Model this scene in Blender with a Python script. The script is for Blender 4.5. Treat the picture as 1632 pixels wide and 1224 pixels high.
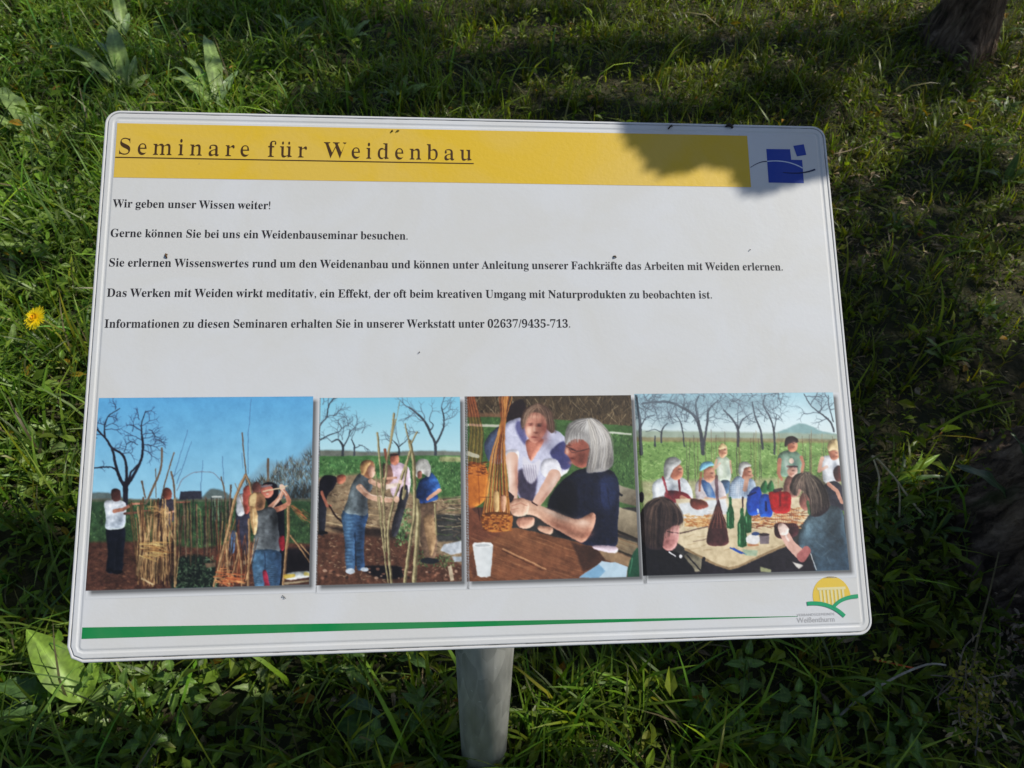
import bpy, math, random
import numpy as np
from mathutils import Matrix, Vector

for o in list(bpy.data.objects): bpy.data.objects.remove(o)
scene = bpy.context.scene
COL = scene.collection
RNG = np.random.default_rng(11)

# =====================================================================
# camera, world, sun, exposure
# =====================================================================
F_PX, CAM_H = 1250.0, 1.46          # focal length in pixels of the 1632 px wide survey, eye height
_nad = np.array([766 - 816, -(1725 - 612), F_PX]); _nad = _nad / np.linalg.norm(_nad); _up = -_nad
_f = np.array([0, 0, 1.0]); _y = _f - (_f @ _up) * _up; _y /= np.linalg.norm(_y)
_x = np.cross(_y, _up); _x = _x if _x[0] > 0 else -_x
RC = np.array([_x, _y, _up]); CPOS = np.array([0, 0, CAM_H])
def ground(u, v, z=0.0):
    d = RC @ np.array([(u - 816) / F_PX, -(v - 612) / F_PX, 1.0]); return CPOS + d * ((z - CAM_H) / d[2])
def project(P):
    c = (np.asarray(P, float).reshape(-1, 3) - CPOS) @ RC
    z = np.where(np.abs(c[:, 2]) < 1e-6, 1e-6, c[:, 2])
    return 816 + F_PX * c[:, 0] / z, 612 - F_PX * c[:, 1] / z, c[:, 2]
cam_d = bpy.data.cameras.new('camera'); cam = bpy.data.objects.new('camera', cam_d); COL.objects.link(cam)
cam_d.sensor_width = 36; cam_d.lens = F_PX / 1632 * 36; cam_d.clip_start = .02; cam_d.clip_end = 500
cam_d.dof.use_dof = True; cam_d.dof.focus_distance = .66; cam_d.dof.aperture_fstop = 22
cam.matrix_world = Matrix(((RC[0][0], RC[0][1], -RC[0][2], 0), (RC[1][0], RC[1][1], -RC[1][2], 0), (RC[2][0], RC[2][1], -RC[2][2], CAM_H), (0, 0, 0, 1)))
scene.camera = cam

SUN_AZ, SUN_EL = math.radians(12), math.radians(50)     # azimuth measured from +X towards +Y
SUN = np.array([math.cos(SUN_AZ) * math.cos(SUN_EL), math.sin(SUN_AZ) * math.cos(SUN_EL), math.sin(SUN_EL)])
world = bpy.data.worlds.new('World'); scene.world = world; world.use_nodes = True
wn = world.node_tree; sky = wn.nodes.new('ShaderNodeTexSky'); sky.sky_type = 'NISHITA'; sky.sun_disc = False
sky.sun_elevation = SUN_EL; sky.sun_rotation = math.pi / 2 - SUN_AZ; sky.air_density = 1.0; sky.dust_density = 1.0; sky.ozone_density = 1.0
wn.links.new(sky.outputs[0], wn.nodes['Background'].inputs[0]); wn.nodes['Background'].inputs[1].default_value = .10
sun_d = bpy.data.lights.new('sun', 'SUN'); sun_d.energy = 4.7; sun_d.angle = math.radians(.53); sun_d.color = (1.0, .95, .85)
sun = bpy.data.objects.new('sun', sun_d); COL.objects.link(sun); sun.location = (4, -1, 6)
sun.rotation_euler = Vector(-SUN).to_track_quat('-Z', 'Y').to_euler()
vs = scene.view_settings; vs.view_transform = 'Standard'; vs.look = 'None'; vs.gamma = 1; vs.use_curve_mapping = False; vs.exposure = 0.15

# =====================================================================
# helpers
# =====================================================================
def tag(o, label=None, cat=None, group=None, kind=None):
    if label: o['label'] = label
    if cat: o['category'] = cat
    if group: o['group'] = group
    if kind: o['kind'] = kind
    return o
def empty(name, loc):
    o = bpy.data.objects.new(name, None); COL.objects.link(o); o.location = loc; o.empty_display_size = .05; return o
def put(name, me, parent=None):
    """link a mesh whose vertices are in world space, keeping the object origin at the world origin of its parent"""
    o = bpy.data.objects.new(name, me); COL.objects.link(o)
    if parent is not None:
        o.parent = parent; M = Matrix.Identity(4); p = parent
        while p is not None: M = Matrix.Translation(p.location) @ M if p.type == 'EMPTY' else M; p = p.parent
        o.matrix_parent_inverse = M.inverted()
    return o
def mesh(name, V, F, mats, smooth=True, col=None, midx=None):
    me = bpy.data.meshes.new(name); V = np.asarray(V, np.float32)
    if isinstance(F, np.ndarray):
        k = F.shape[1]; me.vertices.add(len(V)); me.vertices.foreach_set('co', V.ravel())
        me.loops.add(F.size); me.loops.foreach_set('vertex_index', F.astype(np.int32).ravel())
        me.polygons.add(len(F)); me.polygons.foreach_set('loop_start', np.arange(0, F.size, k, dtype=np.int32))
        me.polygons.foreach_set('loop_total', np.full(len(F), k, np.int32)) if False else None
        me.update(calc_edges=True)
    else:
        me.from_pydata([tuple(map(float, v)) for v in V], [], F); me.update()
    for m in (mats if isinstance(mats, (list, tuple)) else [mats]): me.materials.append(m)
    if midx is not None: me.polygons.foreach_set('material_index', np.asarray(midx, np.int32))
    me.polygons.foreach_set('use_smooth', np.full(len(me.polygons), smooth))
    if col is not None:
        a = me.attributes.new('tint', 'FLOAT_COLOR', 'POINT'); c = np.ones((len(V), 4), np.float32); c[:, :3] = col
        a.data.foreach_set('color', c.ravel())
    return me
def material(name, base=(.5, .5, .5), rough=.5, spec=.5, metal=0.0):
    m = bpy.data.materials.new(name); m.use_nodes = True; b = m.node_tree.nodes['Principled BSDF']
    b.inputs['Base Color'].default_value = (*base, 1); b.inputs['Roughness'].default_value = rough
    b.inputs['Specular IOR Level'].default_value = spec; b.inputs['Metallic'].default_value = metal
    return m, m.node_tree, b
def N(nt, t, **k):
    n = nt.nodes.new(t)
    for a, v in k.items():
        if a in n.inputs: n.inputs[a].default_value = v
        else: setattr(n, a, v)
    return n
def noise(nt, scale, detail=3, rough=.55, coord='Object', vec=None, dist=0.0):
    n = N(nt, 'ShaderNodeTexNoise'); n.inputs['Scale'].default_value = scale; n.inputs['Detail'].default_value = detail; n.inputs['Roughness'].default_value = rough; n.inputs['Distortion'].default_value = dist
    if vec is None:
        tc = N(nt, 'ShaderNodeTexCoord'); vec = tc.outputs[coord]
    nt.links.new(vec, n.inputs['Vector']); return n
def ramp(nt, fac, stops):
    r = N(nt, 'ShaderNodeValToRGB'); e = r.color_ramp.elements
    while len(e) < len(stops): e.new(.5)
    for i, (p, c) in enumerate(stops): e[i].position = p; e[i].color = (*c, 1)
    nt.links.new(fac, r.inputs[0]); return r.outputs[0]
def mixc(nt, fac, a, b, mode='MIX'):
    m = N(nt, 'ShaderNodeMix', data_type='RGBA', blend_type=mode)
    for s, v in ((0, fac), (6, a), (7, b)):
        if hasattr(v, 'links'): nt.links.new(v, m.inputs[s])
        elif isinstance(v, (int, float)): m.inputs[s].default_value = v
        else: m.inputs[s].default_value = (*v, 1)
    return m.outputs[2]
def bump(nt, b, h, strength, dist):
    n = N(nt, 'ShaderNodeBump'); n.inputs['Strength'].default_value = strength; n.inputs['Distance'].default_value = dist
    nt.links.new(h, n.inputs['Height']); nt.links.new(n.outputs[0], b.inputs['Normal']); return n
def lin(c):
    c = np.asarray(c, float) / 255; return np.where(c <= .04045, c / 12.92, ((c + .055) / 1.055) ** 2.4)

# ---- plant tissue: colour from the 'tint' attribute, light passes through --------------------
def leaf_material(name, rough=.42, trans=.4, spec=.45, scale=60, var=.35):
    m, nt, b = material(name, (.08, .12, .03), rough, spec)
    at = N(nt, 'ShaderNodeAttribute', attribute_name='tint')
    n = noise(nt, scale, 3)
    c = mixc(nt, 1.0, at.outputs['Color'], ramp(nt, n.outputs[0], [(.3, (1 - var,) * 3), (.7, (1 + var * .6,) * 3)]), 'MULTIPLY')
    nt.links.new(c, b.inputs['Base Color'])
    tr = N(nt, 'ShaderNodeBsdfTranslucent'); nt.links.new(mixc(nt, 1.0, c, (1.5, 1.7, .6), 'MULTIPLY'), tr.inputs[0])
    mx = N(nt, 'ShaderNodeMixShader'); mx.inputs[0].default_value = trans
    out = nt.nodes['Material Output']; nt.links.new(b.outputs[0], mx.inputs[1]); nt.links.new(tr.outputs[0], mx.inputs[2]); nt.links.new(mx.outputs[0], out.inputs[0])
    bump(nt, b, n.outputs[0], .25, .001)
    return m
M_GRASS = leaf_material('grass_blade', .40, .42, .32, 40, .25)
M_HERB = leaf_material('herb_leaf', .45, .42, .3, 90, .3)
M_DOCK = leaf_material('broad_leaf', .42, .36, .35, 70, .3)
M_DRY = leaf_material('dry_straw', .6, .12, .3, 120, .4)

# =====================================================================
# ground
# =====================================================================
def terrain(x, y):
    return .022 * np.sin(x * 2.3 + 1.1) * np.cos(y * 1.9) + .012 * np.sin(x * 6.1 + y * 4.3) + .008 * np.cos(x * 11.3 - y * 9.7)
g = np.concatenate([-np.geomspace(120, 3.2, 16), np.linspace(-3.0, 3.0, 130), np.geomspace(3.2, 120, 16)])
gy = np.concatenate([-np.geomspace(120, 1.2, 16), np.linspace(-1.0, 5.0, 130), np.geomspace(5.2, 200, 16)])
GX, GY = np.meshgrid(g, gy); fall = np.clip(1.5 - np.hypot(GX, GY - 2) / 20, 0, 1)
GZ = terrain(GX, GY) * fall + RNG.normal(0, .004, GX.shape) * fall
nx, ny = len(g), len(gy); idx = np.arange(nx * ny).reshape(ny, nx)
F = np.stack([idx[:-1, :-1], idx[:-1, 1:], idx[1:, 1:], idx[1:, :-1]], -1).reshape(-1, 4)
m_soil, nt, b = material('soil', (.03, .024, .016), .95, .2)
n1 = noise(nt, 30, 6); n2 = noise(nt, 4, 3)
c1 = ramp(nt, n1.outputs[0], [(.3, (.012, .010, .007)), (.55, (.035, .027, .018)), (.75, (.06, .05, .03))])
c2 = ramp(nt, n2.outputs[0], [(.42, (.035, .055, .012)), (.62, (.04, .045, .014))])
far_m = N(nt, 'ShaderNodeVectorMath', operation='LENGTH'); nt.links.new(N(nt, 'ShaderNodeNewGeometry').outputs['Position'], far_m.inputs[0])
mr = N(nt, 'ShaderNodeMapRange'); mr.inputs['From Min'].default_value = 5; mr.inputs['From Max'].default_value = 9; mr.inputs['To Min'].default_value = .35; mr.inputs['To Max'].default_value = .92; nt.links.new(far_m.outputs['Value'], mr.inputs['Value'])
nt.links.new(mixc(nt, mr.outputs[0], c1, c2), b.inputs['Base Color']); bump(nt, b, n1.outputs[0], 1.0, .02)
tag(put('ground', mesh('ground', np.stack([GX.ravel(), GY.ravel(), GZ.ravel()], 1), F, m_soil)), kind='structure')

# =====================================================================
# two trees
# =====================================================================
m_bark, nt, b = material('bark', (.05, .04, .03), .92, .15)
tc = N(nt, 'ShaderNodeTexCoord'); mp = N(nt, 'ShaderNodeMapping'); mp.inputs['Scale'].default_value = (1, 1, .28); nt.links.new(tc.outputs['Object'], mp.inputs[0])
nb = noise(nt, 26, 6, .65, vec=mp.outputs[0], dist=.6); nm = noise(nt, 7, 3)
cb = ramp(nt, nb.outputs[0], [(.32, (.016, .011, .008)), (.46, (.085, .055, .038)), (.66, (.24, .17, .12))])
cm = mixc(nt, ramp(nt, nm.outputs[0], [(.56, (0, 0, 0)), (.68, (.8, .8, .8))]), cb, (.035, .045, .014))
nt.links.new(cm, b.inputs['Base Color']); bump(nt, b, nb.outputs[0], 1.0, .06)

def tube(path, radii, seg=8, wob=0.0, rng=RNG, cap=True):
    P = np.asarray(path, float); n = len(P); V = []; T = np.gradient(P, axis=0)
    ref = np.array([.31, .17, .93]); t0 = T[0] / np.linalg.norm(T[0]); u = np.cross(t0, ref); u /= np.linalg.norm(u)
    for i in range(n):
        t = T[i] / (np.linalg.norm(T[i]) + 1e-9); u = u - (u @ t) * t; u /= np.linalg.norm(u); v = np.cross(t, u)
        for k in range(seg):
            a = 2 * math.pi * k / seg; r = radii[i] * (1 + wob * rng.normal())
            V.append(P[i] + r * (math.cos(a) * u + math.sin(a) * v))
    Fq = [(i * seg + k, i * seg + (k + 1) % seg, (i + 1) * seg + (k + 1) % seg, (i + 1) * seg + k) for i in range(n - 1) for k in range(seg)]
    if cap: Fq += [tuple(range(seg))[::-1], tuple((n - 1) * seg + k for k in range(seg))]
    return V, Fq
class MB:
    def __init__(s): s.V = []; s.F = []; s.C = []
    def add(s, V, F, col=None):
        o = len(s.V); s.V += [tuple(v) for v in V]; s.F += [tuple(i + o for i in f) for f in F]
        s.C += [col if col is not None else (1, 1, 1)] * len(V)
    def build(s, name, mat, parent=None, smooth=True, col=False):
        return put(name, mesh(name, np.array(s.V), s.F, mat, smooth, np.array(s.C) if col else None), parent)

def trunk_mesh(c, r, top, flare, lean, seed, ridges=13, amp=.06, seg=96, rings=90):
    rg = np.random.default_rng(seed); ph = rg.uniform(0, 6.28, 8); V = []
    for j in range(rings):
        t = j / (rings - 1); z = -.06 + (top + .06) * t
        fl = 1 + flare * math.exp(-max(z, 0) / .16)
        for k in range(seg):
            a = 2 * math.pi * k / seg
            root = max(0, math.cos(3 * a + ph[0])) ** 2 * flare * 1.1 * math.exp(-max(z, 0) / .12)
            rid = amp * (abs(math.sin(a * ridges / 2 + 1.3 * math.sin(z * 5 + ph[1]) + .8 * math.sin(3 * a + z * 9))) ** .6 - .6) + .35 * amp * math.sin(z * 31 + 5 * math.sin(a * 4 + ph[2]))
            lump = .10 * math.sin(2 * a + z * 2.4 + ph[3]) + .05 * math.sin(5 * a - z * 6 + ph[4])
            rr = r * (fl + root + rid + lump + rg.normal(0, .006) + .018 * math.sin(a * 41 + 6 * math.sin(z * 13 + ph[5])) * math.sin(z * 47 + 4 * math.sin(a * 9))) * (1 - .12 * t)
            V.append((c[0] + lean[0] * z + rr * math.cos(a), c[1] + lean[1] * z + rr * math.sin(a), z))
    F = [(j * seg + k, j * seg + (k + 1) % seg, (j + 1) * seg + (k + 1) % seg, (j + 1) * seg + k) for j in range(rings - 1) for k in range(seg)]
    V.append((c[0] + lean[0] * top, c[1] + lean[1] * top, top + .04)); o = (rings - 1) * seg
    F += [(o + k, o + (k + 1) % seg, len(V) - 1) for k in range(seg)]
    return V, F
T1 = np.array([1.31, .79]); T1R, T1TOP = .28, 1.05
T2 = np.array([1.83, 3.36]); T2R = .098
old_tree = empty('willow_tree', (T1[0], T1[1], 0)); tag(old_tree, 'thick old brown barked tree cut off by the right edge, beside the sign', 'tree')
young_tree = empty('fruit_tree', (T2[0], T2[1], 0)); tag(young_tree, 'slim dark tree trunk in the grass at the top right corner', 'tree')
b1 = MB(); b1.add(*trunk_mesh(T1, T1R, T1TOP, .28, (.01, .0), 3, 17, .045, 240, 150))
LIMB = [np.array([T1[0], T1[1], T1TOP - .25]) + SUN * d * np.array([1, 1, 1]) + np.array([0, 0, .05 * math.sin(d * 2)]) for d in np.linspace(0, 1.9, 22)]
b1.add(*tube(LIMB, np.linspace(.20, .10, 22), 28, .03)); b1.build('trunk', m_bark, old_tree)
b2 = MB(); T2P = [np.array([T2[0] - .02 * z + .05 * math.sin(z), T2[1] + .01 * z, z]) for z in np.linspace(1.7, 4.2, 16)]; b2.add(*tube(T2P, np.linspace(.088, .03, 16), 18, .02)); b2.add(*trunk_mesh(T2, T2R, 1.9, .55, (-.02, .01), 9, 9, .05, 60, 60)); b2.build('trunk', m_bark, young_tree)

# ---- unseen crown leaves, placed to shade these ground spots --------------------------------------------------
SHADE = [  # ellipses on the ground as surveyed: u, v, half width, half height, leaves
    (410, 24, 160, 40, 1500), (930, 88, 140, 26, 1300), (880, 20, 120, 16, 250), (1110, 175, 120, 18, 300), (560, 170, 110, 26, 600), (620, 40, 90, 34, 900), (1250, 150, 90, 45, 420), (1500, 105, 90, 36, 900), (1530, 265, 90, 40, 380), (1380, 330, 70, 60, 110),
    (1440, 470, 110, 120, 330), (1560, 620, 110, 110, 190), (1380, 600, 60, 90, 120), (1420, 960, 110, 100, 500), (1575, 1020, 110, 220, 3200), (1440, 930, 70, 80, 900),
    (50, 900, 90, 70, 2600), (500, 1175, 235, 60, 4200), (120, 1222, 190, 26, 1100), (900, 1230, 200, 20, 300), (700, 130, 120, 40, 600), (1355, 520, 36, 100, 420), (960, 165, 100, 20, 350), (1560, 360, 90, 60, 120), (1180, 60, 60, 20, 120), (30, 430, 40, 14, 60)]
def sun_from(G, z):
    return G + SUN * ((z - G[2]) / SUN[2])
# =====================================================================
# the information sign
# =====================================================================
W_, H_ = .60, .60 / 1.412
_P = [(171, 175), (1317, 201), (1390, 1012), (101, 1058)]
_S = [(-W_ / 2, H_ / 2), (W_ / 2, H_ / 2), (W_ / 2, -H_ / 2), (-W_ / 2, -H_ / 2)]
_A = []
for (x, y), (u, v) in zip(_S, _P): _A += [[x, y, 1, 0, 0, 0, -u * x, -u * y, -u], [0, 0, 0, x, y, 1, -v * x, -v * y, -v]]
HM = np.linalg.svd(np.array(_A))[2][-1].reshape(3, 3); HINV = np.linalg.inv(HM)
_M = np.linalg.inv(np.array([[F_PX, 0, 816], [0, -F_PX, 612], [0, 0, 1.0]])) @ HM
if _M[2, 2] < 0: _M = -_M
_M /= math.sqrt(np.linalg.norm(_M[:, 0]) * np.linalg.norm(_M[:, 1]))
_r1 = _M[:, 0] / np.linalg.norm(_M[:, 0]); _r2 = _M[:, 1] - (_M[:, 1] @ _r1) * _r1; _r2 /= np.linalg.norm(_r2)
PX, PY = RC @ _r1, RC @ _r2; PN = np.cross(PX, PY); PO = CPOS + RC @ _M[:, 2]
def panel(x, y, z=0.0): return PO + PX * x + PY * y + PN * z
def panel_arr(A):
    A = np.asarray(A, float); return PO + A[:, :1] * PX + A[:, 1:2] * PY + A[:, 2:3] * PN
def shades_panel(L):
    """where the shadow of a point falls on the panel plane, in metres from its centre; None when it misses"""
    t = ((L - PO) @ PN) / (SUN @ PN); q = L - t[:, None] * SUN - PO
    return q @ PX, q @ PY, t
PSH = np.array([(1000, 200), (1024, 232), (1048, 262), (1060, 270), (1104, 262), (1156, 252), (1176, 262), (1186, 290), (1204, 300), (1245, 292), (1290, 281), (1335, 264), (1345, 190), (1000, 185)], float)
def in_poly(u, v, P):
    r = np.zeros(len(u), bool); n = len(P)
    for i in range(n):
        ax, ay = P[i]; bx, by = P[(i + 1) % n]
        if abs(by - ay) < 1e-9: continue
        r ^= ((ay > v) != (by > v)) & (u < (bx - ax) * (v - ay) / (by - ay) + ax)
    return r
leafpos = []
for (u, v, ru, rv, n) in SHADE:
    zc = RNG.uniform(2.3, 3.7)
    for k in range(n):
        a = RNG.uniform(0, 6.283); q = math.sqrt(RNG.random())
        G = ground(u + ru * q * math.cos(a), v + rv * q * math.sin(a), .05)
        leafpos.append(sun_from(G, zc + RNG.normal(0, .17)))
# leaves elsewhere in the crown, thin enough to dapple
for k in range(1300):
    G = np.array([RNG.uniform(.9, 3.4), RNG.uniform(-1.2, 4.6), .05]); leafpos.append(sun_from(G, RNG.uniform(2.0, 4.4)))
for k in range(230):
    G = np.array([RNG.uniform(-.9, 1.0), RNG.uniform(1.7, 4.2), .05]); leafpos.append(sun_from(G, RNG.uniform(2.0, 4.4)))
for k in range(900):                  # unseen leaves added to keep the far slim trunk in the shade
    leafpos.append(sun_from(np.array([T2[0] + RNG.normal(0, .12), T2[1] + RNG.normal(0, .12), RNG.uniform(0, .9)]), RNG.uniform(2.3, 4.4)))
leafpos = np.array(leafpos)
px, py, tt = shades_panel(leafpos)
hit = (np.abs(px) < W_ / 2 + .08) & (np.abs(py) < H_ / 2 + .08) & (tt > 0)
leafpos = leafpos[~hit]
_bu, _bv, _bz = project(leafpos); leafpos = leafpos[(leafpos[:, 2] > 1.7) & ~((_bz > 0) & (_bv > -60) & (_bu > -100) & (_bu < 1750))]
def keeps_light(L, p, r, h=0.0):
    """True where a point of the crown does not stand between the sun and p (or the upright from p to p + h)"""
    d = L - p; sh = SUN[:2] / np.linalg.norm(SUN[:2]); lat = np.abs(d[:, 0] * sh[1] - d[:, 1] * sh[0]); z = d[:, 2] - (d[:, :2] @ sh) * SUN[2] / np.linalg.norm(SUN[:2])
    return ~((lat < r) & (z > -r) & (z < h + r))
LIT = [((-.02, .415, 0), .034, .9), (ground(85, 1055, .12), .085, 0), (ground(30, 1040, .06), .05, 0), (ground(57, 507, .1), .05, 0), (ground(200, 1120, .06), .07, 0), (ground(270, 1110, .06), .06, 0), (ground(1000, 1150, .08), .10, 0), (ground(1430, 1180, .06), .05, 0), (ground(650, 1085, .08), .05, 0), (ground(1160, 1160, .06), .08, 0), (ground(1450, 770, .05), .06, 0), (ground(60, 780, .06), .06, 0), (ground(60, 650, .06), .1, 0), (ground(60, 350, .06), .1, 0), (ground(170, 1110, .06), .06, 0), (ground(120, 1150, .06), .05, 0), (ground(900, 1160, .06), .06, 0), (ground(1300, 1160, .06), .06, 0), (ground(340, 130, .1), .12, 0), (ground(210, 110, .1), .12, 0)]
for _p, _r, _h in LIT:
    leafpos = leafpos[keeps_light(leafpos, np.array(_p), _r, _h)]
near = []                             # unseen leaf cluster shaped to cast the shade on the sign's upper right corner
while len(near) < 2000:
    u, v = RNG.uniform(1000, 1345), RNG.uniform(187, 305)
    if not in_poly(np.array([u]), np.array([v]), PSH)[0]: continue
    q = HINV @ [u, v, 1]; near.append(panel(q[0] / q[2], q[1] / q[2]) + SUN * RNG.uniform(.86, .98))
near = np.array(near)
def leaf_cloud(P, size, rng, flat=None):
    n = len(P); d = rng.normal(size=(n, 3)); d /= np.linalg.norm(d, axis=1)[:, None]
    e = rng.normal(size=(n, 3)) + (0 if flat is None else flat * 2.0)
    e = np.cross(d, e) if flat is None else np.cross(np.cross(d, e / np.linalg.norm(e, axis=1)[:, None]), e); e /= np.linalg.norm(e, axis=1)[:, None]
    L = size * rng.uniform(.7, 1.3, (n, 1)); w = L * .27
    f = np.cross(d, e) if flat is None else None
    if flat is not None: d2 = np.cross(e, rng.normal(size=(n, 3)) * .3 + flat); d2 /= np.linalg.norm(d2, axis=1)[:, None]; a, b_ = d2, e
    else: a, b_ = d, e
    V = np.stack([P - a * L / 2, P + b_ * w, P + a * L / 2, P - b_ * w], 1).reshape(-1, 3)
    F = np.arange(n * 4).reshape(n, 4)
    base = np.array([.055, .085, .02]) * rng.uniform(.7, 1.35, (n, 1)); return V, F, np.repeat(base, 4, 0)
V1, F1, C1 = leaf_cloud(leafpos, .085, RNG)
V2, F2, C2 = leaf_cloud(near, .019, RNG, flat=SUN)
V = np.concatenate([V1, V2]); F = np.concatenate([F1, F2 + len(V1)]); C = np.concatenate([C1, C2])
tag(put('crown', mesh('crown', V, F, M_HERB, False, C), old_tree), kind='stuff')  # unseen leaves, mostly set along sun rays to shade ground and sign
# limbs from the pollard head to the leaf clusters
tb2 = MB(); twl = []; br = MB(); head = LIMB[-1] - SUN * .06
far_ = leafpos[RNG.permutation(len(leafpos))[:140]]
for i, q in enumerate(far_):
    if q[2] < 2.2: continue
    mid = (head + q) / 2 + np.array([0, 0, .35]) + RNG.normal(0, .12, 3)
    P = [(1 - t) ** 2 * head + 2 * t * (1 - t) * mid + t * t * q for t in np.linspace(0, 1, 9)]
    P = [p + RNG.normal(0, .012, 3) for p in P]
    px, py, tt = shades_panel(np.array(P)); ok = ~((np.abs(px) < .33) & (np.abs(py) < .24) & (tt > 0))
    uu, vv, zz = project(np.array(P)); ok &= ~((zz > 0) & (vv > -40) & (uu < 1700) & (uu > -60))
    ok &= np.all([keeps_light(np.array(P), np.array(_p), _r, _h) for _p, _r, _h in LIT], 0)
    if ok[1:].all(): r0 = RNG.uniform(.008, .022); br.add(*tube(P, np.linspace(r0, .004, 9), 6))
c0 = near.mean(0); P = [c0 + SUN * t for t in np.linspace(0, .95, 7)]; P += [P[-1] + (head - P[-1]) * t for t in (.33, .66, 1.0)]
br.add(*tube(P, np.linspace(.006, .02, 10), 6))
for k in range(26):
    q0 = T2P[RNG.integers(5, 16)]; a = RNG.uniform(0, 6.283); l = RNG.uniform(.5, 1.3); P = [q0 + np.array([math.cos(a), math.sin(a), .7]) * l * t for t in np.linspace(0, 1, 6)]
    tb2.add(*tube(P, np.linspace(.02, .004, 6), 6)); twl += [P[-1] + RNG.normal(0, .22, 3) for _ in range(45)]
br.build('branch', m_bark, old_tree)
tb2.build('branch', m_bark, young_tree)
V, F, C = leaf_cloud(np.array(twl), .06, RNG); tag(put('crown', mesh('crown', V, F, M_HERB, False, C), young_tree), kind='stuff')
# =====================================================================
# vegetation
# =====================================================================
def tz(x, y): return terrain(x, y)
def visible_mask(x, y, pad=160):
    u, v, z = project(np.stack([x, y, np.zeros_like(x) + .06], 1)); return (z > 0) & (u > -pad) & (u < 1632 + pad) & (v > -pad) & (v < 1224 + pad * 1.4)
def scatter_xy(n, f=None):
    xs, ys = [], []; c = 0
    while c < n:
        x = RNG.uniform(-2.9, 3.2, n * 2); y = RNG.uniform(.15, 4.6, n * 2); m = visible_mask(x, y)
        m &= np.hypot(x - T1[0], y - T1[1]) > T1R * 1.12; m &= np.hypot(x - T2[0], y - T2[1]) > T2R * 1.3; m &= np.hypot(x + .02, y - .42) > .045
        if f is not None: m &= RNG.random(len(x)) < f(x, y)
        xs.append(x[m]); ys.append(y[m]); c += m.sum()
    return np.concatenate(xs)[:n], np.concatenate(ys)[:n]
def sm(a, lo, hi): t = np.clip((a - lo) / (hi - lo), 0, 1); return t * t * (3 - 2 * t)
def patchy(x, y, s, ph): return .5 + .5 * np.sin(x * s + ph + 1.7 * np.sin(y * s * .7 + ph)) * np.cos(y * s * 1.13 - ph + 1.3 * np.sin(x * s * .6))

def blades(x, y, h, w, lean, az, col, droop=.5):
    n = len(x); T = np.array([0, .3, .62, .86, 1.0]); Wt = np.array([.75, 1.0, .85, .5, .06])
    rx, ry = np.cos(az), np.sin(az); sx, sy = -ry, rx; V = np.zeros((n, 10, 3)); tw = RNG.normal(0, .5, n)
    for i, (t, wt) in enumerate(zip(T, Wt)):
        bend = lean * (t ** 1.6); hz = h * (t * np.cos(lean * .55 * t) - droop * np.maximum(lean - .5, 0) * t ** 3 * .45)
        ho = h * np.sin(np.minimum(bend, 1.45)) * t * .9
        cx, cy, cz = x + rx * ho, y + ry * ho, tz(x, y) - .004 + np.maximum(hz, t * .006)
        c, s = np.cos(tw * t), np.sin(tw * t)
        for j, sg in enumerate((-1, 1)):
            k = sg * w * wt / 2; V[:, 2 * i + j, 0] = cx + k * sx * c; V[:, 2 * i + j, 1] = cy + k * sy * c; V[:, 2 * i + j, 2] = cz + k * s
    q = np.array([[0, 1, 3, 2], [2, 3, 5, 4], [4, 5, 7, 6], [6, 7, 9, 8]])
    F = (np.arange(n)[:, None, None] * 10 + q[None]).reshape(-1, 4)
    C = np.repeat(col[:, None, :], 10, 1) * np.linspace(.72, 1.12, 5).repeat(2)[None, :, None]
    return V.reshape(-1, 3), F, C.reshape(-1, 3)
def grass_color(x, y, n):
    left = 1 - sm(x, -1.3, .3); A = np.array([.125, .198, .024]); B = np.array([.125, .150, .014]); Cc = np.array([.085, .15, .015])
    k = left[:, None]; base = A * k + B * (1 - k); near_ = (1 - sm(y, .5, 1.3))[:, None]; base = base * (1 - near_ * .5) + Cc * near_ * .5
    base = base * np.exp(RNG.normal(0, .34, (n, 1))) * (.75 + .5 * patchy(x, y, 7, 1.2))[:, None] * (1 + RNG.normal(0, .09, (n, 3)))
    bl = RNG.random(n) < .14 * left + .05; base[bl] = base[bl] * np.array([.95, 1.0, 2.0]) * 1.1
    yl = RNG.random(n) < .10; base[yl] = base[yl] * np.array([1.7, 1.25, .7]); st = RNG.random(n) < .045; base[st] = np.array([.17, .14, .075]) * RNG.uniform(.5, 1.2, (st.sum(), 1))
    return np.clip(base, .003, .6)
sets = []
def dens(x, y):
    right = sm(x, .25, 1.2); d = 1 - .62 * right * (1 - sm(y, 1.9, 2.8)); return np.clip(d * (.22 + .45 * patchy(x, y, 5, .4) + .5 * patchy(x, y, 11, 2.2)), 0, 1)
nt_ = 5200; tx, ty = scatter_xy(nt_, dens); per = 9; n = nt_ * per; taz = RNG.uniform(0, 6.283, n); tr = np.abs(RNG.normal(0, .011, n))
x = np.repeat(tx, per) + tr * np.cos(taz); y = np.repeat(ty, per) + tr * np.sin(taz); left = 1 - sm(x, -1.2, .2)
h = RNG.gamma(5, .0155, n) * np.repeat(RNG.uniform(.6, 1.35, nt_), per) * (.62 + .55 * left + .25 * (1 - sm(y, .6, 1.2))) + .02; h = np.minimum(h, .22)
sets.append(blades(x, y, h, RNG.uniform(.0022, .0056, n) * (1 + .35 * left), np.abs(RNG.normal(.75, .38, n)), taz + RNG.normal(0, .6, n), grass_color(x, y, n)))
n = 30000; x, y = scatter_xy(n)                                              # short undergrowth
sets.append(blades(x, y, RNG.uniform(.015, .05, n), RNG.uniform(.0016, .004, n), np.abs(RNG.normal(.8, .4, n)), RNG.uniform(0, 6.283, n), grass_color(x, y, n) * .85))
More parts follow.
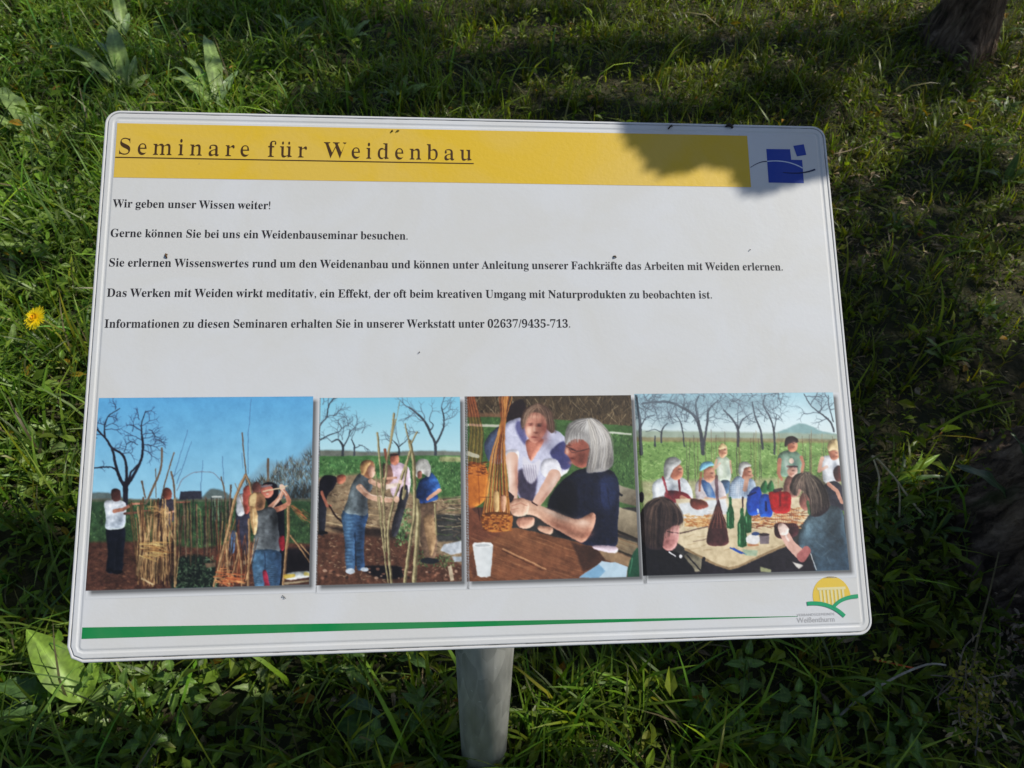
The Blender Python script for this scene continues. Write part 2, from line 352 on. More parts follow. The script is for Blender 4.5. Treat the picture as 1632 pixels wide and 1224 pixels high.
n = 900; x, y = scatter_xy(n, lambda x, y: .25 + .75 * ((y < .85) & (x > -.3) & (x < .6)) + .4 * (x < -.9))          # coarse long blades
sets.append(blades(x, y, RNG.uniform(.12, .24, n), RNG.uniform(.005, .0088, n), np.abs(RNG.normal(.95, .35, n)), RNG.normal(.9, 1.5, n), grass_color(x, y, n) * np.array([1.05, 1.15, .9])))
# the meadow goes on beyond the frame
n = 44000; rad = 2.0 + 7.5 * RNG.random(n * 2) ** .75; aa = RNG.uniform(0, 6.283, n * 2); x = rad * np.cos(aa); y = 1.9 + rad * np.sin(aa)
m = ~visible_mask(x, y, 150) & (np.hypot(x - T1[0], y - T1[1]) > T1R * 1.3); x = x[m][:n]; y = y[m][:n]; n = len(x)
sets.append(blades(x, y, RNG.uniform(.06, .16, n), RNG.uniform(.005, .010, n), np.abs(RNG.normal(.8, .35, n)), RNG.uniform(0, 6.283, n), grass_color(x, y, n)))
n = 85000; x = RNG.uniform(-3.6, 4.0, n); y = RNG.uniform(-1.2, 5.2, n); m = ~visible_mask(x, y, 150) & (np.hypot(x - T1[0], y - T1[1]) > T1R * 1.2); x = x[m]; y = y[m]; n = len(x)
sets.append(blades(x, y, RNG.uniform(.05, .13, n), RNG.uniform(.004, .007, n), np.abs(RNG.normal(.8, .35, n)), RNG.uniform(0, 6.283, n), grass_color(x, y, n)))
# tufts beside the post
for (cu, cv, k, hh) in [(905, 1150, 90, .17), (1010, 1110, 70, .17), (1130, 1200, 70, .15), (700, 1215, 30, .13), (860, 1215, 60, .14), (1440, 790, 40, .13), (30, 640, 60, .15), (110, 560, 60, .13), (70, 350, 60, .15)]:
    G = ground(cu, cv); x = G[0] + RNG.normal(0, .035, k); y = G[1] + RNG.normal(0, .03, k)
    sets.append(blades(x, y, RNG.uniform(.5, 1.1, k) * hh, RNG.uniform(.004, .0075, k), np.abs(RNG.normal(.8, .3, k)), RNG.uniform(0, 6.283, k), grass_color(x, y, k) * np.array([1.0, 1.2, .85])))
o = 0; VV, FF, CC = [], [], []
for V, F, C in sets: VV.append(V); FF.append(F + o); CC.append(C); o += len(V)
tag(put('grass', mesh('grass', np.concatenate(VV), np.concatenate(FF), M_GRASS, True, np.concatenate(CC))), kind='stuff')

def small_leaves(B, D, U, L, w, col, fold=.25):
    """B base points, D direction, U up normal, per leaf length and width"""
    S = np.cross(D, U); S /= np.linalg.norm(S, axis=1)[:, None] + 1e-9; U2 = np.cross(S, D); L = L[:, None]; w = w[:, None]
    tip = B + D * L - U2 * L * .18
    V = np.stack([B, B + D * L * .38 + S * w * .5 + U2 * w * fold, B + D * L * .42, B + D * L * .38 - S * w * .5 + U2 * w * fold, B + D * L * .74 + S * w * .3 + U2 * w * fold * .4, B + D * L * .74 - S * w * .3 + U2 * w * fold * .4, tip], 1)
    q = np.array([[0, 2, 1, 1], [0, 3, 2, 2], [1, 2, 6, 4], [3, 5, 6, 2]]); n = len(B)
    q3 = np.array([[0, 2, 1], [0, 3, 2], [1, 2, 4], [4, 2, 6], [3, 5, 2], [5, 6, 2]])
    F = (np.arange(n)[:, None, None] * 7 + q3[None]).reshape(-1, 3); return V.reshape(-1, 3), F, np.repeat(col, 7, 0)
def unit(a): return a / (np.linalg.norm(a, axis=1)[:, None] + 1e-9)
def sprigs(n, per, spread, L, hgt, colf, f=None):
    x, y = scatter_xy(n, f); R = n * per; bx = np.repeat(x, per) + RNG.normal(0, spread, R); by = np.repeat(y, per) + RNG.normal(0, spread, R)
    top = np.repeat(RNG.uniform(.3, 1.0, n), per) * hgt; bz = tz(bx, by) + RNG.uniform(.1, 1.0, R) * top
    a = RNG.uniform(0, 6.283, R); el = RNG.normal(.25, .35, R); D = np.stack([np.cos(a) * np.cos(el), np.sin(a) * np.cos(el), np.sin(el)], 1)
    U = unit(np.stack([RNG.normal(0, .45, R), RNG.normal(0, .45, R), np.ones(R)], 1)); ll = RNG.uniform(.55, 1.35, R) * L
    return small_leaves(np.stack([bx, by, bz], 1), D, U, ll, ll * RNG.uniform(.28, .55, R), colf(bx, by, R))
def herb_color(x, y, n):
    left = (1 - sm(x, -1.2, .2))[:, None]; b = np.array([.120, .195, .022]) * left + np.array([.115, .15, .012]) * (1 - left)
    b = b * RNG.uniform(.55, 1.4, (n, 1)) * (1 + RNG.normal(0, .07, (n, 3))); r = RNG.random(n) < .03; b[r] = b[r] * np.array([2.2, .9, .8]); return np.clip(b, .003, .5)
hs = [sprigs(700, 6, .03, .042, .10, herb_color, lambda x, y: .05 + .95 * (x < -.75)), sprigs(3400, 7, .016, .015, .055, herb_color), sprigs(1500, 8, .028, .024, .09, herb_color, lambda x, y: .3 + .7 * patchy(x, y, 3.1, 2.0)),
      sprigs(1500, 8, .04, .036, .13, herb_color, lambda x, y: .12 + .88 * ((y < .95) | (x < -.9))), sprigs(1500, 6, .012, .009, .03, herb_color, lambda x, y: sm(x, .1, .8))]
o = 0; VV, FF, CC = [], [], []
for V, F, C in hs: VV.append(V); FF.append(F + o); CC.append(C); o += len(V)
tag(put('ground_cover', mesh('ground_cover', np.concatenate(VV), np.concatenate(FF), M_HERB, False, np.concatenate(CC))), kind='stuff')
# dead grass, old leaf bits and seed husks lying about
n = 12000; x, y = scatter_xy(n, lambda x, y: .10 + .5 * sm(x, .2, 1.1) * patchy(x, y, 4, 1) + .9 * np.exp(-((x - 1.0) / .3) ** 2 - ((y - 2.25) / .22) ** 2)); a = RNG.uniform(0, 6.283, n); el = RNG.normal(0.05, .22, n)
D = np.stack([np.cos(a) * np.cos(el), np.sin(a) * np.cos(el), np.sin(el)], 1); U = unit(RNG.normal(0, .5, (n, 3)) + np.array([0, 0, 1.0])); ll = RNG.uniform(.008, .055, n)
V, F, C = small_leaves(np.stack([x, y, tz(x, y) + RNG.uniform(.002, .03, n)], 1), D, U, ll, np.where(RNG.random(n) < .8, RNG.uniform(.0015, .003, n), RNG.uniform(.006, .016, n)), np.array([.24, .18, .105]) * RNG.uniform(.25, 1.5, (n, 1)))
tag(put('leaf_litter', mesh('leaf_litter', V, F, M_DRY, False, C)), kind='stuff')

# ---- single broad leaves, each a mesh of its own ---------------------------------------------
def broad_leaf(A, B, width, fold=.22, wav=.09, teeth=0, n=14, col=(.075, .135, .035), roll=0.0, shape='dock', arch=.12, petiole=.0):
    A = np.array(A, float); B = np.array(B, float); D = B - A; L = np.linalg.norm(D); D /= L; U = np.array([0, 0, 1.0]); S = np.cross(D, U); S /= np.linalg.norm(S) + 1e-9; U = np.cross(S, D)
    S, U = S * math.cos(roll) + U * math.sin(roll), U * math.cos(roll) - S * math.sin(roll); V, C = [], []; m = 4; c = np.array(col)
    for i in range(n + 1):
        t = i / n; tt = max(0, (t - petiole) / (1 - petiole))
        if shape == 'dock': w = math.sin(math.pi * min(1, tt ** .82)) ** .75 * (1 - .25 * tt)
        elif shape == 'arrow': w = (1 - tt) ** .8 * (1.0 if tt > .08 else tt / .08)
        else: w = math.sin(math.pi * tt ** .62) ** .9
        w = max(w, .035 if t > 0.02 else .05) * width / 2; 
        if i == n: w = .0004
        if teeth and 0 < tt < .97: w *= 1 + (.16 if teeth == 1 else .10) * (1 if i % 2 else -1)
        p = A + D * L * t + U * (arch * L * math.sin(math.pi * t)) ; wv = wav * width * math.sin(t * 17 + L * 90)
        for j in range(-m, m + 1):
            s = j / m; q = p + S * w * s + U * (fold * w * abs(s) ** 1.2 + (wv * s * s * (1 if s > 0 else -.7))); q = q + U * (.035 * width * (1 - abs(s)) * (i % 2) * (.12 < t < .92)); V.append(q)
            C.append(c * (1.55 if j == 0 else (1.0 + .16 * (1 if (i + abs(j)) % 3 == 0 else -.4))) * RNG.uniform(.93, 1.07))
    k = 2 * m + 1; F = [(i * k + j, i * k + j + 1, (i + 1) * k + j + 1, (i + 1) * k + j) for i in range(n) for j in range(k - 1)]
    return mesh('leaf', V, F, M_DOCK, True, np.array(C))
def px_leaf(tip, base, w_px, za=.02, zb=.09, **k):
    zb = za + (zb - za) * .6; za, zb = (za + .03, zb + .03) if base[1] < 400 else (za, zb); A = ground(*base, za); B = ground(*tip, zb); D_ = (B - A) / np.linalg.norm(B - A); S_ = np.cross(D_, [0, 0, 1.0]); S_ /= np.linalg.norm(S_); U_ = np.cross(S_, D_)
    k['roll'] = k.get('roll', 0) - .5 * math.atan2(SUN @ S_, SUN @ U_); u, v, d = project(B * .5 + A * .5); return broad_leaf(A, B, w_px * float(d[0]) / F_PX, **k), A
def plant(name, label, cat, leaves, group=None, stems=()):
    G = ground(*leaves[0][1]); root = empty(name, (G[0], G[1], float(terrain(G[0], G[1])))); tag(root, label, cat, group)
    for L in leaves:
        tip, base, w = L[:3]; k = dict(L[3]) if len(L) > 3 else {}
        me, A = px_leaf(tip, base, w, **k); put('leaf', me, root)
    for s in stems: s(root)
    return root
GR = (.20, .285, .085); GB = (.16, .24, .10); GY = (.16, .26, .03); GD = (.06, .115, .03)
plant('dock_plant', 'dock plant with pointed pale green leaves above the sign, left of the top corner', 'dock plant', [
    ((116, 97), (205, 150), 30, dict(zb=.12, col=GR)), ((62, 70), (190, 140), 17, dict(zb=.08, col=GR)), ((178, 40), (208, 145), 30, dict(zb=.15, col=GR, roll=.4)),
    ((148, 62), (200, 142), 20, dict(zb=.12, col=GB)), ((240, 118), (208, 150), 16, dict(zb=.07, col=GR)), ((160, 158), (206, 156), 15, dict(zb=.05, col=GB)), ((216, 88), (208, 146), 14, dict(zb=.12, col=GR))])
plant('dock_plant', 'dock plant whose two broad leaves stand just above the yellow band\'s left half', 'dock plant', [
    ((325, 55), (346, 165), 28, dict(zb=.16, col=GR)), ((268, 122), (340, 170), 30, dict(zb=.08, col=GR)), ((288, 88), (340, 165), 16, dict(zb=.11, col=GR)), ((380, 112), (346, 168), 15, dict(zb=.1, col=GB)), ((262, 103), (330, 168), 9, dict(zb=.05, col=GB))])
plant('dock_plant', 'dock plant with upright narrow leaves touching the top edge of the photo', 'dock plant', [
    ((180, -22), (197, 52), 22, dict(zb=.16, col=GR)), ((160, 14), (195, 56), 15, dict(zb=.1, col=GR)), ((206, 20), (198, 56), 12, dict(zb=.1, col=GB))])
plant('sow_thistle', 'broad ribbed leaf rosette at the left edge, above the dandelion flower', 'weed', [
    ((-8, 138), (48, 214), 34, dict(zb=.1, col=GR)), ((-30, 190), (44, 216), 26, dict(zb=.06, col=GR)), ((18, 236), (56, 214), 22, dict(zb=.04, col=GY)), ((60, 178), (52, 212), 18, dict(zb=.06, col=GB)), ((30, 250), (60, 226), 20, dict(zb=.03, col=GY))])
plant('broadleaf_weed', 'narrow leaved weed near the top edge right of the upper dock plant', 'weed', [
    ((432, 20), (470, 62), 15, dict(zb=.1, col=GR)), ((500, 58), (462, 68), 12, dict(zb=.05, col=GR)), ((508, 26), (470, 60), 14, dict(zb=.08, col=GD))])
plant('dock_plant', 'dock plant with one big glowing leaf under the sign\'s lower left corner', 'dock plant', [
    ((42, 1003), (130, 1118), 68, dict(za=.06, zb=.17, col=GY, fold=.28, arch=.06, n=34, wav=.03)), ((160, 1040), (132, 1118), 26, dict(za=.05, zb=.12, col=GY)), ((86, 1140), (128, 1116), 13, dict(za=.05, zb=.07, col=GR)),
    ((112, 1085), (134, 1120), 18, dict(za=.05, zb=.1, col=GY)), ((200, 1085), (136, 1122), 16, dict(za=.05, zb=.09, col=GR))])
plant('dandelion_plant', 'toothed weed leaves at the left edge in the lower left corner', 'weed', [
    ((-10, 1092), (78, 1112), 40, dict(za=.04, zb=.08, col=GD, teeth=1)), ((30, 1142), (80, 1114), 20, dict(za=.04, zb=.06, col=GD, teeth=1)), ((-14, 1150), (70, 1120), 30, dict(za=.04, zb=.06, col=GD, teeth=1))])
plant('broadleaf_weed', 'folded pale arrow shaped leaf in the shade left of the post', 'weed', [
    ((612, 1144), (548, 1122), 34, dict(za=.06, zb=.12, col=(.07, .12, .05), shape='arrow', fold=.4)), ((604, 1180), (540, 1150), 52, dict(za=.04, zb=.08, col=GD)), ((690, 1075), (640, 1045), 34, dict(za=.06, zb=.1, col=GD, shape='arrow')), ((590, 1100), (552, 1070), 16, dict(za=.06, zb=.1, col=GD))])
plant('ribwort_plantain', 'small lit leaf blades at the foot of the post', 'weed', [
    ((688, 1198), (716, 1236), 13, dict(za=.04, zb=.13, col=(.10, .16, .06))), ((747, 1208), (756, 1240), 8, dict(za=.04, zb=.12, col=(.10, .16, .06))), ((806, 1206), (770, 1236), 14, dict(za=.05, zb=.11, col=GR)), ((664, 1216), (706, 1238), 12, dict(za=.03, zb=.07, col=GD))])
plant('dock_plant', 'dock plant with a long grey green leaf by the trunk at the right edge', 'dock plant', [
    ((1518, 741), (1608, 796), 30, dict(za=.12, zb=.20, col=(.085, .12, .07), fold=.12)), ((1555, 802), (1606, 798), 16, dict(za=.04, zb=.06, col=(.07, .12, .05))), ((1612, 690), (1640, 770), 26, dict(za=.12, zb=.22, col=(.08, .12, .065))), ((1570, 842), (1608, 800), 14, dict(za=.03, zb=.05, col=GD))])
plant('ribwort_plantain', 'thin bright green leaf blades just right of the sign\'s right edge', 'weed', [
    ((1498, 724), (1428, 770), 15, dict(za=.03, zb=.09, col=GY, fold=.5)), ((1440, 720), (1430, 768), 10, dict(za=.03, zb=.07, col=GD)), ((1510, 760), (1432, 772), 9, dict(za=.03, zb=.06, col=GD))])

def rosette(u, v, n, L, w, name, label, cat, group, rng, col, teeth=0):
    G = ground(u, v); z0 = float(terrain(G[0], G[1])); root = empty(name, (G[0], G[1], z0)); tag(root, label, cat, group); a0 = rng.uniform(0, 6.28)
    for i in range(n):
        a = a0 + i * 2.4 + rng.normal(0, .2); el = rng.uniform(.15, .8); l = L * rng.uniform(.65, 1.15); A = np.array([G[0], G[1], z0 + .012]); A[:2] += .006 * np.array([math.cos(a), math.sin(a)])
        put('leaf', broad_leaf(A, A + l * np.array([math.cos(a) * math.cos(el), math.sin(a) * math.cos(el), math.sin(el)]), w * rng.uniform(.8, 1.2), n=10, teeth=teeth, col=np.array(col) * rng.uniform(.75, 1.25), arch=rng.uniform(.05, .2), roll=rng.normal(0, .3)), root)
rr = np.random.default_rng(5)
WEEDS = ["at the left edge near the photo's upper left corner, in full sun", "below the upper left dock plant's hanging leaf", 'at the left edge just above the dandelion flower', "right of the dandelion flower, against the sign's left edge", "left of the sign, level with the first photograph's sky", 'at the left edge midway between dandelion and sign shadow', "hugging the sign's left edge, level with the blank strip above the photographs", 'above the yellow band, right of the heading', "above the yellow band's middle, beside a long tree shadow", 'right of the big glowing dock leaf', 'at the foot of the sunlit nettles', 'under the green line, right of the sunlit nettles', 'in the deep shade halfway between corner and post', 'lowest in the lower left corner', "right of the sign's upper right corner, near the right edge", 'between the slim trunk and the sign', 'at the right edge below the slim trunk', "at the right edge beside the slim trunk's foot", 'right of the blue logo in the dim grass', 'near the right edge, level with the text lines', "right of the sign's lower right quarter, beside the fallen stalks", "just above the big trunk's shade, left of its bark"]
for (u, v, n, L, w), where in zip([(28, 90, 5, .09, .018), (95, 305, 6, .08, .02), (30, 470, 6, .10, .016), (115, 430, 5, .08, .014), (40, 760, 7, .09, .022), (12, 610, 6, .09, .018), (100, 690, 5, .08, .016), (610, 110, 5, .08, .018), (770, 150, 6, .07, .018), (240, 1100, 7, .07, .024), (190, 1160, 7, .07, .022), (330, 1090, 6, .07, .02), (420, 1100, 5, .08, .018), (60, 1150, 6, .06, .02), (1570, 250, 5, .08, .018), (1480, 200, 5, .09, .014), (1600, 180, 6, .09, .02), (1590, 60, 5, .1, .02), (1420, 380, 6, .06, .016), (1560, 520, 6, .06, .018), (1400, 860, 6, .07, .018), (1490, 850, 6, .06, .016)], WEEDS):
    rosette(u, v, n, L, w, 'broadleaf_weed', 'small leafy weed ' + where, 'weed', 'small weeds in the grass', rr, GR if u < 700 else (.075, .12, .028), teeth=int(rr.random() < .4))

for (u, v, n, L, w, t), where in zip([(22, 335, 6, .12, .034, 0), (92, 255, 6, .11, .032, 0), (62, 408, 6, .11, .030, 1), (128, 345, 5, .10, .030, 0), (24, 590, 6, .11, .028, 1), (70, 720, 6, .11, .030, 0), (262, 62, 5, .12, .030, 0), (345, 30, 5, .12, .030, 0), (560, 70, 5, .12, .032, 1), (640, 165, 5, .10, .030, 0), (1595, 300, 5, .10, .03, 0), (1500, 585, 6, .09, .026, 1)],
        ["hard against the left edge, level with the heading's underline", "between the left edge and the sign's upper left corner", "a hand's breadth above the dandelion, with toothed leaves", "touching the sign's left edge beside the first text line", "at the left edge just below the dandelion, with toothed leaves", "left of the sign, level with the bare tree in the first photograph", "right of the dock plant in the upper left", "above the second dock plant, near the top edge", "above the heading's last letters, with toothed leaves", "close behind the sign's top edge, right of the heading's end", "at the right edge beyond the blue logo", "in the dim grass right of the last text line, with toothed leaves"]):
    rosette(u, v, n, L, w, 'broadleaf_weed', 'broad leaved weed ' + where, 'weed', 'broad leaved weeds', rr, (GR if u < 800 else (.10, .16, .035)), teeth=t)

# ---- nettles: stem and pairs of toothed leaves -------------------------------------------------
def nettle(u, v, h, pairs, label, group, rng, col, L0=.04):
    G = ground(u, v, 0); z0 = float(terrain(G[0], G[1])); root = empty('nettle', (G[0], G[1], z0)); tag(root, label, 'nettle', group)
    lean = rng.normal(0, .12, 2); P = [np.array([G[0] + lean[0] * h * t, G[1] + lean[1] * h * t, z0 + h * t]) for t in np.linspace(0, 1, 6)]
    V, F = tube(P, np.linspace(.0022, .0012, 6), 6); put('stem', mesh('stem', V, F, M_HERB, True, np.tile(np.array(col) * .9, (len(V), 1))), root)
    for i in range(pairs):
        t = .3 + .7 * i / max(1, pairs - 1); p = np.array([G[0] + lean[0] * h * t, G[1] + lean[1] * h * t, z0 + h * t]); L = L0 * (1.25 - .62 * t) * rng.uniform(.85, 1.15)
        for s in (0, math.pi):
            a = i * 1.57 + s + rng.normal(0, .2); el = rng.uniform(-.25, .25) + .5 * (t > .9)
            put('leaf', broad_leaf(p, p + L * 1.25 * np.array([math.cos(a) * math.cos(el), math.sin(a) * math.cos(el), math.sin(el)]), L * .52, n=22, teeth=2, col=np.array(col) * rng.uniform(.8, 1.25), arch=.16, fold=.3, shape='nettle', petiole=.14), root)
for (u, v, h), where in zip([(170, 1110, .10), (230, 1135, .12), (290, 1120, .10), (260, 1180, .10), (150, 1185, .09), (330, 1170, .09)],
        ['nearest the big glowing dock leaf', 'tallest and in the middle of its patch', 'right up under the sign\'s lower edge', 'lowest, where the sun patch ends', 'left and low, under the dock plant', 'at the right end of the sun patch']):
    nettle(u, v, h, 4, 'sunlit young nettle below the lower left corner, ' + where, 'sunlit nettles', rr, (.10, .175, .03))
for (u, v, h), where in zip([(600, 1210, .12), (560, 1090, .14), (660, 1160, .12), (1090, 1140, .12), (1180, 1110, .13), (1240, 1150, .12), (1300, 1190, .12), (1390, 1200, .12), (1430, 1180, .11), (1150, 1190, .1), (1340, 1150, .12), (1440, 1220, .1), (1260, 1220, .1), (1210, 1210, .1)],
        ['at the bottom edge left of the post', 'in the dark under the second photograph', 'just left of the post\'s foot', 'right of the coarse grass beside the post', 'under the fourth photograph\'s left edge', 'below the round sun emblem\'s left', 'straight below the round sun emblem', 'where the grey twig points', 'nearest the grey twig\'s low end', 'at the bottom edge amid the right hand grass', 'just left of the grey twig', 'last before the dark trunk foot', 'at the bottom edge below the emblem', 'at the bottom edge, second clump right of the post']):
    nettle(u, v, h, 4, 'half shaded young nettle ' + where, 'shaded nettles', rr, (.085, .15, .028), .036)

# ---- dandelion flower --------------------------------------------------------------------------
m_petal = leaf_material('dandelion_petal', .5, .3, .3, 200, .15)
Gf = ground(57, 507, .15); Gb = ground(86, 552, 0); dn = empty('dandelion', (Gb[0], Gb[1], float(terrain(Gb[0], Gb[1])))); tag(dn, 'yellow dandelion flower open in the grass left of the sign', 'dandelion')
ax = np.array([-.25, -.42, .87]); ax /= np.linalg.norm(ax); e1 = np.cross(ax, [0, 0, 1]); e1 /= np.linalg.norm(e1); e2 = np.cross(ax, e1); fl = MB(); q = np.random.default_rng(2)
for ring, (nn, R0, R1, el, c) in enumerate([(34, .004, .029, .14, (.85, .66, .008)), (30, .003, .024, .36, (.85, .63, .008)), (26, .002, .0145, .72, (.85, .58, .006)), (20, .001, .009, 1.1, (.82, .48, .005))]):
    for i in range(nn):
        a = 6.283 * (i + q.uniform(-.3, .3)) / nn + ring; d = math.cos(a) * e1 + math.sin(a) * e2; s = -math.sin(a) * e1 + math.cos(a) * e2; R = R1 * q.uniform(.85, 1.12); w = .0016; r_ = lambda t: Gf + d * (R0 + (R - R0) * t) * math.cos(el * t) + ax * (.002 * ring + math.sin(el) * R * t * .7)
        fl.add([r_(0) - s * w * .5, r_(0) + s * w * .5, r_(.6) + s * w, r_(1) + s * w * .7, r_(1) - s * w * .7, r_(.6) - s * w], [(0, 1, 2, 5), (5, 2, 3, 4)], tuple(np.array(c) * q.uniform(.85, 1.1)))
fl.build('flower_head', m_petal, dn, False, True)
P = [Gb + (Gf - Gb) * t + np.array([0, 0, .02 * math.sin(t * 3.14)]) for t in np.linspace(0, 1, 8)]; V, F = tube(P, [.0022] * 8, 8); put('stem', mesh('stem', V, F, M_HERB, True, np.tile((.12, .16, .06), (len(V), 1))), dn)
V, F = tube([Gf - ax * .012, Gf - ax * .006, Gf - ax * .001], [.003, .0065, .007], 10); put('calyx', mesh('calyx', V, F, M_HERB, True, np.tile((.06, .11, .03), (len(V), 1))), dn)
for tip, bs, w in [((20, 560), (84, 556), 14), ((140, 585), (90, 556), 13), ((100, 500), (88, 552), 11), ((50, 600), (84, 560), 12)]:
    me, A = px_leaf(tip, bs, w, za=.01, zb=.05, teeth=1, col=GR); put('leaf', me, dn)

# ---- dry stems, twig and shoots ----------------------------------------------------------------
def stalk(name, pts, r, col, label, cat, mat, parent=None):
    P = [ground(u, v, z) for u, v, z in pts]; Q = []
    P2 = np.array(P); n = len(P2)
    for i in range(n - 1):
        p0, p1, p2_, p3 = P2[max(i - 1, 0)], P2[i], P2[i + 1], P2[min(i + 2, n - 1)]
        for j in range(5): t = j / 5; Q.append(.5 * ((2 * p1) + (p2_ - p0) * t + (2 * p0 - 5 * p1 + 4 * p2_ - p3) * t * t + (3 * p1 - p0 - 3 * p2_ + p3) * t ** 3))
    Q.append(P2[-1]); V, F = tube(Q, np.linspace(r, r * .6, len(Q)), 7); o = put(name, mesh(name, V, F, mat, True, np.tile(col, (len(V), 1))), parent)
    if parent is None: tag(o, label, cat)
    return o
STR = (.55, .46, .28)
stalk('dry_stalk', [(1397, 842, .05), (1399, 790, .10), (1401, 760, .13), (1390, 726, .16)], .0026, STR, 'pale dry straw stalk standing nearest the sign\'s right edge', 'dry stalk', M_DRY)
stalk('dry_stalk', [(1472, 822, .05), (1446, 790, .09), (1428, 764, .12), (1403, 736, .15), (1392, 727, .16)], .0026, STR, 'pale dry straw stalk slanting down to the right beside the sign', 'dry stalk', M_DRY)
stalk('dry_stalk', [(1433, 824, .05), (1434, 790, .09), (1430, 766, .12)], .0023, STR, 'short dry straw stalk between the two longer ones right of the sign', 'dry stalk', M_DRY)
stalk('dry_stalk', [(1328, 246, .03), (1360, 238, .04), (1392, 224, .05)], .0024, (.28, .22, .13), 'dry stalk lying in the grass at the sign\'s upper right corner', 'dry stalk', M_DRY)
tw = stalk('twig', [(1326, 1152, .02), (1372, 1112, .08), (1430, 1078, .12), (1478, 1059, .15), (1508, 1060, .16)], .0026, (.32, .28, .23), 'bare grey twig arching from the dark trunk foot towards the grass', 'twig', M_DRY)
sh = empty('willow_shoot', tuple(ground(1462, 1064, .12))); tag(sh, 'thin red shoot with tiny yellow green leaves beside the grey twig', 'shoot')
stalk('stem', [(1462, 1066, .12), (1425, 1058, .12), (1392, 1051, .12)], .0014, (.5, .09, .02), '', '', M_DRY, sh)
for i, (u, v) in enumerate([(1392, 1050), (1400, 1056), (1406, 1050), (1412, 1056), (1430, 1062), (1440, 1060), (1408, 1046), (1396, 1046)]):
    A = ground(u, v, .12); a = i * 2.1; put('leaf', broad_leaf(A, A + np.array([math.cos(a), math.sin(a), .5]) * .010, .006, n=5, col=(.36, .34, .04)), sh)
sp = empty('willow_shoots', tuple(ground(1545, 1075, .1))); sp.name = 'basal_shoot'; tag(sp, 'tangle of small budding shoots and old catkins at the foot of the big trunk', 'shoots')
q = np.random.default_rng(8)
for i in range(13):
    u0, v0 = 1540 + q.normal(0, 9), 1095 + q.normal(0, 14); a = q.uniform(0, 6.28); l = q.uniform(30, 75)
    stalk('stem', [(u0, v0, .08), (u0 + l * .5 * math.cos(a) + q.normal(0, 6), v0 + l * .5 * math.sin(a), .14), (u0 + l * math.cos(a), v0 + l * math.sin(a), .13 + q.uniform(0, .05))], .0013, tuple(np.array((.15, .12, .09)) * q.uniform(.5, 1.4)), '', '', M_DRY, sp)
stalk('stem', [(1528, 1074, .12), (1536, 1034, .15), (1560, 1009, .17)], .0017, (.14, .11, .08), '', '', M_DRY, sp)
stalk('stem', [(1546, 1080, .12), (1560, 1010, .16), (1578, 940, .18), (1592, 880, .2)], .0022, (.10, .08, .035), '', '', M_DRY, sp)
stalk('stem', [(1554, 1204, .08), (1557, 1176, .1), (1560, 1150, .12)], .0015, (.13, .11, .1), '', '', M_DRY, sp)
def fuzz(n, name, cu, cv, su, sv, L, w, cols, mat, parent):
    A = np.array([ground(cu + q.normal(0, su), cv + q.normal(0, sv), q.uniform(.08, .17)) for _ in range(n)]); D = unit(q.normal(size=(n, 3))); U = unit(q.normal(0, .5, (n, 3)) + np.array([0, 0, 1.0])); ll = L * q.uniform(.5, 1.4, n)
    V, F, C = small_leaves(A, D, U, ll, ll * w, np.array(cols)[q.integers(0, len(cols), n)] * q.uniform(.6, 1.2, (n, 1))); return tag(put(name, mesh(name, V, F, mat, False, C), parent), kind='stuff')
fuzz(190, 'bud_leaves', 1552, 1110, 20, 34, .011, .6, [(.30, .28, .035), (.22, .23, .03), (.34, .26, .06)], M_HERB, sp)
fuzz(110, 'catkin_husks', 1560, 1120, 24, 44, .013, .35, [(.30, .22, .13), (.20, .14, .08), (.34, .28, .19)], M_DRY, sp)
fuzz(120, 'loose_husks', 1612, 1060, 16, 60, .013, .4, [(.16, .11, .07), (.10, .07, .05), (.20, .15, .11)], M_DRY, sp)
fuzz(60, 'moss_tips', 1440, 822, 30, 10, .02, .25, [(.10, .16, .04), (.08, .13, .03)], M_HERB, None)
bpy.data.objects['moss_tips'].name = 'young_grass_tips'
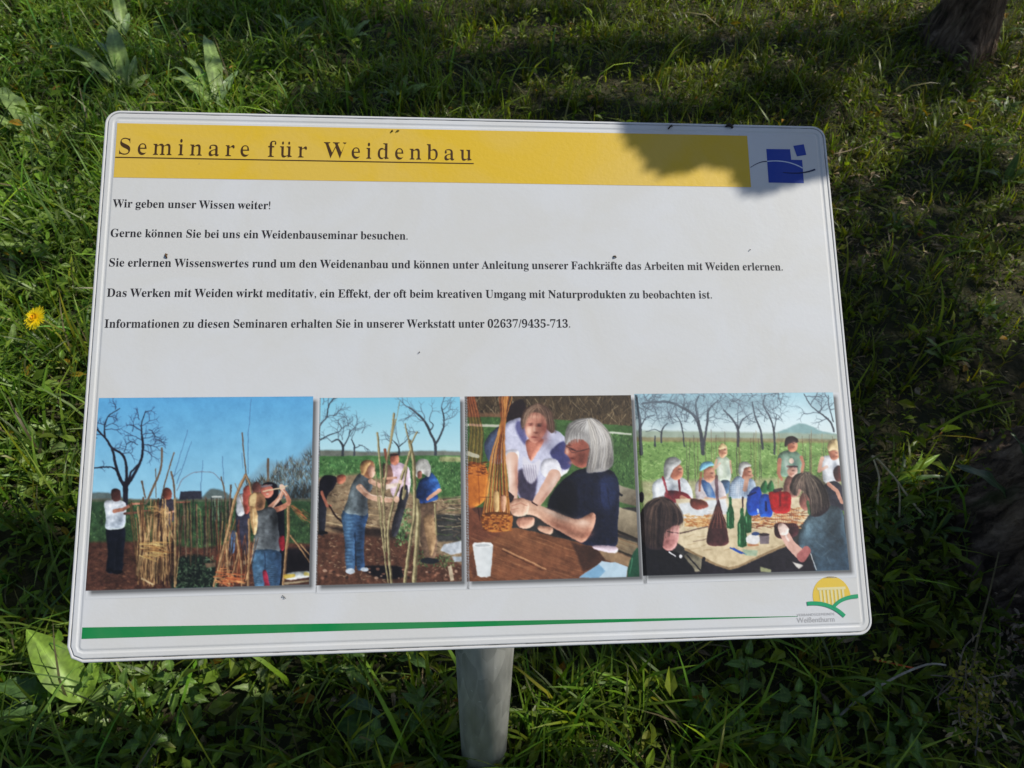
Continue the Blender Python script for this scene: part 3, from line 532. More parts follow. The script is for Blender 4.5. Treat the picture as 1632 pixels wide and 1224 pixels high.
GLYPHS={'!':[271,[[79,543,85,436,110,264,120,216,135,201,150,216,160,264,185,436,191,543,188,608,177,654,160,682,135,691,110,682,93,654,82,608],[136,111,94,93,76,51,94,9,136,-9,178,9,196,51,178,93]]],',':[219,[[59,-118,111,-94,147,-59,169,-17,176,26,171,66,157,97,134,116,105,123,63,107,46,66,60,26,95,10,93,-50,59,-99]]],'-':[323,[[283,267,40,267,40,174,283,174]]],'.':[219,[[109,111,67,93,49,51,67,9,109,-9,151,9,169,51,151,93]]],'/':[281,[[8,-9,78,-9,274,691,204,691]]],'0':[559,[[280,-10,237,-7,198,2,164,16,135,36,110,61,89,91,71,126,58,165,47,208,40,255,35,305,34,359,35,413,40,463,47,509,58,552,71,591,89,625,110,654,135,679,164,699,199,713,237,721,281,724,322,721,360,713,393,699,422,679,446,654,468,625,486,590,500,552,511,508,519,462,523,412,525,358,523,304,519,254,511,208,500,165,486,126,468,91,446,61,421,36,392,16,359,2,321,-7],[280,55,326,75,353,135,360,179,366,231,369,290,370,358,369,426,366,485,360,537,353,580,327,639,281,659,235,639,207,580,199,537,194,485,190,426,189,358,190,290,194,231,199,179,207,135,234,75]]],'1':[559,[[97,0,97,53,179,53,202,57,217,67,226,87,229,118,229,619,161,544,130,522,100,515,78,520,59,535,46,559,42,589,110,613,196,666,266,718,378,718,378,118,381,91,388,70,403,57,429,53,510,53,510,0]]],'2':[559,[[35,0,35,103,183,254,212,285,238,313,260,340,278,365,306,412,324,457,334,503,337,553,332,602,316,637,291,656,259,663,216,652,188,620,179,595,172,565,168,530,167,490,115,496,75,513,48,543,39,589,45,624,64,656,94,684,137,706,163,714,192,719,224,723,259,724,312,721,358,713,397,699,430,680,455,655,473,627,484,594,488,558,485,524,476,490,434,418,355,328,230,205,130,110,363,110,392,115,416,128,435,150,446,179,454,210,513,210,508,0]]],'3':[559,[[243,-10,207,-9,175,-6,146,0,121,7,79,27,51,52,34,80,28,110,34,144,54,168,81,183,113,188,122,132,147,92,186,68,236,60,268,63,297,73,322,91,342,118,355,156,359,207,349,259,319,301,297,317,270,329,239,336,204,338,142,338,142,400,208,400,265,410,304,441,327,487,335,547,330,595,314,632,288,655,252,663,220,657,198,641,182,615,173,583,166,508,111,513,70,530,45,557,36,597,50,646,92,687,123,703,161,715,206,722,257,724,308,721,353,713,392,700,426,682,453,658,473,630,484,598,488,561,485,529,477,499,463,473,444,449,421,427,395,409,366,393,335,381,416,355,454,331,485,300,506,258,513,206,507,150,491,104,464,66,430,37,389,16,343,1]]],'4':[559,[[180,0,180,53,208,53,240,56,266,66,284,87,290,125,290,186,13,186,13,247,297,714,436,714,436,252,540,252,540,186,436,186,436,125,442,87,460,66,487,56,518,53,531,53,531,0],[83,252,290,252,290,427,292,522,297,619,282,587,259,545,235,503,218,475]]],'5':[559,[[245,-10,209,-9,178,-6,149,0,125,8,86,28,60,53,45,81,40,111,46,142,62,163,88,176,120,180,131,124,144,98,165,78,193,65,230,60,262,64,291,75,316,94,336,124,349,166,353,220,344,285,318,332,275,359,217,368,154,363,106,350,60,368,92,714,470,714,475,532,418,532,410,566,397,594,384,602,364,604,156,604,140,419,188,430,250,434,305,431,355,421,398,404,436,381,467,350,489,314,502,270,506,220,500,160,483,111,455,71,421,41,380,18,336,2]]],'6':[559,[[293,-10,257,-8,224,-1,192,11,163,27,137,47,113,73,93,103,76,139,62,179,53,224,47,275,45,330,46,371,49,410,55,448,62,485,72,519,84,552,99,582,115,610,134,635,155,657,178,677,204,694,232,707,263,716,295,722,330,724,388,720,434,709,467,691,490,668,503,642,507,614,500,585,480,560,443,542,387,536,382,596,362,646,345,660,321,665,268,648,227,597,211,559,199,513,191,461,186,401,240,427,277,435,324,438,367,435,406,424,440,407,470,384,493,354,510,318,521,277,524,231,520,180,509,134,491,93,466,57,433,28,393,7,347,-6],[296,56,330,66,357,96,366,118,373,147,378,181,379,221,377,259,373,291,365,318,355,340,325,368,287,377,259,373,230,362,186,329,188,262,195,205,205,158,219,121,254,72]]],'7':[559,[[165,0,431,605,168,605,128,592,110,554,104,504,44,504,49,714,526,714,526,665,250,0]]],'9':[559,[[227,-10,173,-6,131,7,100,25,79,49,67,76,63,103,66,123,75,140,90,153,112,160,130,119,154,84,188,61,232,53,290,71,332,126,360,216,373,343,348,316,316,295,277,280,231,275,190,278,153,288,119,305,90,328,66,358,49,393,38,435,35,482,37,517,42,550,50,580,62,609,96,657,142,694,168,707,198,716,230,722,264,724,299,722,333,715,364,704,393,689,420,669,443,644,464,615,482,580,496,540,506,495,512,444,514,388,513,348,510,308,505,270,498,234,489,198,477,166,464,135,448,107,429,81,408,58,385,38,359,21,330,7,298,-2,264,-8],[274,347,307,352,334,366,356,387,373,414,371,474,365,524,356,566,344,600,312,643,270,657,232,646,204,615,193,591,186,562,181,527,180,488,186,426,204,382,233,356]]],'A':[650,[[-13,0,-13,27,14,32,35,45,54,71,73,111,307,694,334,693,572,129,612,51,633,33,660,27,660,0,341,0,341,27,402,37,422,68,406,121,376,197,154,197,117,105,113,88,111,72,129,38,184,27,190,27,190,0],[169,239,360,239,263,475]]],'D':[738,[[30,0,30,26,69,32,94,44,106,69,110,111,110,557,105,606,91,635,64,648,22,653,22,678,330,678,415,673,488,656,551,628,604,590,644,541,674,483,691,416,697,339,675,191,608,85,496,21,340,0],[331,36,377,41,416,55,449,78,476,112,496,154,510,207,519,269,522,341,510,474,475,569,415,626,332,645,301,641,282,631,274,609,271,573,271,107,274,72,282,51,300,40]]],'E':[658,[[21,0,21,25,66,30,93,44,107,72,112,116,112,549,107,603,93,634,66,648,24,653,24,678,594,678,594,476,571,476,562,519,549,555,530,583,507,605,477,621,440,632,396,639,345,641,298,638,285,632,277,621,272,578,272,366,288,366,346,375,386,401,400,421,412,446,422,477,429,514,453,514,453,176,428,176,420,230,407,270,386,299,359,318,322,328,276,331,272,331,272,100,276,70,286,52,307,44,343,41,378,42,410,45,440,50,467,58,513,79,552,112,585,156,612,213,640,213,599,0]]],'F':[602,[[23,0,23,26,66,34,93,50,107,79,111,125,111,558,106,603,92,630,64,645,21,653,21,678,586,678,586,476,562,476,549,532,529,574,501,605,462,626,437,633,409,638,378,641,342,642,298,640,277,627,271,593,271,368,283,368,341,377,381,403,396,423,408,448,417,479,423,516,450,516,450,176,424,176,418,217,409,251,397,278,382,299,341,324,281,333,271,333,271,120,280,64,292,46,312,35,382,26,382,0]]],'G':[756,[[399,-15,347,-12,298,-4,252,10,211,29,173,53,139,82,110,115,86,153,66,195,52,240,44,289,41,341,44,391,52,439,66,483,86,524,110,561,138,595,171,623,208,648,248,668,290,682,335,690,383,693,423,691,464,684,506,672,550,656,577,649,592,652,604,660,624,693,651,693,651,458,625,458,600,515,569,564,532,604,490,635,445,654,398,660,319,640,262,580,228,479,217,339,220,265,230,201,246,146,268,101,296,65,329,39,367,24,410,19,458,24,489,41,505,68,510,106,510,190,505,229,490,254,460,266,410,271,410,295,745,295,745,271,704,266,680,254,668,230,664,191,664,43,598,18,532,-1,466,-11]]],'I':[388,[[20,0,20,26,63,34,91,48,107,73,112,112,112,576,107,614,94,637,67,648,20,653,20,678,364,678,364,653,319,648,292,637,277,614,272,576,272,115,279,66,289,50,307,39,366,26,366,0]]],'N':[735,[[600,-16,159,521,159,117,163,73,177,46,203,32,248,26,248,0,27,0,27,26,81,35,96,45,106,62,113,117,113,578,54,645,27,653,27,678,233,678,582,251,582,562,575,617,565,632,549,643,493,653,493,678,714,678,714,653,671,647,645,633,632,605,628,561,628,-16]]],'S':[581,[[64,-16,64,235,93,235,107,184,123,140,143,104,166,74,192,51,222,35,256,25,293,22,344,30,383,54,407,89,415,133,410,164,395,192,370,217,335,238,242,284,201,306,167,329,138,352,115,376,97,402,84,430,77,461,74,494,81,551,100,600,131,639,172,669,220,688,275,694,342,687,420,667,434,664,446,662,467,670,477,694,505,694,505,475,480,475,462,528,437,573,406,610,370,639,330,656,289,662,243,655,208,635,185,604,178,566,185,530,204,501,236,476,281,451,377,406,431,377,473,347,502,315,521,280,532,242,535,198,527,138,505,86,468,43,418,12,389,0,357,-8,323,-13,286,-15,236,-12,187,1,147,14,126,18,103,11,91,-16]]],'U':[733,[[369,-19,305,-15,250,-4,205,16,170,43,143,77,124,120,113,172,109,231,109,564,104,605,91,631,64,646,22,653,22,678,358,678,358,653,302,643,285,633,275,618,269,564,269,208,271,167,277,131,288,101,303,77,346,44,409,33,486,46,540,84,573,148,584,237,584,563,579,604,565,631,537,645,489,653,489,678,706,678,706,653,668,644,645,628,633,602,629,563,629,270,625,198,613,137,593,87,566,48,529,19,485,-2,431,-15]]],'W':[910,[[254,-16,48,585,23,636,4,648,-23,653,-23,678,269,678,269,653,223,643,213,631,209,611,220,555,332,228,448,525,426,594,414,623,398,640,375,648,341,653,341,678,654,678,654,653,602,643,585,613,594,575,706,247,805,550,817,605,813,627,801,641,780,649,749,653,749,678,929,678,929,653,904,644,885,627,856,565,664,-16,637,-16,470,460,283,-16]]],'a':[512,[[379,-15,321,2,298,52,263,24,225,3,185,-9,142,-13,96,-6,60,17,38,51,30,94,34,126,46,154,66,180,95,203,131,223,177,244,232,264,296,283,296,359,292,395,278,421,255,435,220,440,171,432,155,408,169,382,180,363,183,344,178,320,164,301,142,288,115,284,87,289,67,303,53,324,49,352,55,385,73,415,103,439,141,458,188,470,241,474,291,472,332,464,366,452,392,435,411,413,425,385,433,352,436,313,436,93,439,59,453,51,477,62,490,41,465,17,438,-1,409,-12],[225,50,259,61,296,94,296,252,244,234,206,206,184,170,176,125,188,69]]],'b':[537,[[64,-17,64,578,62,616,55,638,39,649,12,654,12,678,206,678,206,415,232,441,261,459,294,470,329,474,379,467,423,445,459,411,486,365,496,339,503,310,508,280,509,247,507,210,502,175,493,143,481,112,465,84,447,59,425,38,402,19,375,4,347,-7,318,-13,286,-15,253,-11,220,-1,188,17,156,42,79,-17],[272,21,317,34,345,73,354,104,360,141,364,186,365,238,364,281,360,318,353,349,344,374,316,406,274,417,252,413,231,402,215,383,206,360,206,102,223,41]]],'c':[437,[[232,-15,178,-7,129,16,88,53,56,101,44,129,36,159,31,190,29,223,31,258,37,292,46,323,60,353,76,379,95,403,118,424,143,442,170,456,198,467,228,473,260,475,324,467,373,444,403,409,413,365,409,340,397,321,377,308,352,304,307,321,292,373,293,389,294,404,284,433,252,442,215,432,188,401,172,350,167,279,169,228,176,183,188,145,204,114,248,71,304,57,356,70,404,107,424,90,384,44,339,11,288,-8]]],'d':[551,[[208,-15,159,-7,116,16,79,52,52,99,42,126,35,156,30,186,29,219,31,256,35,291,43,324,54,354,83,405,121,443,167,466,217,474,250,470,281,460,308,442,332,417,332,597,328,623,316,641,295,650,262,654,262,678,475,678,475,112,477,81,484,61,498,48,526,41,526,16,484,14,438,8,387,-1,332,-15,332,58,309,26,280,3,247,-10],[255,42,278,47,301,62,320,84,332,113,332,360,324,383,307,402,285,414,259,418,219,406,194,372,186,345,180,313,176,273,175,228,176,184,179,146,185,113,193,87,218,53]]],'e':[448,[[229,-15,174,-7,126,16,86,52,55,102,44,131,36,163,31,197,29,234,31,268,36,300,44,330,56,358,88,406,130,443,179,466,234,474,275,470,311,460,343,442,371,417,393,386,408,349,418,306,421,258,421,247,174,247,182,167,206,109,244,75,297,63,326,67,353,79,378,100,402,128,424,108,384,54,339,16,287,-7],[173,286,300,286,300,320,297,375,288,413,269,435,240,442,211,433,190,407,177,364,173,303]]],'f':[318,[[22,0,22,24,59,33,74,52,78,109,78,412,24,412,24,462,78,462,78,526,81,563,90,596,105,625,126,649,152,668,183,681,219,689,259,692,315,685,357,664,383,632,392,595,388,567,375,546,356,533,334,529,310,533,291,544,279,560,275,582,287,626,292,635,294,644,288,656,268,660,243,655,229,640,220,581,220,462,303,462,303,412,220,412,220,97,224,60,235,38,258,28,297,24,297,0]]],'g':[487,[[217,-209,171,-207,132,-202,98,-193,71,-181,34,-149,21,-111,41,-68,102,-38,52,-1,35,45,42,80,63,110,99,138,152,164,100,190,63,224,40,266,33,316,39,360,59,399,90,430,131,454,179,469,234,474,292,469,347,453,472,453,472,399,399,399,425,354,434,303,428,262,411,225,384,195,348,172,305,158,256,153,234,154,211,155,187,151,168,141,154,125,150,106,165,81,210,73,261,73,298,72,332,70,361,66,386,60,425,43,451,19,465,-14,470,-55,466,-89,454,-119,434,-146,406,-168,370,-186,326,-199,275,-206],[234,185,264,193,284,217,294,257,297,314,294,371,284,411,264,434,234,442,204,434,185,411,174,371,170,314,174,257,185,217,204,193],[239,-173,306,-168,354,-154,382,-131,392,-98,387,-76,371,-62,344,-54,305,-51,144,-51,118,-77,109,-108,117,-133,141,-154,181,-168]]],'h':[567,[[27,0,27,24,52,28,67,38,75,56,78,83,78,594,76,621,68,639,53,650,28,655,28,678,220,678,220,397,250,431,284,455,321,469,362,474,419,464,460,434,484,385,492,315,492,83,495,56,502,39,517,28,541,24,541,0,301,0,301,24,308,24,340,39,350,83,350,323,341,384,327,399,302,404,258,391,220,350,220,83,222,56,230,39,244,28,268,24,268,0]]],'i':[295,[[150,539,121,544,97,561,80,585,75,614,80,644,97,668,121,685,150,690,179,685,204,668,220,644,225,614,220,585,203,561,179,544],[27,0,27,24,52,29,68,38,75,55,78,83,78,375,76,406,70,424,55,433,30,437,31,462,221,462,221,83,223,56,230,39,244,29,268,24,268,0]]],'k':[534,[[26,0,26,24,52,29,68,39,75,56,78,83,78,592,70,640,56,649,30,654,31,678,220,678,220,251,338,369,357,393,363,414,350,431,311,437,306,437,306,462,514,462,514,437,459,423,409,387,331,311,515,51,536,31,560,24,560,0,314,0,314,24,323,24,348,30,356,47,345,73,242,219,220,200,220,83,222,56,230,39,244,29,268,24,268,0]]],'l':[297,[[27,0,27,24,52,29,68,38,75,55,78,83,78,592,70,639,56,650,30,654,30,678,221,678,221,83,223,56,230,39,244,29,268,24,268,0]]],'m':[825,[[27,0,27,24,52,28,67,38,75,56,78,83,78,377,76,404,68,423,53,434,28,438,28,462,218,462,218,394,248,429,280,454,315,469,353,474,399,469,435,453,461,426,477,389,508,426,542,453,580,469,622,474,678,464,718,434,742,385,750,315,750,83,752,56,760,39,774,28,798,24,798,0,562,0,562,24,586,28,600,39,608,57,610,83,610,323,601,384,587,399,562,404,520,391,483,353,483,83,485,57,493,39,507,28,530,24,530,0,297,0,297,24,321,28,335,39,343,57,345,83,345,323,336,384,322,399,297,404,254,391,218,350,218,83,220,57,227,40,241,29,264,24,264,0]]],'n':[567,[[27,0,27,24,52,28,67,38,75,56,78,83,78,377,76,404,68,423,53,434,28,438,28,462,220,462,220,398,250,431,283,455,321,469,362,474,419,464,460,434,484,385,492,315,492,83,495,56,502,39,517,28,541,24,541,0,301,0,301,24,308,24,340,39,350,83,350,323,341,384,327,399,302,404,258,391,220,350,220,83,222,56,230,39,244,28,268,24,268,0]]],'o':[501,[[251,-15,219,-13,189,-7,161,3,135,17,90,55,56,105,44,133,35,163,30,195,28,229,30,264,35,296,44,327,56,356,90,405,135,443,189,466,250,474,311,466,365,443,410,406,444,357,456,328,465,298,470,264,472,229,470,194,465,161,456,131,444,102,410,53,366,16,312,-7],[251,17,287,27,311,58,324,121,327,229,326,289,323,339,317,376,309,403,286,435,251,445,214,434,191,403,184,376,178,338,175,290,174,230,178,122,191,58,215,27]]],'p':[553,[[26,-207,26,-184,60,-175,75,-150,78,-95,78,362,76,400,69,422,55,433,29,439,29,462,213,462,213,391,238,428,268,454,303,470,343,475,393,467,436,444,472,407,499,360,508,332,515,302,520,271,521,238,520,202,515,169,508,137,498,108,470,56,434,18,389,-7,338,-15,303,-11,272,1,244,20,220,48,220,-86,226,-147,235,-165,249,-175,294,-183,294,-207],[291,42,330,54,356,88,365,115,371,148,375,186,376,230,375,273,372,310,366,342,359,369,335,403,296,414,254,398,220,350,220,102,249,57]]],'r':[428,[[27,0,27,24,52,29,68,38,75,55,78,83,78,375,76,406,69,425,55,433,30,437,31,462,217,462,217,375,245,417,279,449,313,468,347,474,384,469,410,453,426,428,431,396,427,370,414,349,394,336,369,331,346,334,331,344,308,372,296,383,281,387,261,380,241,360,227,327,222,286,222,83,226,55,237,38,258,28,294,24,294,0]]],'s':[429,[[225,-15,181,-9,129,9,109,13,89,7,76,-13,53,-13,53,157,79,157,99,101,129,58,167,31,209,22,242,26,266,40,281,60,286,87,273,125,232,156,159,193,113,221,81,252,62,288,55,328,65,386,97,433,119,451,146,465,176,472,210,475,247,471,296,458,307,456,317,454,332,459,343,475,363,475,363,330,340,330,320,378,293,413,259,434,222,441,194,437,173,426,160,408,156,386,160,364,172,346,218,315,285,282,329,255,360,226,377,189,383,141,380,107,372,76,359,50,340,27,316,9,289,-5,259,-12]]],'t':[340,[[184,-14,133,-7,98,16,79,53,72,106,72,415,30,415,30,446,131,550,192,631,215,631,215,462,309,462,309,415,215,415,215,122,223,76,233,64,250,60,282,73,307,111,331,98,305,49,271,14,231,-7]]],'u':[558,[[195,-15,136,-5,97,26,84,48,75,75,70,107,68,144,68,369,66,399,59,421,43,433,17,438,17,462,211,462,211,110,214,87,225,69,241,57,263,53,305,64,340,98,340,369,337,401,329,422,312,434,282,438,282,462,482,462,482,104,485,76,493,58,509,49,536,44,536,19,493,17,446,11,395,0,340,-15,340,60,312,29,277,5,238,-10]]],'v':[456,[[212,-15,57,369,33,419,18,432,-4,437,-4,462,244,462,244,438,232,438,202,431,192,411,194,399,275,182,351,376,359,405,345,430,303,438,303,462,454,462,454,439,430,430,414,415,387,362,238,-15]]],'w':[647,[[182,-15,25,394,9,424,-16,437,-16,462,206,462,206,437,178,431,170,411,172,396,178,376,248,189,314,350,299,396,282,430,250,439,250,462,481,462,481,437,450,430,440,411,441,401,443,390,500,210,569,381,576,410,573,422,566,430,530,439,530,462,663,462,663,439,645,435,633,424,613,384,453,-15,430,-15,332,293,208,-15]]],'z':[436,[[19,0,19,21,250,428,191,428,143,422,108,405,83,372,65,322,39,322,47,462,409,462,409,433,187,37,227,37,288,44,332,65,363,103,387,160,411,160,399,0]]]}
SANS={'A':[667,[[362,686,293,686,0,0,100,0,186,201,476,201,567,0,667,0],[326,536,436,289,224,289]]],'B':[563,[[75,0,309,0,418,17,490,60,530,118,543,182,532,246,499,298,448,337,379,360,379,362,425,387,458,419,477,459,483,508,471,571,433,627,368,667,273,682,75,682],[173,594,263,594,320,586,356,566,376,535,382,499,373,451,346,417,301,397,238,390,173,390],[173,302,291,302,358,294,405,272,433,239,442,196,435,158,412,123,367,98,296,88,173,88]]],'D':[750,[[76,0,342,0,493,29,607,105,679,214,704,341,683,462,617,572,504,651,341,682,76,682],[174,594,325,594,449,574,536,519,586,438,603,341,592,266,550,183,466,116,330,88,174,88]]],'E':[500,[[462,682,75,682,75,0,471,0,471,88,173,88,173,300,452,300,452,388,173,388,173,594,462,594]]],'G':[740,[[673,336,444,336,444,248,575,248,575,108,540,97,503,89,466,83,427,81,316,100,228,154,171,235,151,340,171,443,227,526,310,581,414,601,476,597,537,584,599,563,659,534,659,633,587,661,527,679,473,688,416,691,271,664,155,589,78,477,50,337,77,199,153,89,268,17,413,-9,481,-6,545,4,607,21,673,47]]],'I':[250,[[174,682,76,682,76,0,174,0]]],'M':[781,[[709,682,618,682,391,402,165,682,73,682,73,0,171,0,171,531,173,531,383,267,399,267,609,531,611,531,611,0,709,0]]],'N':[781,[[706,682,614,682,614,154,152,682,74,682,74,0,166,0,166,525,622,0,706,0]]],'R':[604,[[77,682,77,0,175,0,175,296,216,296,253,291,292,271,338,223,397,140,487,0,604,0,511,135,474,195,439,246,402,289,359,324,408,351,443,389,465,436,473,491,457,571,413,631,342,669,249,682],[175,598,238,598,299,591,340,570,364,538,372,495,366,454,345,418,303,393,238,384,175,384]]],'S':[458,[[399,643,362,664,325,679,286,688,247,691,162,678,97,642,55,584,40,509,86,396,188,320,289,252,335,165,328,136,308,108,273,87,224,79,175,85,128,105,84,136,44,178,44,54,87,26,133,6,182,-5,235,-9,311,5,372,43,412,102,426,176,380,303,279,381,177,443,131,522,139,555,161,581,196,597,239,603,275,600,315,588,356,566,399,532]]],'V':[604,[[604,682,507,682,303,203,98,682,0,682,295,-6,315,-6]]],'W':[1042,[[1041,682,944,682,758,212,568,682,475,682,286,212,98,682,0,682,276,-6,295,-6,521,552,745,-6,764,-6]]],'e':[479,[[438,130,399,107,360,90,321,80,281,76,223,85,179,110,147,152,130,211,446,211,432,320,393,397,332,443,251,458,166,442,100,395,56,323,41,230,55,140,98,64,166,11,259,-9,311,-6,357,4,398,21,438,44],[132,270,146,317,172,352,207,374,253,381,296,373,328,351,349,316,358,270]]],'h':[500,[[150,682,61,682,61,0,150,0,150,322,180,352,207,372,234,383,262,387,299,379,326,357,344,323,350,278,350,0,439,0,439,275,427,355,396,413,347,447,286,458,249,453,213,440,180,419,152,390,150,390]]],'i':[219,[[154,449,65,449,65,0,154,0],[163,585,147,622,110,638,73,622,57,585,73,548,110,532,147,548]]],'m':[771,[[59,449,59,0,148,0,148,326,175,353,201,371,229,380,260,383,291,377,317,358,335,326,341,279,341,0,430,0,430,326,481,367,530,383,566,376,596,356,616,323,623,278,623,0,712,0,712,282,702,354,672,410,625,445,563,458,518,452,479,434,444,408,413,377,387,412,356,437,320,453,279,458,247,454,215,441,182,420,148,390,148,449]]],'n':[500,[[150,449,61,449,61,0,150,0,150,322,180,352,207,372,234,383,262,387,299,379,326,357,344,323,350,278,350,0,439,0,439,277,427,357,394,414,346,447,286,458,249,453,213,440,180,419,152,390,150,390]]],'r':[396,[[69,449,69,0,158,0,158,235,166,289,190,333,224,362,267,373,306,361,350,329,397,406,343,445,290,458,258,452,226,432,193,397,160,346,158,346,158,449]]],'t':[333,[[167,542,0,379,0,369,78,369,78,132,87,76,115,31,160,2,224,-9,277,0,332,21,332,104,280,79,231,71,189,85,167,139,167,369,309,369,309,449,167,449]]],'u':[500,[[437,0,437,449,348,449,348,128,325,101,299,81,271,69,241,65,201,72,172,91,155,122,149,164,149,449,60,449,60,170,71,94,103,38,152,3,215,-9,249,-4,284,9,318,30,348,57,348,0]]],'ß':[500,[[59,0,148,0,148,506,156,561,178,597,210,616,250,622,289,614,320,592,341,558,348,516,341,471,318,438,282,418,231,412,231,332,303,322,347,292,370,248,376,198,368,148,347,110,314,85,271,76,247,78,223,87,223,0,287,-9,361,6,418,47,454,112,467,196,458,260,434,313,394,352,340,375,340,377,381,401,412,435,432,478,439,526,426,595,388,647,328,680,249,691,172,680,112,646,73,591,59,517]]]}
# ---------- a small software painter for the four prints on the panel ----------
class Canvas:
    """rgb in display values 0..255; drawing coordinates are those of one survey of the print"""
    def __init__(s, rect, crop, zoom, ppm, seed):
        s.x0, s.y1, s.x1, s.y0 = rect               # mm on the panel
        s.k = ppm
        s.w = int(round((s.x1 - s.x0) * ppm)); s.h = int(round((s.y1 - s.y0) * ppm))
        s.a = np.full((s.h, s.w, 3), 62.0); s.crop = crop; s.zoom = zoom
        s.rng = np.random.default_rng(seed)
        p = s.T([(600, 600), (700, 600)]); s.sc = float(np.hypot(*(p[1] - p[0]))) / 100.0
    def T(s, pts):
        P = np.asarray(pts, float).reshape(-1, 2)
        u = s.crop[0] + P[:, 0] / s.zoom; v = s.crop[1] + P[:, 1] / s.zoom
        q = np.stack([u, v, np.ones_like(u)]).T @ HINV.T
        x = q[:, 0] / q[:, 2] * 1000; y = q[:, 1] / q[:, 2] * 1000
        return np.stack([(x - s.x0) * s.k, (s.y1 - y) * s.k], 1)
    def box(s, P, pad):
        x0 = max(0, int(P[:, 0].min() - pad)); x1 = min(s.w, int(P[:, 0].max() + pad) + 2)
        y0 = max(0, int(P[:, 1].min() - pad)); y1 = min(s.h, int(P[:, 1].max() + pad) + 2)
        return x0, x1, y0, y1
    def blend(s, b, al, col, var=0):
        x0, x1, y0, y1 = b
        c = np.array(col, float)
        if var: c = c + s.rng.normal(0, var, al.shape + (1,))
        s.a[y0:y1, x0:x1] = s.a[y0:y1, x0:x1] * (1 - al[..., None]) + c * al[..., None]
    def sdf(s, P, b):
        x0, x1, y0, y1 = b
        X, Y = np.meshgrid(np.arange(x0, x1) + .5, np.arange(y0, y1) + .5)
        D = np.full(X.shape, 1e9); ins = np.zeros(X.shape, bool)
        n = len(P)
        for i in range(n):
            ax, ay = P[i]; bx, by = P[(i + 1) % n]
            ex, ey = bx - ax, by - ay
            L = ex * ex + ey * ey + 1e-9
            t = np.clip(((X - ax) * ex + (Y - ay) * ey) / L, 0, 1)
            D = np.minimum(D, (X - ax - t * ex) ** 2 + (Y - ay - t * ey) ** 2)
            if abs(ey) > 1e-9:
                c = ((ay > Y) != (by > Y)) & (X < ex * (Y - ay) / ey + ax)
                ins ^= c
        D = np.sqrt(D); return np.where(ins, D, -D)
    def poly(s, pts, col, soft=1.0, alpha=1.0, smooth=False, col2=None, ang=90, var=0, vol=0):
        P = s.T(pts)
        if smooth: P = catmull(P)
        b = s.box(P, soft + 1)
        if b[1] <= b[0] or b[3] <= b[2]: return
        d = s.sdf(P, b); al = np.clip(d / soft + .5, 0, 1) * alpha
        if col2 is not None:
            X, Y = np.meshgrid(np.arange(b[0], b[1]), np.arange(b[2], b[3]))
            ca, sa = math.cos(math.radians(ang)), math.sin(math.radians(ang))
            pr = P @ np.array([ca, sa]); g = np.clip((X * ca + Y * sa - pr.min()) / (np.ptp(pr) + 1e-6), 0, 1)[..., None]
            c = np.array(col, float) * (1 - g) + np.array(col2, float) * g
        else: c = col
        if vol and min(b[1] - b[0], b[3] - b[2]) > 5:      # rounded form: lit from the upper left, with folds and grain
            R = max(3.0, min(14 * s.sc * 2, d.max())); gy, gx = np.gradient(d); k = np.clip(1 - d / R, 0, 1)
            g_ = -(gx * -.55 + gy * -.75) * k
            hh, ww = d.shape; f = noise2(hh, ww, 5, s.rng) + .7 * noise2(hh, ww, 11, s.rng) - .85; f2 = noise2(hh, ww, 2.2, s.rng) - .5
            m_ = 1 - vol * 1.1 * g_ + vol * .22 * f + vol * .10 * f2; c = np.clip(np.array(c, float) * m_[..., None], 0, 255)
        s.blend(b, al, c, var)
    def blob(s, pts, col, soft=1.2, alpha=1.0, vol=.42, **k): s.poly(pts, col, soft, alpha, smooth=True, vol=vol if soft < 5 else 0, **k)
    def ell(s, cx, cy, rx, ry, col, soft=1.2, alpha=1.0, rot=0, **k):
        t = np.linspace(0, 2 * math.pi, 19)[:-1]; r = math.radians(rot)
        x = rx * np.cos(t); y = ry * np.sin(t)
        s.poly(np.stack([cx + x * math.cos(r) - y * math.sin(r), cy + x * math.sin(r) + y * math.cos(r)], 1), col, soft, alpha, **k)
    def line(s, pts, w0, col, w1=None, alpha=1.0, smooth=False, soft=1.0, var=0):
        P = s.T(pts)
        if smooth: P = catmull(P, False)
        w1 = w0 if w1 is None else w1
        n = len(P) - 1; W = np.linspace(w0, w1, n + 1) * s.sc / 2
        b = s.box(P, max(W) + 2 + soft)
        if b[1] <= b[0] or b[3] <= b[2]: return
        X, Y = np.meshgrid(np.arange(b[0], b[1]) + .5, np.arange(b[2], b[3]) + .5)
        A = np.zeros(X.shape)
        for i in range(n):
            ax, ay = P[i]; ex, ey = P[i + 1] - P[i]
            t = np.clip(((X - ax) * ex + (Y - ay) * ey) / (ex * ex + ey * ey + 1e-9), 0, 1)
            d = np.sqrt((X - ax - t * ex) ** 2 + (Y - ay - t * ey) ** 2); r = W[i] + (W[i + 1] - W[i]) * t
            A = np.maximum(A, np.clip((r - d) / soft + .5, 0, 1) * np.minimum(1, r * 2.2))
        s.blend(b, A * alpha, col, var)
    def shade(s, cx, cy, rx, ry, f, power=1.0):
        c = s.T([(cx, cy)])[0]; rx *= s.sc; ry *= s.sc
        P = np.array([[c[0] - rx * 2, c[1] - ry * 2], [c[0] + rx * 2, c[1] + ry * 2]]); x0, x1, y0, y1 = s.box(P, 1)
        if x1 <= x0 or y1 <= y0: return
        X, Y = np.meshgrid(np.arange(x0, x1), np.arange(y0, y1))
        g = np.exp(-(((X - c[0]) / rx) ** 2 + ((Y - c[1]) / ry) ** 2))[..., None]
        s.a[y0:y1, x0:x1] *= 1 + (f - 1) * g
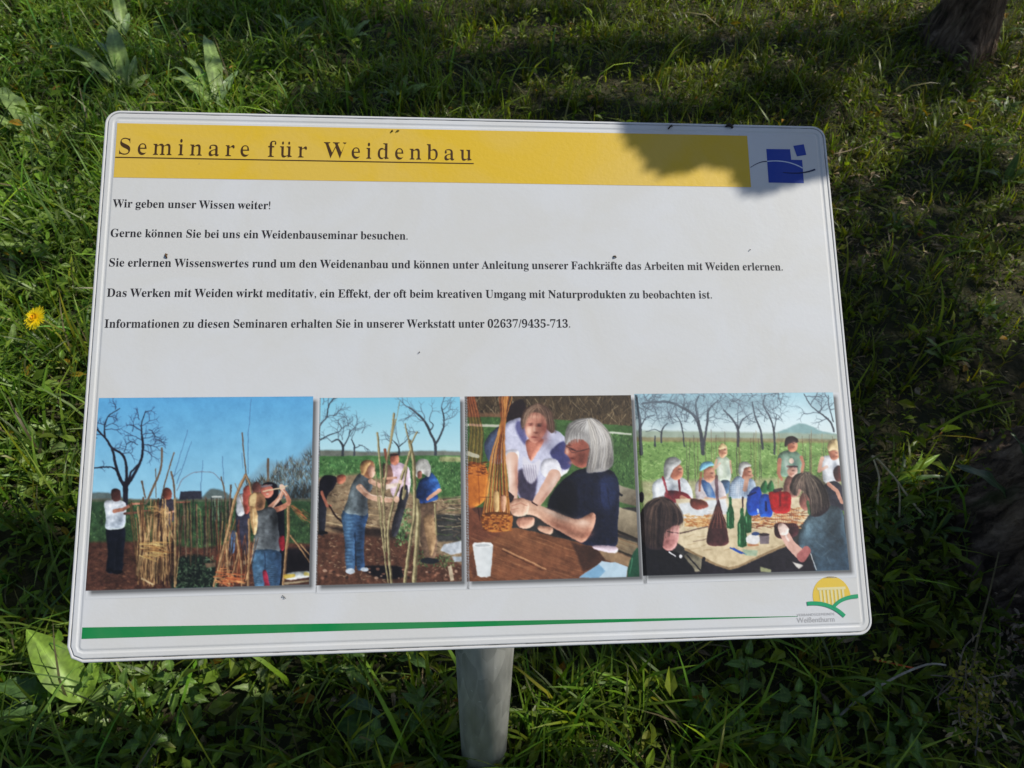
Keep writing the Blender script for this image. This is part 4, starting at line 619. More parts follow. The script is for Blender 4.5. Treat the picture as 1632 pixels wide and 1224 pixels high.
    def grad(s, pts, top, bot, var=0):
        s.poly(pts, top, 1.5, 1, col2=bot, ang=90, var=var)
    def glow(s, cx, cy, rx, ry, col, alpha=.6, rot=0):
        c = s.T([(cx, cy)])[0]; rx *= s.sc; ry *= s.sc; R = max(rx, ry) * 2.1
        x0, x1, y0, y1 = s.box(np.array([[c[0] - R, c[1] - R], [c[0] + R, c[1] + R]]), 1)
        if x1 <= x0 or y1 <= y0: return
        X, Y = np.meshgrid(np.arange(x0, x1) - c[0], np.arange(y0, y1) - c[1]); a = math.radians(rot); U = X * math.cos(a) + Y * math.sin(a); V = -X * math.sin(a) + Y * math.cos(a)
        s.blend((x0, x1, y0, y1), alpha * np.exp(-((U / rx) ** 2 + (V / ry) ** 2)), col)
    def hair(s, A, B, n, cols, w=2.6, alpha=.45, j=5):
        A = np.array(A, float); B = np.array(B, float)
        for _ in range(n):
            t = s.rng.random(); P = A * (1 - t) + B * t + s.rng.normal(0, j, (1, 2)) + s.rng.normal(0, j * .4, A.shape); e = s.rng.uniform(.55, 1); P = P[:1] + (P - P[:1]) * e if s.rng.random() < .4 else P
            s.line(P, w, cols[s.rng.integers(len(cols))], w * .6, alpha, smooth=True)
    def scatter(s, pts, n, cols, size=(6, 14), w=3, ang=(-90, 30), alpha=.8):
        Pz = np.asarray(pts, float); lo, hi = Pz.min(0), Pz.max(0)
        c = 0
        for _ in range(n * 4):
            if c >= n: break
            x, y = s.rng.uniform(lo, hi)
            if not inside(x, y, Pz): continue
            c += 1; a = math.radians(s.rng.normal(*ang)); L = s.rng.uniform(*size)
            col = cols[s.rng.integers(len(cols))]
            s.line([(x, y), (x + L * math.cos(a), y + L * math.sin(a))], w * s.rng.uniform(.6, 1.3), col, w * .4, alpha)
    def twigs(s, x, y, a, L, w, col, depth, spread=34, shrink=.74, alpha=1.0, curl=16, up=0.0):
        r = s.rng; pts = [(x, y)]; aa = a
        for i in range(3):
            aa += r.normal(0, curl); aa += up * math.sin(math.radians(-90 - aa)) * 10
            x += L / 3 * math.cos(math.radians(aa)); y += L / 3 * math.sin(math.radians(aa)); pts.append((x, y))
            if depth > 0 and i < 2 and r.random() < .5:
                s.twigs(x, y, aa + r.choice([-1, 1]) * r.uniform(30, 75), L * .6, w * .5, col, depth - 1, spread, shrink, alpha, curl, up)
        s.line(pts, w, col, w * .66, alpha)
        if depth > 0:
            for k in (-1, 1):
                s.twigs(x, y, aa + k * r.uniform(.5, 1.2) * spread, L * shrink * r.uniform(.75, 1.1), w * .62, col, depth - 1, spread, shrink, alpha, curl, up)
def catmull(P, closed=True, m=5):
    P = np.asarray(P, float); n = len(P); out = []
    rng_ = range(n) if closed else range(n - 1)
    for i in rng_:
        if closed: p0, p1, p2, p3 = P[i - 1], P[i], P[(i + 1) % n], P[(i + 2) % n]
        else: p0, p1, p2, p3 = P[max(i - 1, 0)], P[i], P[i + 1], P[min(i + 2, n - 1)]
        for j in range(m):
            t = j / m
            out.append(.5 * ((2 * p1) + (p2 - p0) * t + (2 * p0 - 5 * p1 + 4 * p2 - p3) * t * t + (3 * p1 - p0 - 3 * p2 + p3) * t ** 3))
    if not closed: out.append(P[-1])
    return np.array(out)
def inside(x, y, P):
    r = False; n = len(P)
    for i in range(n):
        ax, ay = P[i]; bx, by = P[(i + 1) % n]
        if (ay > y) != (by > y) and x < (bx - ax) * (y - ay) / (by - ay) + ax: r = not r
    return r
def noise2(h, w, cell, rng):
    gh, gw = int(h / cell) + 3, int(w / cell) + 3
    g = rng.random((gh, gw)); y = np.arange(h) / cell; x = np.arange(w) / cell
    yi = y.astype(int); xi = x.astype(int); fy = (y - yi)[:, None]; fx = (x - xi)[None]
    fy = fy * fy * (3 - 2 * fy); fx = fx * fx * (3 - 2 * fx)
    a = g[yi][:, xi]; b = g[yi][:, xi + 1]; c = g[yi + 1][:, xi]; d = g[yi + 1][:, xi + 1]
    return (a * (1 - fx) + b * fx) * (1 - fy) + (c * (1 - fx) + d * fx) * fy
def texture(c, y0, y1, amp, cell, axis=(1, 1)):
    """grain over a band of the canvas given in drawing rows"""
    a = int(max(0, c.T([(600, y0)])[0][1])); b = int(min(c.h, c.T([(600, y1)])[0][1]))
    if b <= a: return
    n = noise2(b - a, c.w, cell * c.sc, c.rng) + .5 * noise2(b - a, c.w, cell * .45 * c.sc, c.rng) - .75
    c.a[a:b] = np.clip(c.a[a:b] * (1 + amp * n[..., None]), 0, 255)

SKIN, SKIN2, SKIND = (205, 150, 125), (228, 190, 168), (150, 92, 76)

def photo_a(c):
    r = c.rng
    c.grad([(-50, -60), (1460, -60), (1460, 700), (-50, 700)], (80, 150, 210), (140, 192, 222))
    # far land
    c.blob([(0, 640), (60, 612), (180, 618), (300, 650), (620, 650), (700, 640), (760, 590), (830, 600), (880, 640), (880, 720), (0, 720)], (96, 110, 110), 6)
    c.blob([(860, 700), (940, 560), (1010, 500), (1080, 430), (1180, 430), (1260, 410), (1330, 340), (1400, 330), (1400, 720), (860, 720)], (112, 112, 104), 16, .3)
    for _ in range(1900):
        x = r.uniform(970, 1390); top = 590 - (x - 960) * .55 + 40 * math.sin(x * .05) * math.sin(x * .021); y = r.uniform(max(top, 340), 700)
        c.line([(x, y), (x + r.normal(0, 12), y - r.uniform(14, 50))], r.uniform(2, 5), [(58, 50, 46), (104, 90, 70), (74, 78, 60), (132, 120, 98), (44, 40, 42)][r.integers(5)], 1, .55)
    c.shade(1300, 620, 120, 60, .6)
    c.grad([(-50, 655), (1460, 650), (1460, 960), (-50, 960)], (52, 90, 58), (58, 98, 56), 5)
    c.poly([(0, 648), (1400, 645), (1400, 664), (0, 668)], (110, 104, 92), 3, .6)
    c.scatter([(20, 690), (1360, 680), (1360, 930), (20, 940)], 1100, [(40, 68, 44), (78, 124, 70), (60, 100, 60), (104, 146, 92), (34, 56, 44)], (6, 18), 5)
    c.poly([(0, 905), (320, 900), (700, 940), (1000, 900), (1400, 915), (1400, 1260), (0, 1260)], (92, 62, 50), 8, var=8)
    c.scatter([(0, 920), (1400, 930), (1380, 1190), (0, 1190)], 900, [(60, 38, 34), (118, 82, 62), (140, 104, 78), (74, 46, 40), (50, 36, 34)], (8, 34), 5, (0, 18), .55)
    c.poly([(1180, 945), (1400, 935), (1400, 1110), (1180, 1120)], (38, 32, 36), 10)
    c.blob([(560, 1000), (680, 980), (760, 1010), (790, 1080), (780, 1190), (540, 1190), (540, 1080)], (34, 48, 40), 8)
    c.scatter([(560, 1000), (780, 990), (790, 1180), (550, 1180)], 240, [(60, 96, 66), (90, 130, 92), (38, 66, 48), (120, 150, 120)], (8, 20), 8, (0, 90), .7)
    c.poly([(720, 1030), (1010, 1010), (1010, 1035), (730, 1055)], (120, 102, 84), 3)
    # orchard tree
    D = (44, 44, 56)
    c.line([(256, 700), (258, 620), (256, 560)], 28, D, 32)
    c.line([(252, 575), (222, 520), (200, 450), (186, 380), (176, 345)], 20, D, 12, smooth=True)
    c.line([(262, 575), (264, 500), (258, 430), (236, 385), (176, 345), (140, 290), (92, 240)], 18, D, 10, smooth=True)
    c.line([(262, 572), (310, 500), (350, 420), (362, 350), (358, 280)], 20, D, 12, smooth=True)
    c.line([(275, 540), (290, 490), (340, 440)], 12, D, 10)
    c.line([(212, 492), (180, 465), (130, 462), (72, 468)], 11, D, 7, smooth=True)
    c.line([(140, 290), (134, 220), (160, 160), (225, 115)], 9, D, 5, smooth=True)
    c.line([(358, 280), (352, 210), (380, 130)], 9, D, 4, smooth=True)
    for x, y, a, L in [(134, 230, -40, 60), (134, 240, -10, 70), (120, 270, 180, 50), (170, 345, -10, 60), (236, 385, -40, 60), (250, 370, -60, 50), (356, 290, -20, 70), (358, 270, -50, 70), (356, 330, -10, 80), (364, 360, 8, 70), (350, 250, -140, 60), (352, 300, -160, 60), (345, 220, -20, 70), (375, 140, -30, 40), (160, 165, -20, 40), (100, 245, -100, 50), (90, 468, -20, 40), (400, 240, -5, 60), (330, 330, -165, 50), (300, 250, -90, 60), (440, 300, 5, 45), (200, 120, -60, 40), (130, 210, -150, 50), (390, 330, 10, 60), (340, 180, -120, 40), (90, 290, 160, 40)]:
        c.twigs(x, y, a, L * .9, 5.5, (56, 62, 82), 2, 36, .7, .85)
    # willow rods that stand free against the sky
    for p, w in [([(375, 680), (430, 560), (465, 470), (474, 350)], 14), ([(355, 545), (372, 640)], 12), ([(470, 640), (500, 520), (545, 375)], 9), ([(525, 490), (548, 640), (548, 1170)], 12),
                 ([(1100, 415), (1098, 560)], 15), ([(948, 260), (968, 500)], 9), ([(882, 570), (872, 700), (868, 780)], 12), ([(600, 660), (612, 990)], 11), ([(676, 680), (680, 990)], 8), ([(728, 640), (735, 980)], 9), ([(795, 650), (800, 960)], 8), ([(822, 520), (848, 660), (845, 900)], 8), ([(435, 470), (436, 640)], 6)]:
        c.line(p, w, (112, 96, 80), w * .8, smooth=True)
    for p in [[(540, 520), (585, 380), (628, 240)], [(560, 560), (610, 420), (648, 310)], [(980, 500), (985, 260), (1002, 60)], [(700, 600), (715, 420)], [(830, 400), (838, 560)], [(540, 520), (585, 470)], [(945, 380), (950, 470)]]:
        c.line(p, 4, (74, 96, 130), 2.5, .8)
    c.line([(560, 600), (590, 540), (650, 497), (720, 488), (780, 500), (820, 540)], 5, (122, 112, 120), 4, .8, smooth=True)
    c.poly([(580, 605), (705, 603), (705, 650), (575, 655)], (58, 60, 72), 3); c.poly([(765, 632), (825, 632), (825, 640), (765, 640)], (190, 196, 192), 2)
    for x in (768, 785, 805, 822): c.line([(x, 640), (x, 780)], 4, (150, 160, 150), 4, .7)
    for y, x0, x1 in [(700, 600, 860), (760, 560, 870), (830, 560, 880), (880, 560, 880)]: c.line([(x0, y), (x1, y - 6)], 5, (78, 66, 58), 4, .6)
    # man in white T-shirt
    c.blob([(146, 820), (250, 818), (244, 960), (232, 1080), (180, 1090), (142, 1070), (150, 950)], (30, 34, 48), 2)
    c.line([(195, 900), (190, 1070)], 4, (60, 62, 74), 3, .7)
    c.ell(205, 1082, 32, 12, (22, 22, 28)); c.ell(158, 1070, 22, 12, (22, 22, 28))
    c.blob([(130, 680), (160, 655), (235, 660), (262, 690), (255, 740), (250, 812), (195, 830), (138, 822), (140, 760)], (214, 222, 232), 2, col2=(170, 186, 206), ang=60)
    c.line([(190, 722), (240, 712), (296, 680), (360, 678)], 24, (170, 118, 98), 12); c.line([(250, 735), (330, 728), (400, 716)], 16, (120, 82, 70), 8)
    c.blob([(172, 600), (198, 586), (224, 598), (230, 630), (222, 660), (190, 664), (172, 640)], (78, 50, 46), 2)
    # second figure among the rods
    c.blob([(460, 660), (490, 640), (540, 660), (548, 760), (520, 800), (500, 900), (450, 900), (440, 760)], (66, 62, 74), 3)
    c.blob([(480, 600), (500, 582), (528, 600), (528, 640), (500, 656), (478, 640)], (120, 72, 58), 2)
    c.line([(490, 735), (550, 720)], 12, (190, 140, 118), 10); c.line([(560, 668), (640, 668)], 10, (150, 96, 80), 6)
    # woven left cage
    for _ in range(120):
        x = r.uniform(315, 556); x2 = x + r.normal(0, 30)
        y0 = r.uniform(640, 960); w = r.uniform(4, 9)
        c.line([(x2, y0), (x, r.uniform(1080, 1170))], w, [(140, 108, 76), (92, 66, 48), (186, 152, 108), (58, 42, 38), (112, 88, 60)][r.integers(5)], w * .8)
    for p in [[(412, 740), (392, 860), (330, 1080)], [(490, 760), (545, 900)], [(548, 650), (545, 1170)], [(440, 760), (425, 1110)], [(330, 700), (345, 900), (325, 1100)]]:
        c.line(p, 13, (140, 116, 84), 10, smooth=True); c.line([(a - 3, b) for a, b in p], 4, (198, 170, 126), 3, .7, smooth=True)
    for _ in range(34):
        x = r.uniform(330, 440); y = r.uniform(905, 990); c.line([(x, y), (x + r.uniform(50, 110), y + r.normal(8, 14))], 6, [(190, 152, 96), (150, 108, 66), (206, 178, 118)][r.integers(3)], 4, .85)
    for _ in range(16):
        x = r.uniform(380, 480); y = r.uniform(690, 760); c.line([(x, y), (x + r.uniform(30, 80), y + r.normal(0, 22))], 5, (170, 136, 92), 3, .7)
    c.line([(350, 1118), (415, 1155)], 9, (196, 170, 132), 8)
    # right group of people
    c.blob([(920, 640), (955, 620), (985, 660), (990, 760), (980, 960), (950, 970), (915, 900), (905, 760)], (60, 60, 76), 3)
    c.blob([(915, 640), (960, 625), (975, 700), (950, 745), (912, 740)], (176, 182, 190), 3)
    c.blob([(950, 600), (985, 570), (1000, 640), (990, 720), (960, 730)], (160, 84, 72), 3)
    c.blob([(870, 850), (905, 840), (905, 940), (880, 975), (862, 930)], (84, 116, 156), 3)
    c.blob([(1005, 570), (1030, 548), (1055, 570), (1050, 610), (1010, 612)], (104, 68, 62), 3)
    c.blob([(1060, 575), (1100, 552), (1150, 570), (1160, 640), (1190, 700), (1195, 880), (1180, 1165), (1120, 1165), (1100, 700), (1060, 640)], (26, 26, 36), 3)
    c.blob([(1056, 585), (1085, 565), (1122, 580), (1128, 620), (1100, 645), (1062, 628)], (184, 112, 96), 2.5)
    c.line([(1062, 578), (1120, 570)], 12, (120, 120, 128), 10, .8); c.ell(1088, 603, 15, 4, (110, 60, 54)); c.ell(1096, 622, 10, 4, (216, 176, 158))
    # raised arms
    c.line([(1110, 700), (1160, 650), (1188, 590), (1180, 572)], 30, (196, 142, 120), 18, smooth=True)
    c.line([(1130, 720), (1215, 680), (1212, 640), (1176, 588)], 34, (184, 124, 102), 20, smooth=True)
    c.line([(1125, 702), (1158, 660), (1180, 600)], 9, (232, 200, 180), 5, .7); c.line([(1205, 628), (1182, 598)], 8, (228, 192, 170), 6, .8)
    c.ell(1180, 580, 17, 18, (222, 180, 160)); c.line([(1070, 604), (1160, 590), (1210, 572)], 8, (208, 184, 148), 7)
    # woman from behind
    c.blob([(985, 740), (1008, 716), (1040, 712), (1090, 698), (1128, 704), (1150, 740), (1158, 830), (1160, 962), (1010, 966), (1012, 880), (1030, 820)], (118, 124, 126), 2, col2=(82, 88, 94), ang=0)
    for k in range(7): c.line([(1035, 790 + k * 26), (1100, 800 + k * 26), (1145, 784 + k * 27)], 5, (88, 92, 98), 3, .55, smooth=True)
    c.shade(1140, 780, 30, 90, .45)
    c.blob([(1003, 960), (1160, 958), (1172, 1040), (1158, 1170), (1105, 1170), (1090, 1090), (1070, 1165), (1018, 1168), (1004, 1060)], (86, 122, 150), 2, col2=(52, 76, 104), ang=0)
    c.line([(1076, 966), (1078, 1080)], 6, (46, 62, 88), 5, .8); c.blob([(1062, 1085), (1086, 1075), (1106, 1168), (1080, 1168)], (150, 46, 70), 2)
    for k in range(10): c.line([(1015 + r.uniform(0, 40), 1060 + k * 11), (1060, 1056 + k * 11)], 4, (140, 168, 186), 2, .5); c.line([(1100, 1040 + k * 12), (1150, 1046 + k * 12)], 4, (110, 140, 168), 2, .45)
    c.blob([(1160, 880), (1190, 870), (1195, 940), (1170, 950)], (140, 36, 52), 3)
    c.blob([(985, 640), (1008, 612), (1050, 612), (1082, 640), (1080, 690), (1056, 716), (1010, 716), (985, 690)], (150, 112, 84), 2)
    c.blob([(990, 640), (1010, 618), (1030, 622), (1020, 700), (992, 690)], (206, 178, 128), 5, .8)
    c.blob([(990, 700), (1028, 706), (1036, 780), (1026, 850), (1010, 860), (996, 800)], (196, 158, 112), 3); c.line([(1010, 712), (1016, 850)], 6, (226, 196, 146), 3, .8)
    for _ in range(60):
        x = r.uniform(560, 900); y0 = r.uniform(640, 760); c.line([(x, y0), (x + r.normal(0, 10), y0 + r.uniform(160, 320))], r.uniform(4, 7), [(62, 46, 42), (96, 74, 58), (44, 44, 46), (128, 104, 76)][r.integers(4)], 4, .8)
    for _ in range(46):
        x = r.uniform(780, 1000); c.line([(x, r.uniform(1080, 1165)), (x + r.normal(20, 34), r.uniform(760, 1000))], r.uniform(4, 9), [(150, 104, 70), (84, 56, 44), (190, 146, 104), (120, 66, 44)][r.integers(4)], 4, .85)
    # right teepee of rods
    for p, w in [([(966, 505), (900, 660), (850, 880), (775, 1165)], 17), ([(966, 505), (990, 560), (1000, 620)], 12), ([(985, 770), (985, 900), (976, 1160)], 14), ([(1215, 700), (1216, 860), (1200, 980), (1184, 1160)], 19),
                 ([(850, 900), (864, 1165)], 15), ([(870, 800), (850, 890)], 11), ([(910, 850), (935, 1030), (940, 1165)], 10), ([(925, 960), (865, 1165)], 9), ([(1228, 866), (1290, 950), (1345, 1030)], 10), ([(1290, 920), (1350, 990)], 9), ([(775, 1110), (960, 1150)], 7), ([(905, 560), (965, 720)], 4)]:
        c.line(p, w, (134, 106, 78), w * .85, smooth=True); c.line([(a - w * .2, b) for a, b in p], w * .35, (200, 164, 120), w * .3, .8, smooth=True)
    for _ in range(30):
        x = r.uniform(770, 900); y = r.uniform(1060, 1150); c.line([(x, y), (x + r.uniform(40, 90), y + r.normal(10, 14))], 7, [(186, 108, 66), (160, 90, 58), (206, 140, 92)][r.integers(3)], 4, .9)
    for _ in range(40):
        x = r.uniform(1230, 1300); y = 690 + (x - 1230) * .8 + r.normal(0, 14); c.line([(x, y), (x + r.uniform(20, 60), y + r.uniform(20, 50))], 4, [(150, 84, 60), (176, 110, 76), (120, 110, 62)][r.integers(3)], 3, .7)
    c.blob([(1200, 1092), (1260, 1080), (1335, 1078), (1345, 1105), (1290, 1118), (1205, 1128)], (196, 206, 206), 3); c.line([(1200, 1108), (1245, 1104)], 30, (206, 172, 60), 20, .8); c.line([(1315, 1092), (1340, 1096)], 22, (190, 168, 70), 18, .7)
    c.line([(1195, 1150), (1345, 1132)], 12, (150, 136, 112), 10)
    c.shade(230, 760, 30, 70, .82); c.shade(150, 720, 20, 50, 1.08); c.shade(1020, 660, 26, 40, 1.12); c.shade(1055, 690, 26, 40, .6); c.shade(200, 980, 60, 130, .75)
    c.shade(1040, 860, 30, 90, 1.15); c.shade(640, 1090, 100, 60, .7); c.shade(1270, 1030, 90, 60, .6); c.shade(430, 1050, 90, 90, .8)
    texture(c, -40, 660, .05, 60); texture(c, 660, 1240, .28, 22)

def photo_b(c):
    r = c.rng
    c.grad([(-60, -60), (1060, -60), (1060, 420), (-60, 420)], (100, 174, 218), (172, 214, 226))
    c.blob([(40, 368), (200, 362), (420, 372), (600, 366), (920, 372), (920, 430), (40, 430)], (112, 118, 110), 6)
    D = (70, 76, 84)
    for p, w in [([(66, 460), (66, 330), (72, 220), (110, 170), (124, 100), (160, 50)], 12), ([(74, 300), (130, 270), (190, 250)], 9), ([(204, 420), (206, 340), (180, 300), (140, 315)], 15), ([(206, 345), (235, 300), (250, 240)], 9), ([(272, 405), (274, 340), (260, 300)], 12), ([(272, 350), (320, 330)], 6),
                 ([(752, 430), (752, 330), (720, 250), (690, 190), (640, 140), (600, 110)], 18), ([(752, 330), (790, 260), (806, 190), (790, 110)], 13), ([(534, 400), (536, 345), (510, 310)], 12), ([(536, 345), (575, 310)], 8), ([(720, 250), (740, 215), (720, 190)], 8)]:
        c.line(p, w, D, w * .55, smooth=True)
    for x, y, a, L in [(110, 170, -20, 70), (120, 110, -60, 60), (150, 160, -10, 60), (72, 220, -60, 60), (160, 60, -30, 50), (190, 250, -60, 60), (250, 250, -60, 60), (180, 300, -120, 60), (140, 315, -150, 50), (260, 300, -80, 60), (300, 330, -20, 50), (250, 280, -10, 60), (206, 300, -90, 70), (690, 190, -150, 60), (640, 140, -160, 60), (600, 110, -170, 50), (650, 150, -60, 60), (806, 190, -50, 50), (790, 110, -100, 50), (800, 150, -20, 50), (720, 190, -90, 60), (690, 190, -80, 60), (790, 260, -30, 40), (510, 310, -120, 50), (575, 310, -50, 50), (540, 330, -90, 60), (500, 320, -150, 40), (800, 120, -60, 50), (660, 260, -170, 50), (240, 220, -90, 50), (90, 90, -90, 40), (200, 230, -120, 50), (320, 260, -60, 40)]:
        c.twigs(x, y, a, L, 6, (92, 102, 112), 2, 36, .72, .85)
    c.grad([(-60, 398), (1060, 392), (1060, 700), (-60, 700)], (66, 138, 70), (70, 128, 66), 6)
    c.poly([(780, 400), (920, 398), (920, 432), (770, 430)], (168, 158, 120), 5, .8)
    c.scatter([(60, 420), (905, 430), (905, 640), (60, 500)], 1000, [(52, 104, 56), (96, 160, 84), (74, 140, 70), (130, 180, 110), (46, 90, 56)], (6, 16), 5)
    c.poly([(50, 520), (300, 500), (560, 560), (640, 640), (920, 640), (920, 1200), (30, 1200)], (140, 122, 98), 12, var=6)
    c.poly([(40, 850), (300, 850), (560, 900), (920, 1040), (920, 1220), (30, 1220)], (98, 68, 54), 16, var=8)
    c.scatter([(50, 540), (900, 660), (905, 1140), (45, 1140)], 900, [(90, 66, 52), (170, 148, 118), (66, 44, 38), (128, 98, 74), (190, 174, 146), (60, 40, 36)], (6, 26), 5, (0, 30), .6)
    c.poly([(740, 740), (905, 740), (910, 900), (760, 900)], (72, 72, 70), 8); c.poly([(800, 920), (905, 895), (910, 965), (840, 980), (780, 955)], (176, 184, 194), 3); c.poly([(848, 990), (910, 990), (912, 1020), (860, 1022)], (150, 160, 170), 3)
    for _ in range(60):
        x = r.uniform(740, 900); y = r.uniform(640, 880); c.line([(x, y), (x + r.uniform(20, 90), y + r.normal(0, 12))], 5, [(190, 176, 150), (110, 96, 80), (60, 56, 52), (90, 120, 70)][r.integers(4)], 3, .7)
    for _ in range(22):
        x = r.uniform(90, 330); y = r.uniform(690, 820); c.line([(x, y), (x + r.uniform(80, 160), y + r.normal(14, 14))], 6, [(190, 168, 130), (150, 124, 92)][r.integers(2)], 4, .8)
    c.poly([(90, 810), (560, 830), (600, 900), (200, 850)], (48, 36, 34), 12, .8); c.blob([(340, 1045), (540, 1050), (560, 1110), (440, 1120), (330, 1080)], (30, 26, 32), 6)
    c.scatter([(510, 720), (610, 710), (600, 920), (520, 930)], 160, [(84, 140, 76), (60, 108, 60), (130, 176, 116)], (10, 24), 7, (-70, 40), .8)
    c.scatter([(640, 960), (850, 990), (860, 1060), (640, 1050)], 120, [(84, 124, 76), (60, 90, 56), (110, 150, 96)], (8, 20), 6, (-60, 50), .8)
    for _ in range(60):
        x = r.uniform(60, 880); y = r.uniform(1060, 1130); c.ell(x, y, r.uniform(5, 15), r.uniform(4, 10), [(150, 110, 90), (110, 76, 60), (180, 150, 130), (60, 44, 40)][r.integers(4)], 2, .8)
    # man bending with spade
    c.blob([(62, 600), (100, 620), (108, 690), (96, 850), (64, 850), (56, 720)], (44, 46, 56), 2); c.blob([(70, 545), (96, 512), (150, 512), (172, 540), (150, 590), (120, 620), (104, 660), (64, 660), (58, 600)], (34, 32, 42), 2)
    c.blob([(168, 520), (195, 505), (222, 515), (218, 545), (190, 562), (172, 552)], (150, 92, 74), 2); c.line([(80, 610), (112, 690), (130, 690)], 18, (170, 110, 90), 14); c.line([(124, 690), (160, 750), (205, 790)], 9, (60, 44, 40), 12)
    c.ell(80, 850, 36, 11, (28, 26, 28))
    # woman in grey top and jeans
    c.blob([(205, 720), (345, 725), (335, 820), (328, 960), (330, 1050), (285, 1060), (278, 900), (270, 1066), (222, 1060), (215, 900)], (84, 118, 150), 2, col2=(48, 74, 108), ang=0)
    for k in range(14): c.glow(240 + 8 * math.sin(k), 760 + k * 21, 20, 5, (120, 164, 200), .45); c.line([(290, 780 + k * 20), (322, 776 + k * 20)], 4, (100, 140, 182), 2, .4)
    c.line([(276, 850), (276, 1040)], 5, (26, 40, 70), 5, .8)
    c.ell(246, 1076, 28, 17, (176, 190, 206)); c.ell(330, 1066, 24, 13, (176, 190, 206))
    c.blob([(250, 580), (285, 520), (320, 495), (370, 530), (380, 580), (352, 640), (346, 740), (270, 742), (212, 722), (235, 650)], (112, 124, 128), 2, col2=(84, 92, 100), ang=0)
    c.shade(330, 700, 30, 50, .7)
    c.line([(370, 545), (430, 575), (540, 560)], 30, (200, 156, 134), 18); c.line([(305, 580), (360, 632), (440, 655), (520, 655)], 38, (206, 160, 136), 22, smooth=True)
    c.line([(310, 572), (366, 622), (500, 645)], 8, (236, 208, 190), 5, .6, smooth=True)
    c.blob([(312, 440), (345, 420), (385, 430), (396, 470), (392, 510), (362, 530), (330, 515), (312, 490)], (140, 100, 76), 2); c.blob([(362, 455), (394, 462), (396, 500), (376, 525), (358, 505)], (196, 150, 130), 2)
    c.blob([(310, 450), (345, 424), (372, 436), (350, 470), (330, 510), (310, 500)], (176, 142, 96), 3, .7)
    # man in pink shirt
    c.blob([(490, 440), (560, 440), (600, 480), (600, 600), (560, 660), (500, 640), (480, 540)], (216, 186, 206), 2); c.blob([(486, 400), (508, 376), (534, 392), (536, 430), (515, 450), (488, 436)], (166, 106, 86), 2); c.line([(490, 390), (530, 386)], 12, (60, 46, 46), 9)
    c.blob([(445, 440), (490, 455), (500, 540), (460, 560), (440, 500)], (120, 90, 78), 3); c.line([(455, 360), (470, 440)], 18, (130, 84, 66), 12)
    c.line([(450, 530), (520, 524)], 16, (190, 140, 118), 14); c.line([(460, 580), (545, 560)], 26, (224, 196, 180), 20)
    # dark bark and rods
    c.blob([(545, 590), (585, 570), (590, 640), (560, 740), (530, 850), (495, 870), (500, 780), (530, 680)], (58, 58, 66), 3)
    # woman grey bob, blue shirt
    c.blob([(640, 670), (755, 672), (760, 720), (735, 800), (760, 900), (745, 1000), (700, 1020), (660, 900), (650, 780)], (112, 92, 76), 2); c.blob([(680, 760), (740, 760), (752, 900), (722, 985), (700, 900)], (164, 134, 100), 4, .8); c.ell(715, 1015, 55, 18, (40, 44, 50))
    c.blob([(650, 560), (690, 520), (730, 495), (765, 540), (780, 590), (755, 610), (760, 655), (645, 668)], (34, 60, 110), 2, col2=(52, 92, 150), ang=-30); c.line([(775, 600), (705, 650)], 24, (206, 150, 124), 18)
    c.blob([(630, 450), (660, 415), (705, 420), (728, 470), (712, 520), (680, 500), (650, 525), (630, 500)], (196, 196, 190), 2, col2=(140, 140, 138), ang=20); c.blob([(648, 490), (672, 484), (672, 524), (650, 530)], (140, 96, 84), 2)
    for p, w in [([(640, 660), (650, 760), (640, 900), (622, 1140)], 30), ([(600, 310), (622, 420), (628, 560), (625, 760), (600, 900), (568, 1140)], 22), ([(605, 370), (540, 560), (505, 660), (475, 800), (470, 900), (490, 1145)], 17), ([(412, 260), (425, 440), (440, 620), (450, 780), (455, 960)], 13), ([(510, 145), (500, 240), (468, 440), (445, 640)], 14), ([(520, 180), (490, 320), (455, 480)], 8), ([(545, 70), (520, 200)], 3), ([(600, 320), (575, 205)], 9), ([(610, 320), (645, 255)], 11), ([(420, 640), (440, 900), (470, 1140)], 11), ([(395, 440), (410, 640), (424, 800)], 6), ([(748, 680), (756, 860)], 12), ([(590, 400), (560, 640), (575, 600)], 12)]:
        c.line(p, w, (134, 124, 92), w * .9, smooth=True); c.line([(a - w * .22, b) for a, b in p], w * .36, (188, 178, 136), w * .3, .8, smooth=True); c.line([(a + w * .3, b) for a, b in p], w * .3, (86, 78, 62), w * .3, .6, smooth=True)
    c.ell(522, 652, 17, 18, (216, 170, 146)); c.ell(545, 548, 12, 14, (216, 180, 160))
    c.poly([(820, 1050), (842, 1040), (858, 1130), (836, 1135)], (176, 160, 136), 2)
    c.shade(250, 620, 26, 60, 1.18); c.shade(340, 610, 30, 60, .7); c.shade(310, 900, 24, 150, .72); c.shade(740, 560, 30, 40, 1.2); c.shade(680, 600, 30, 60, .7); c.shade(120, 600, 40, 90, .75)
    texture(c, 400, 1200, .25, 20)

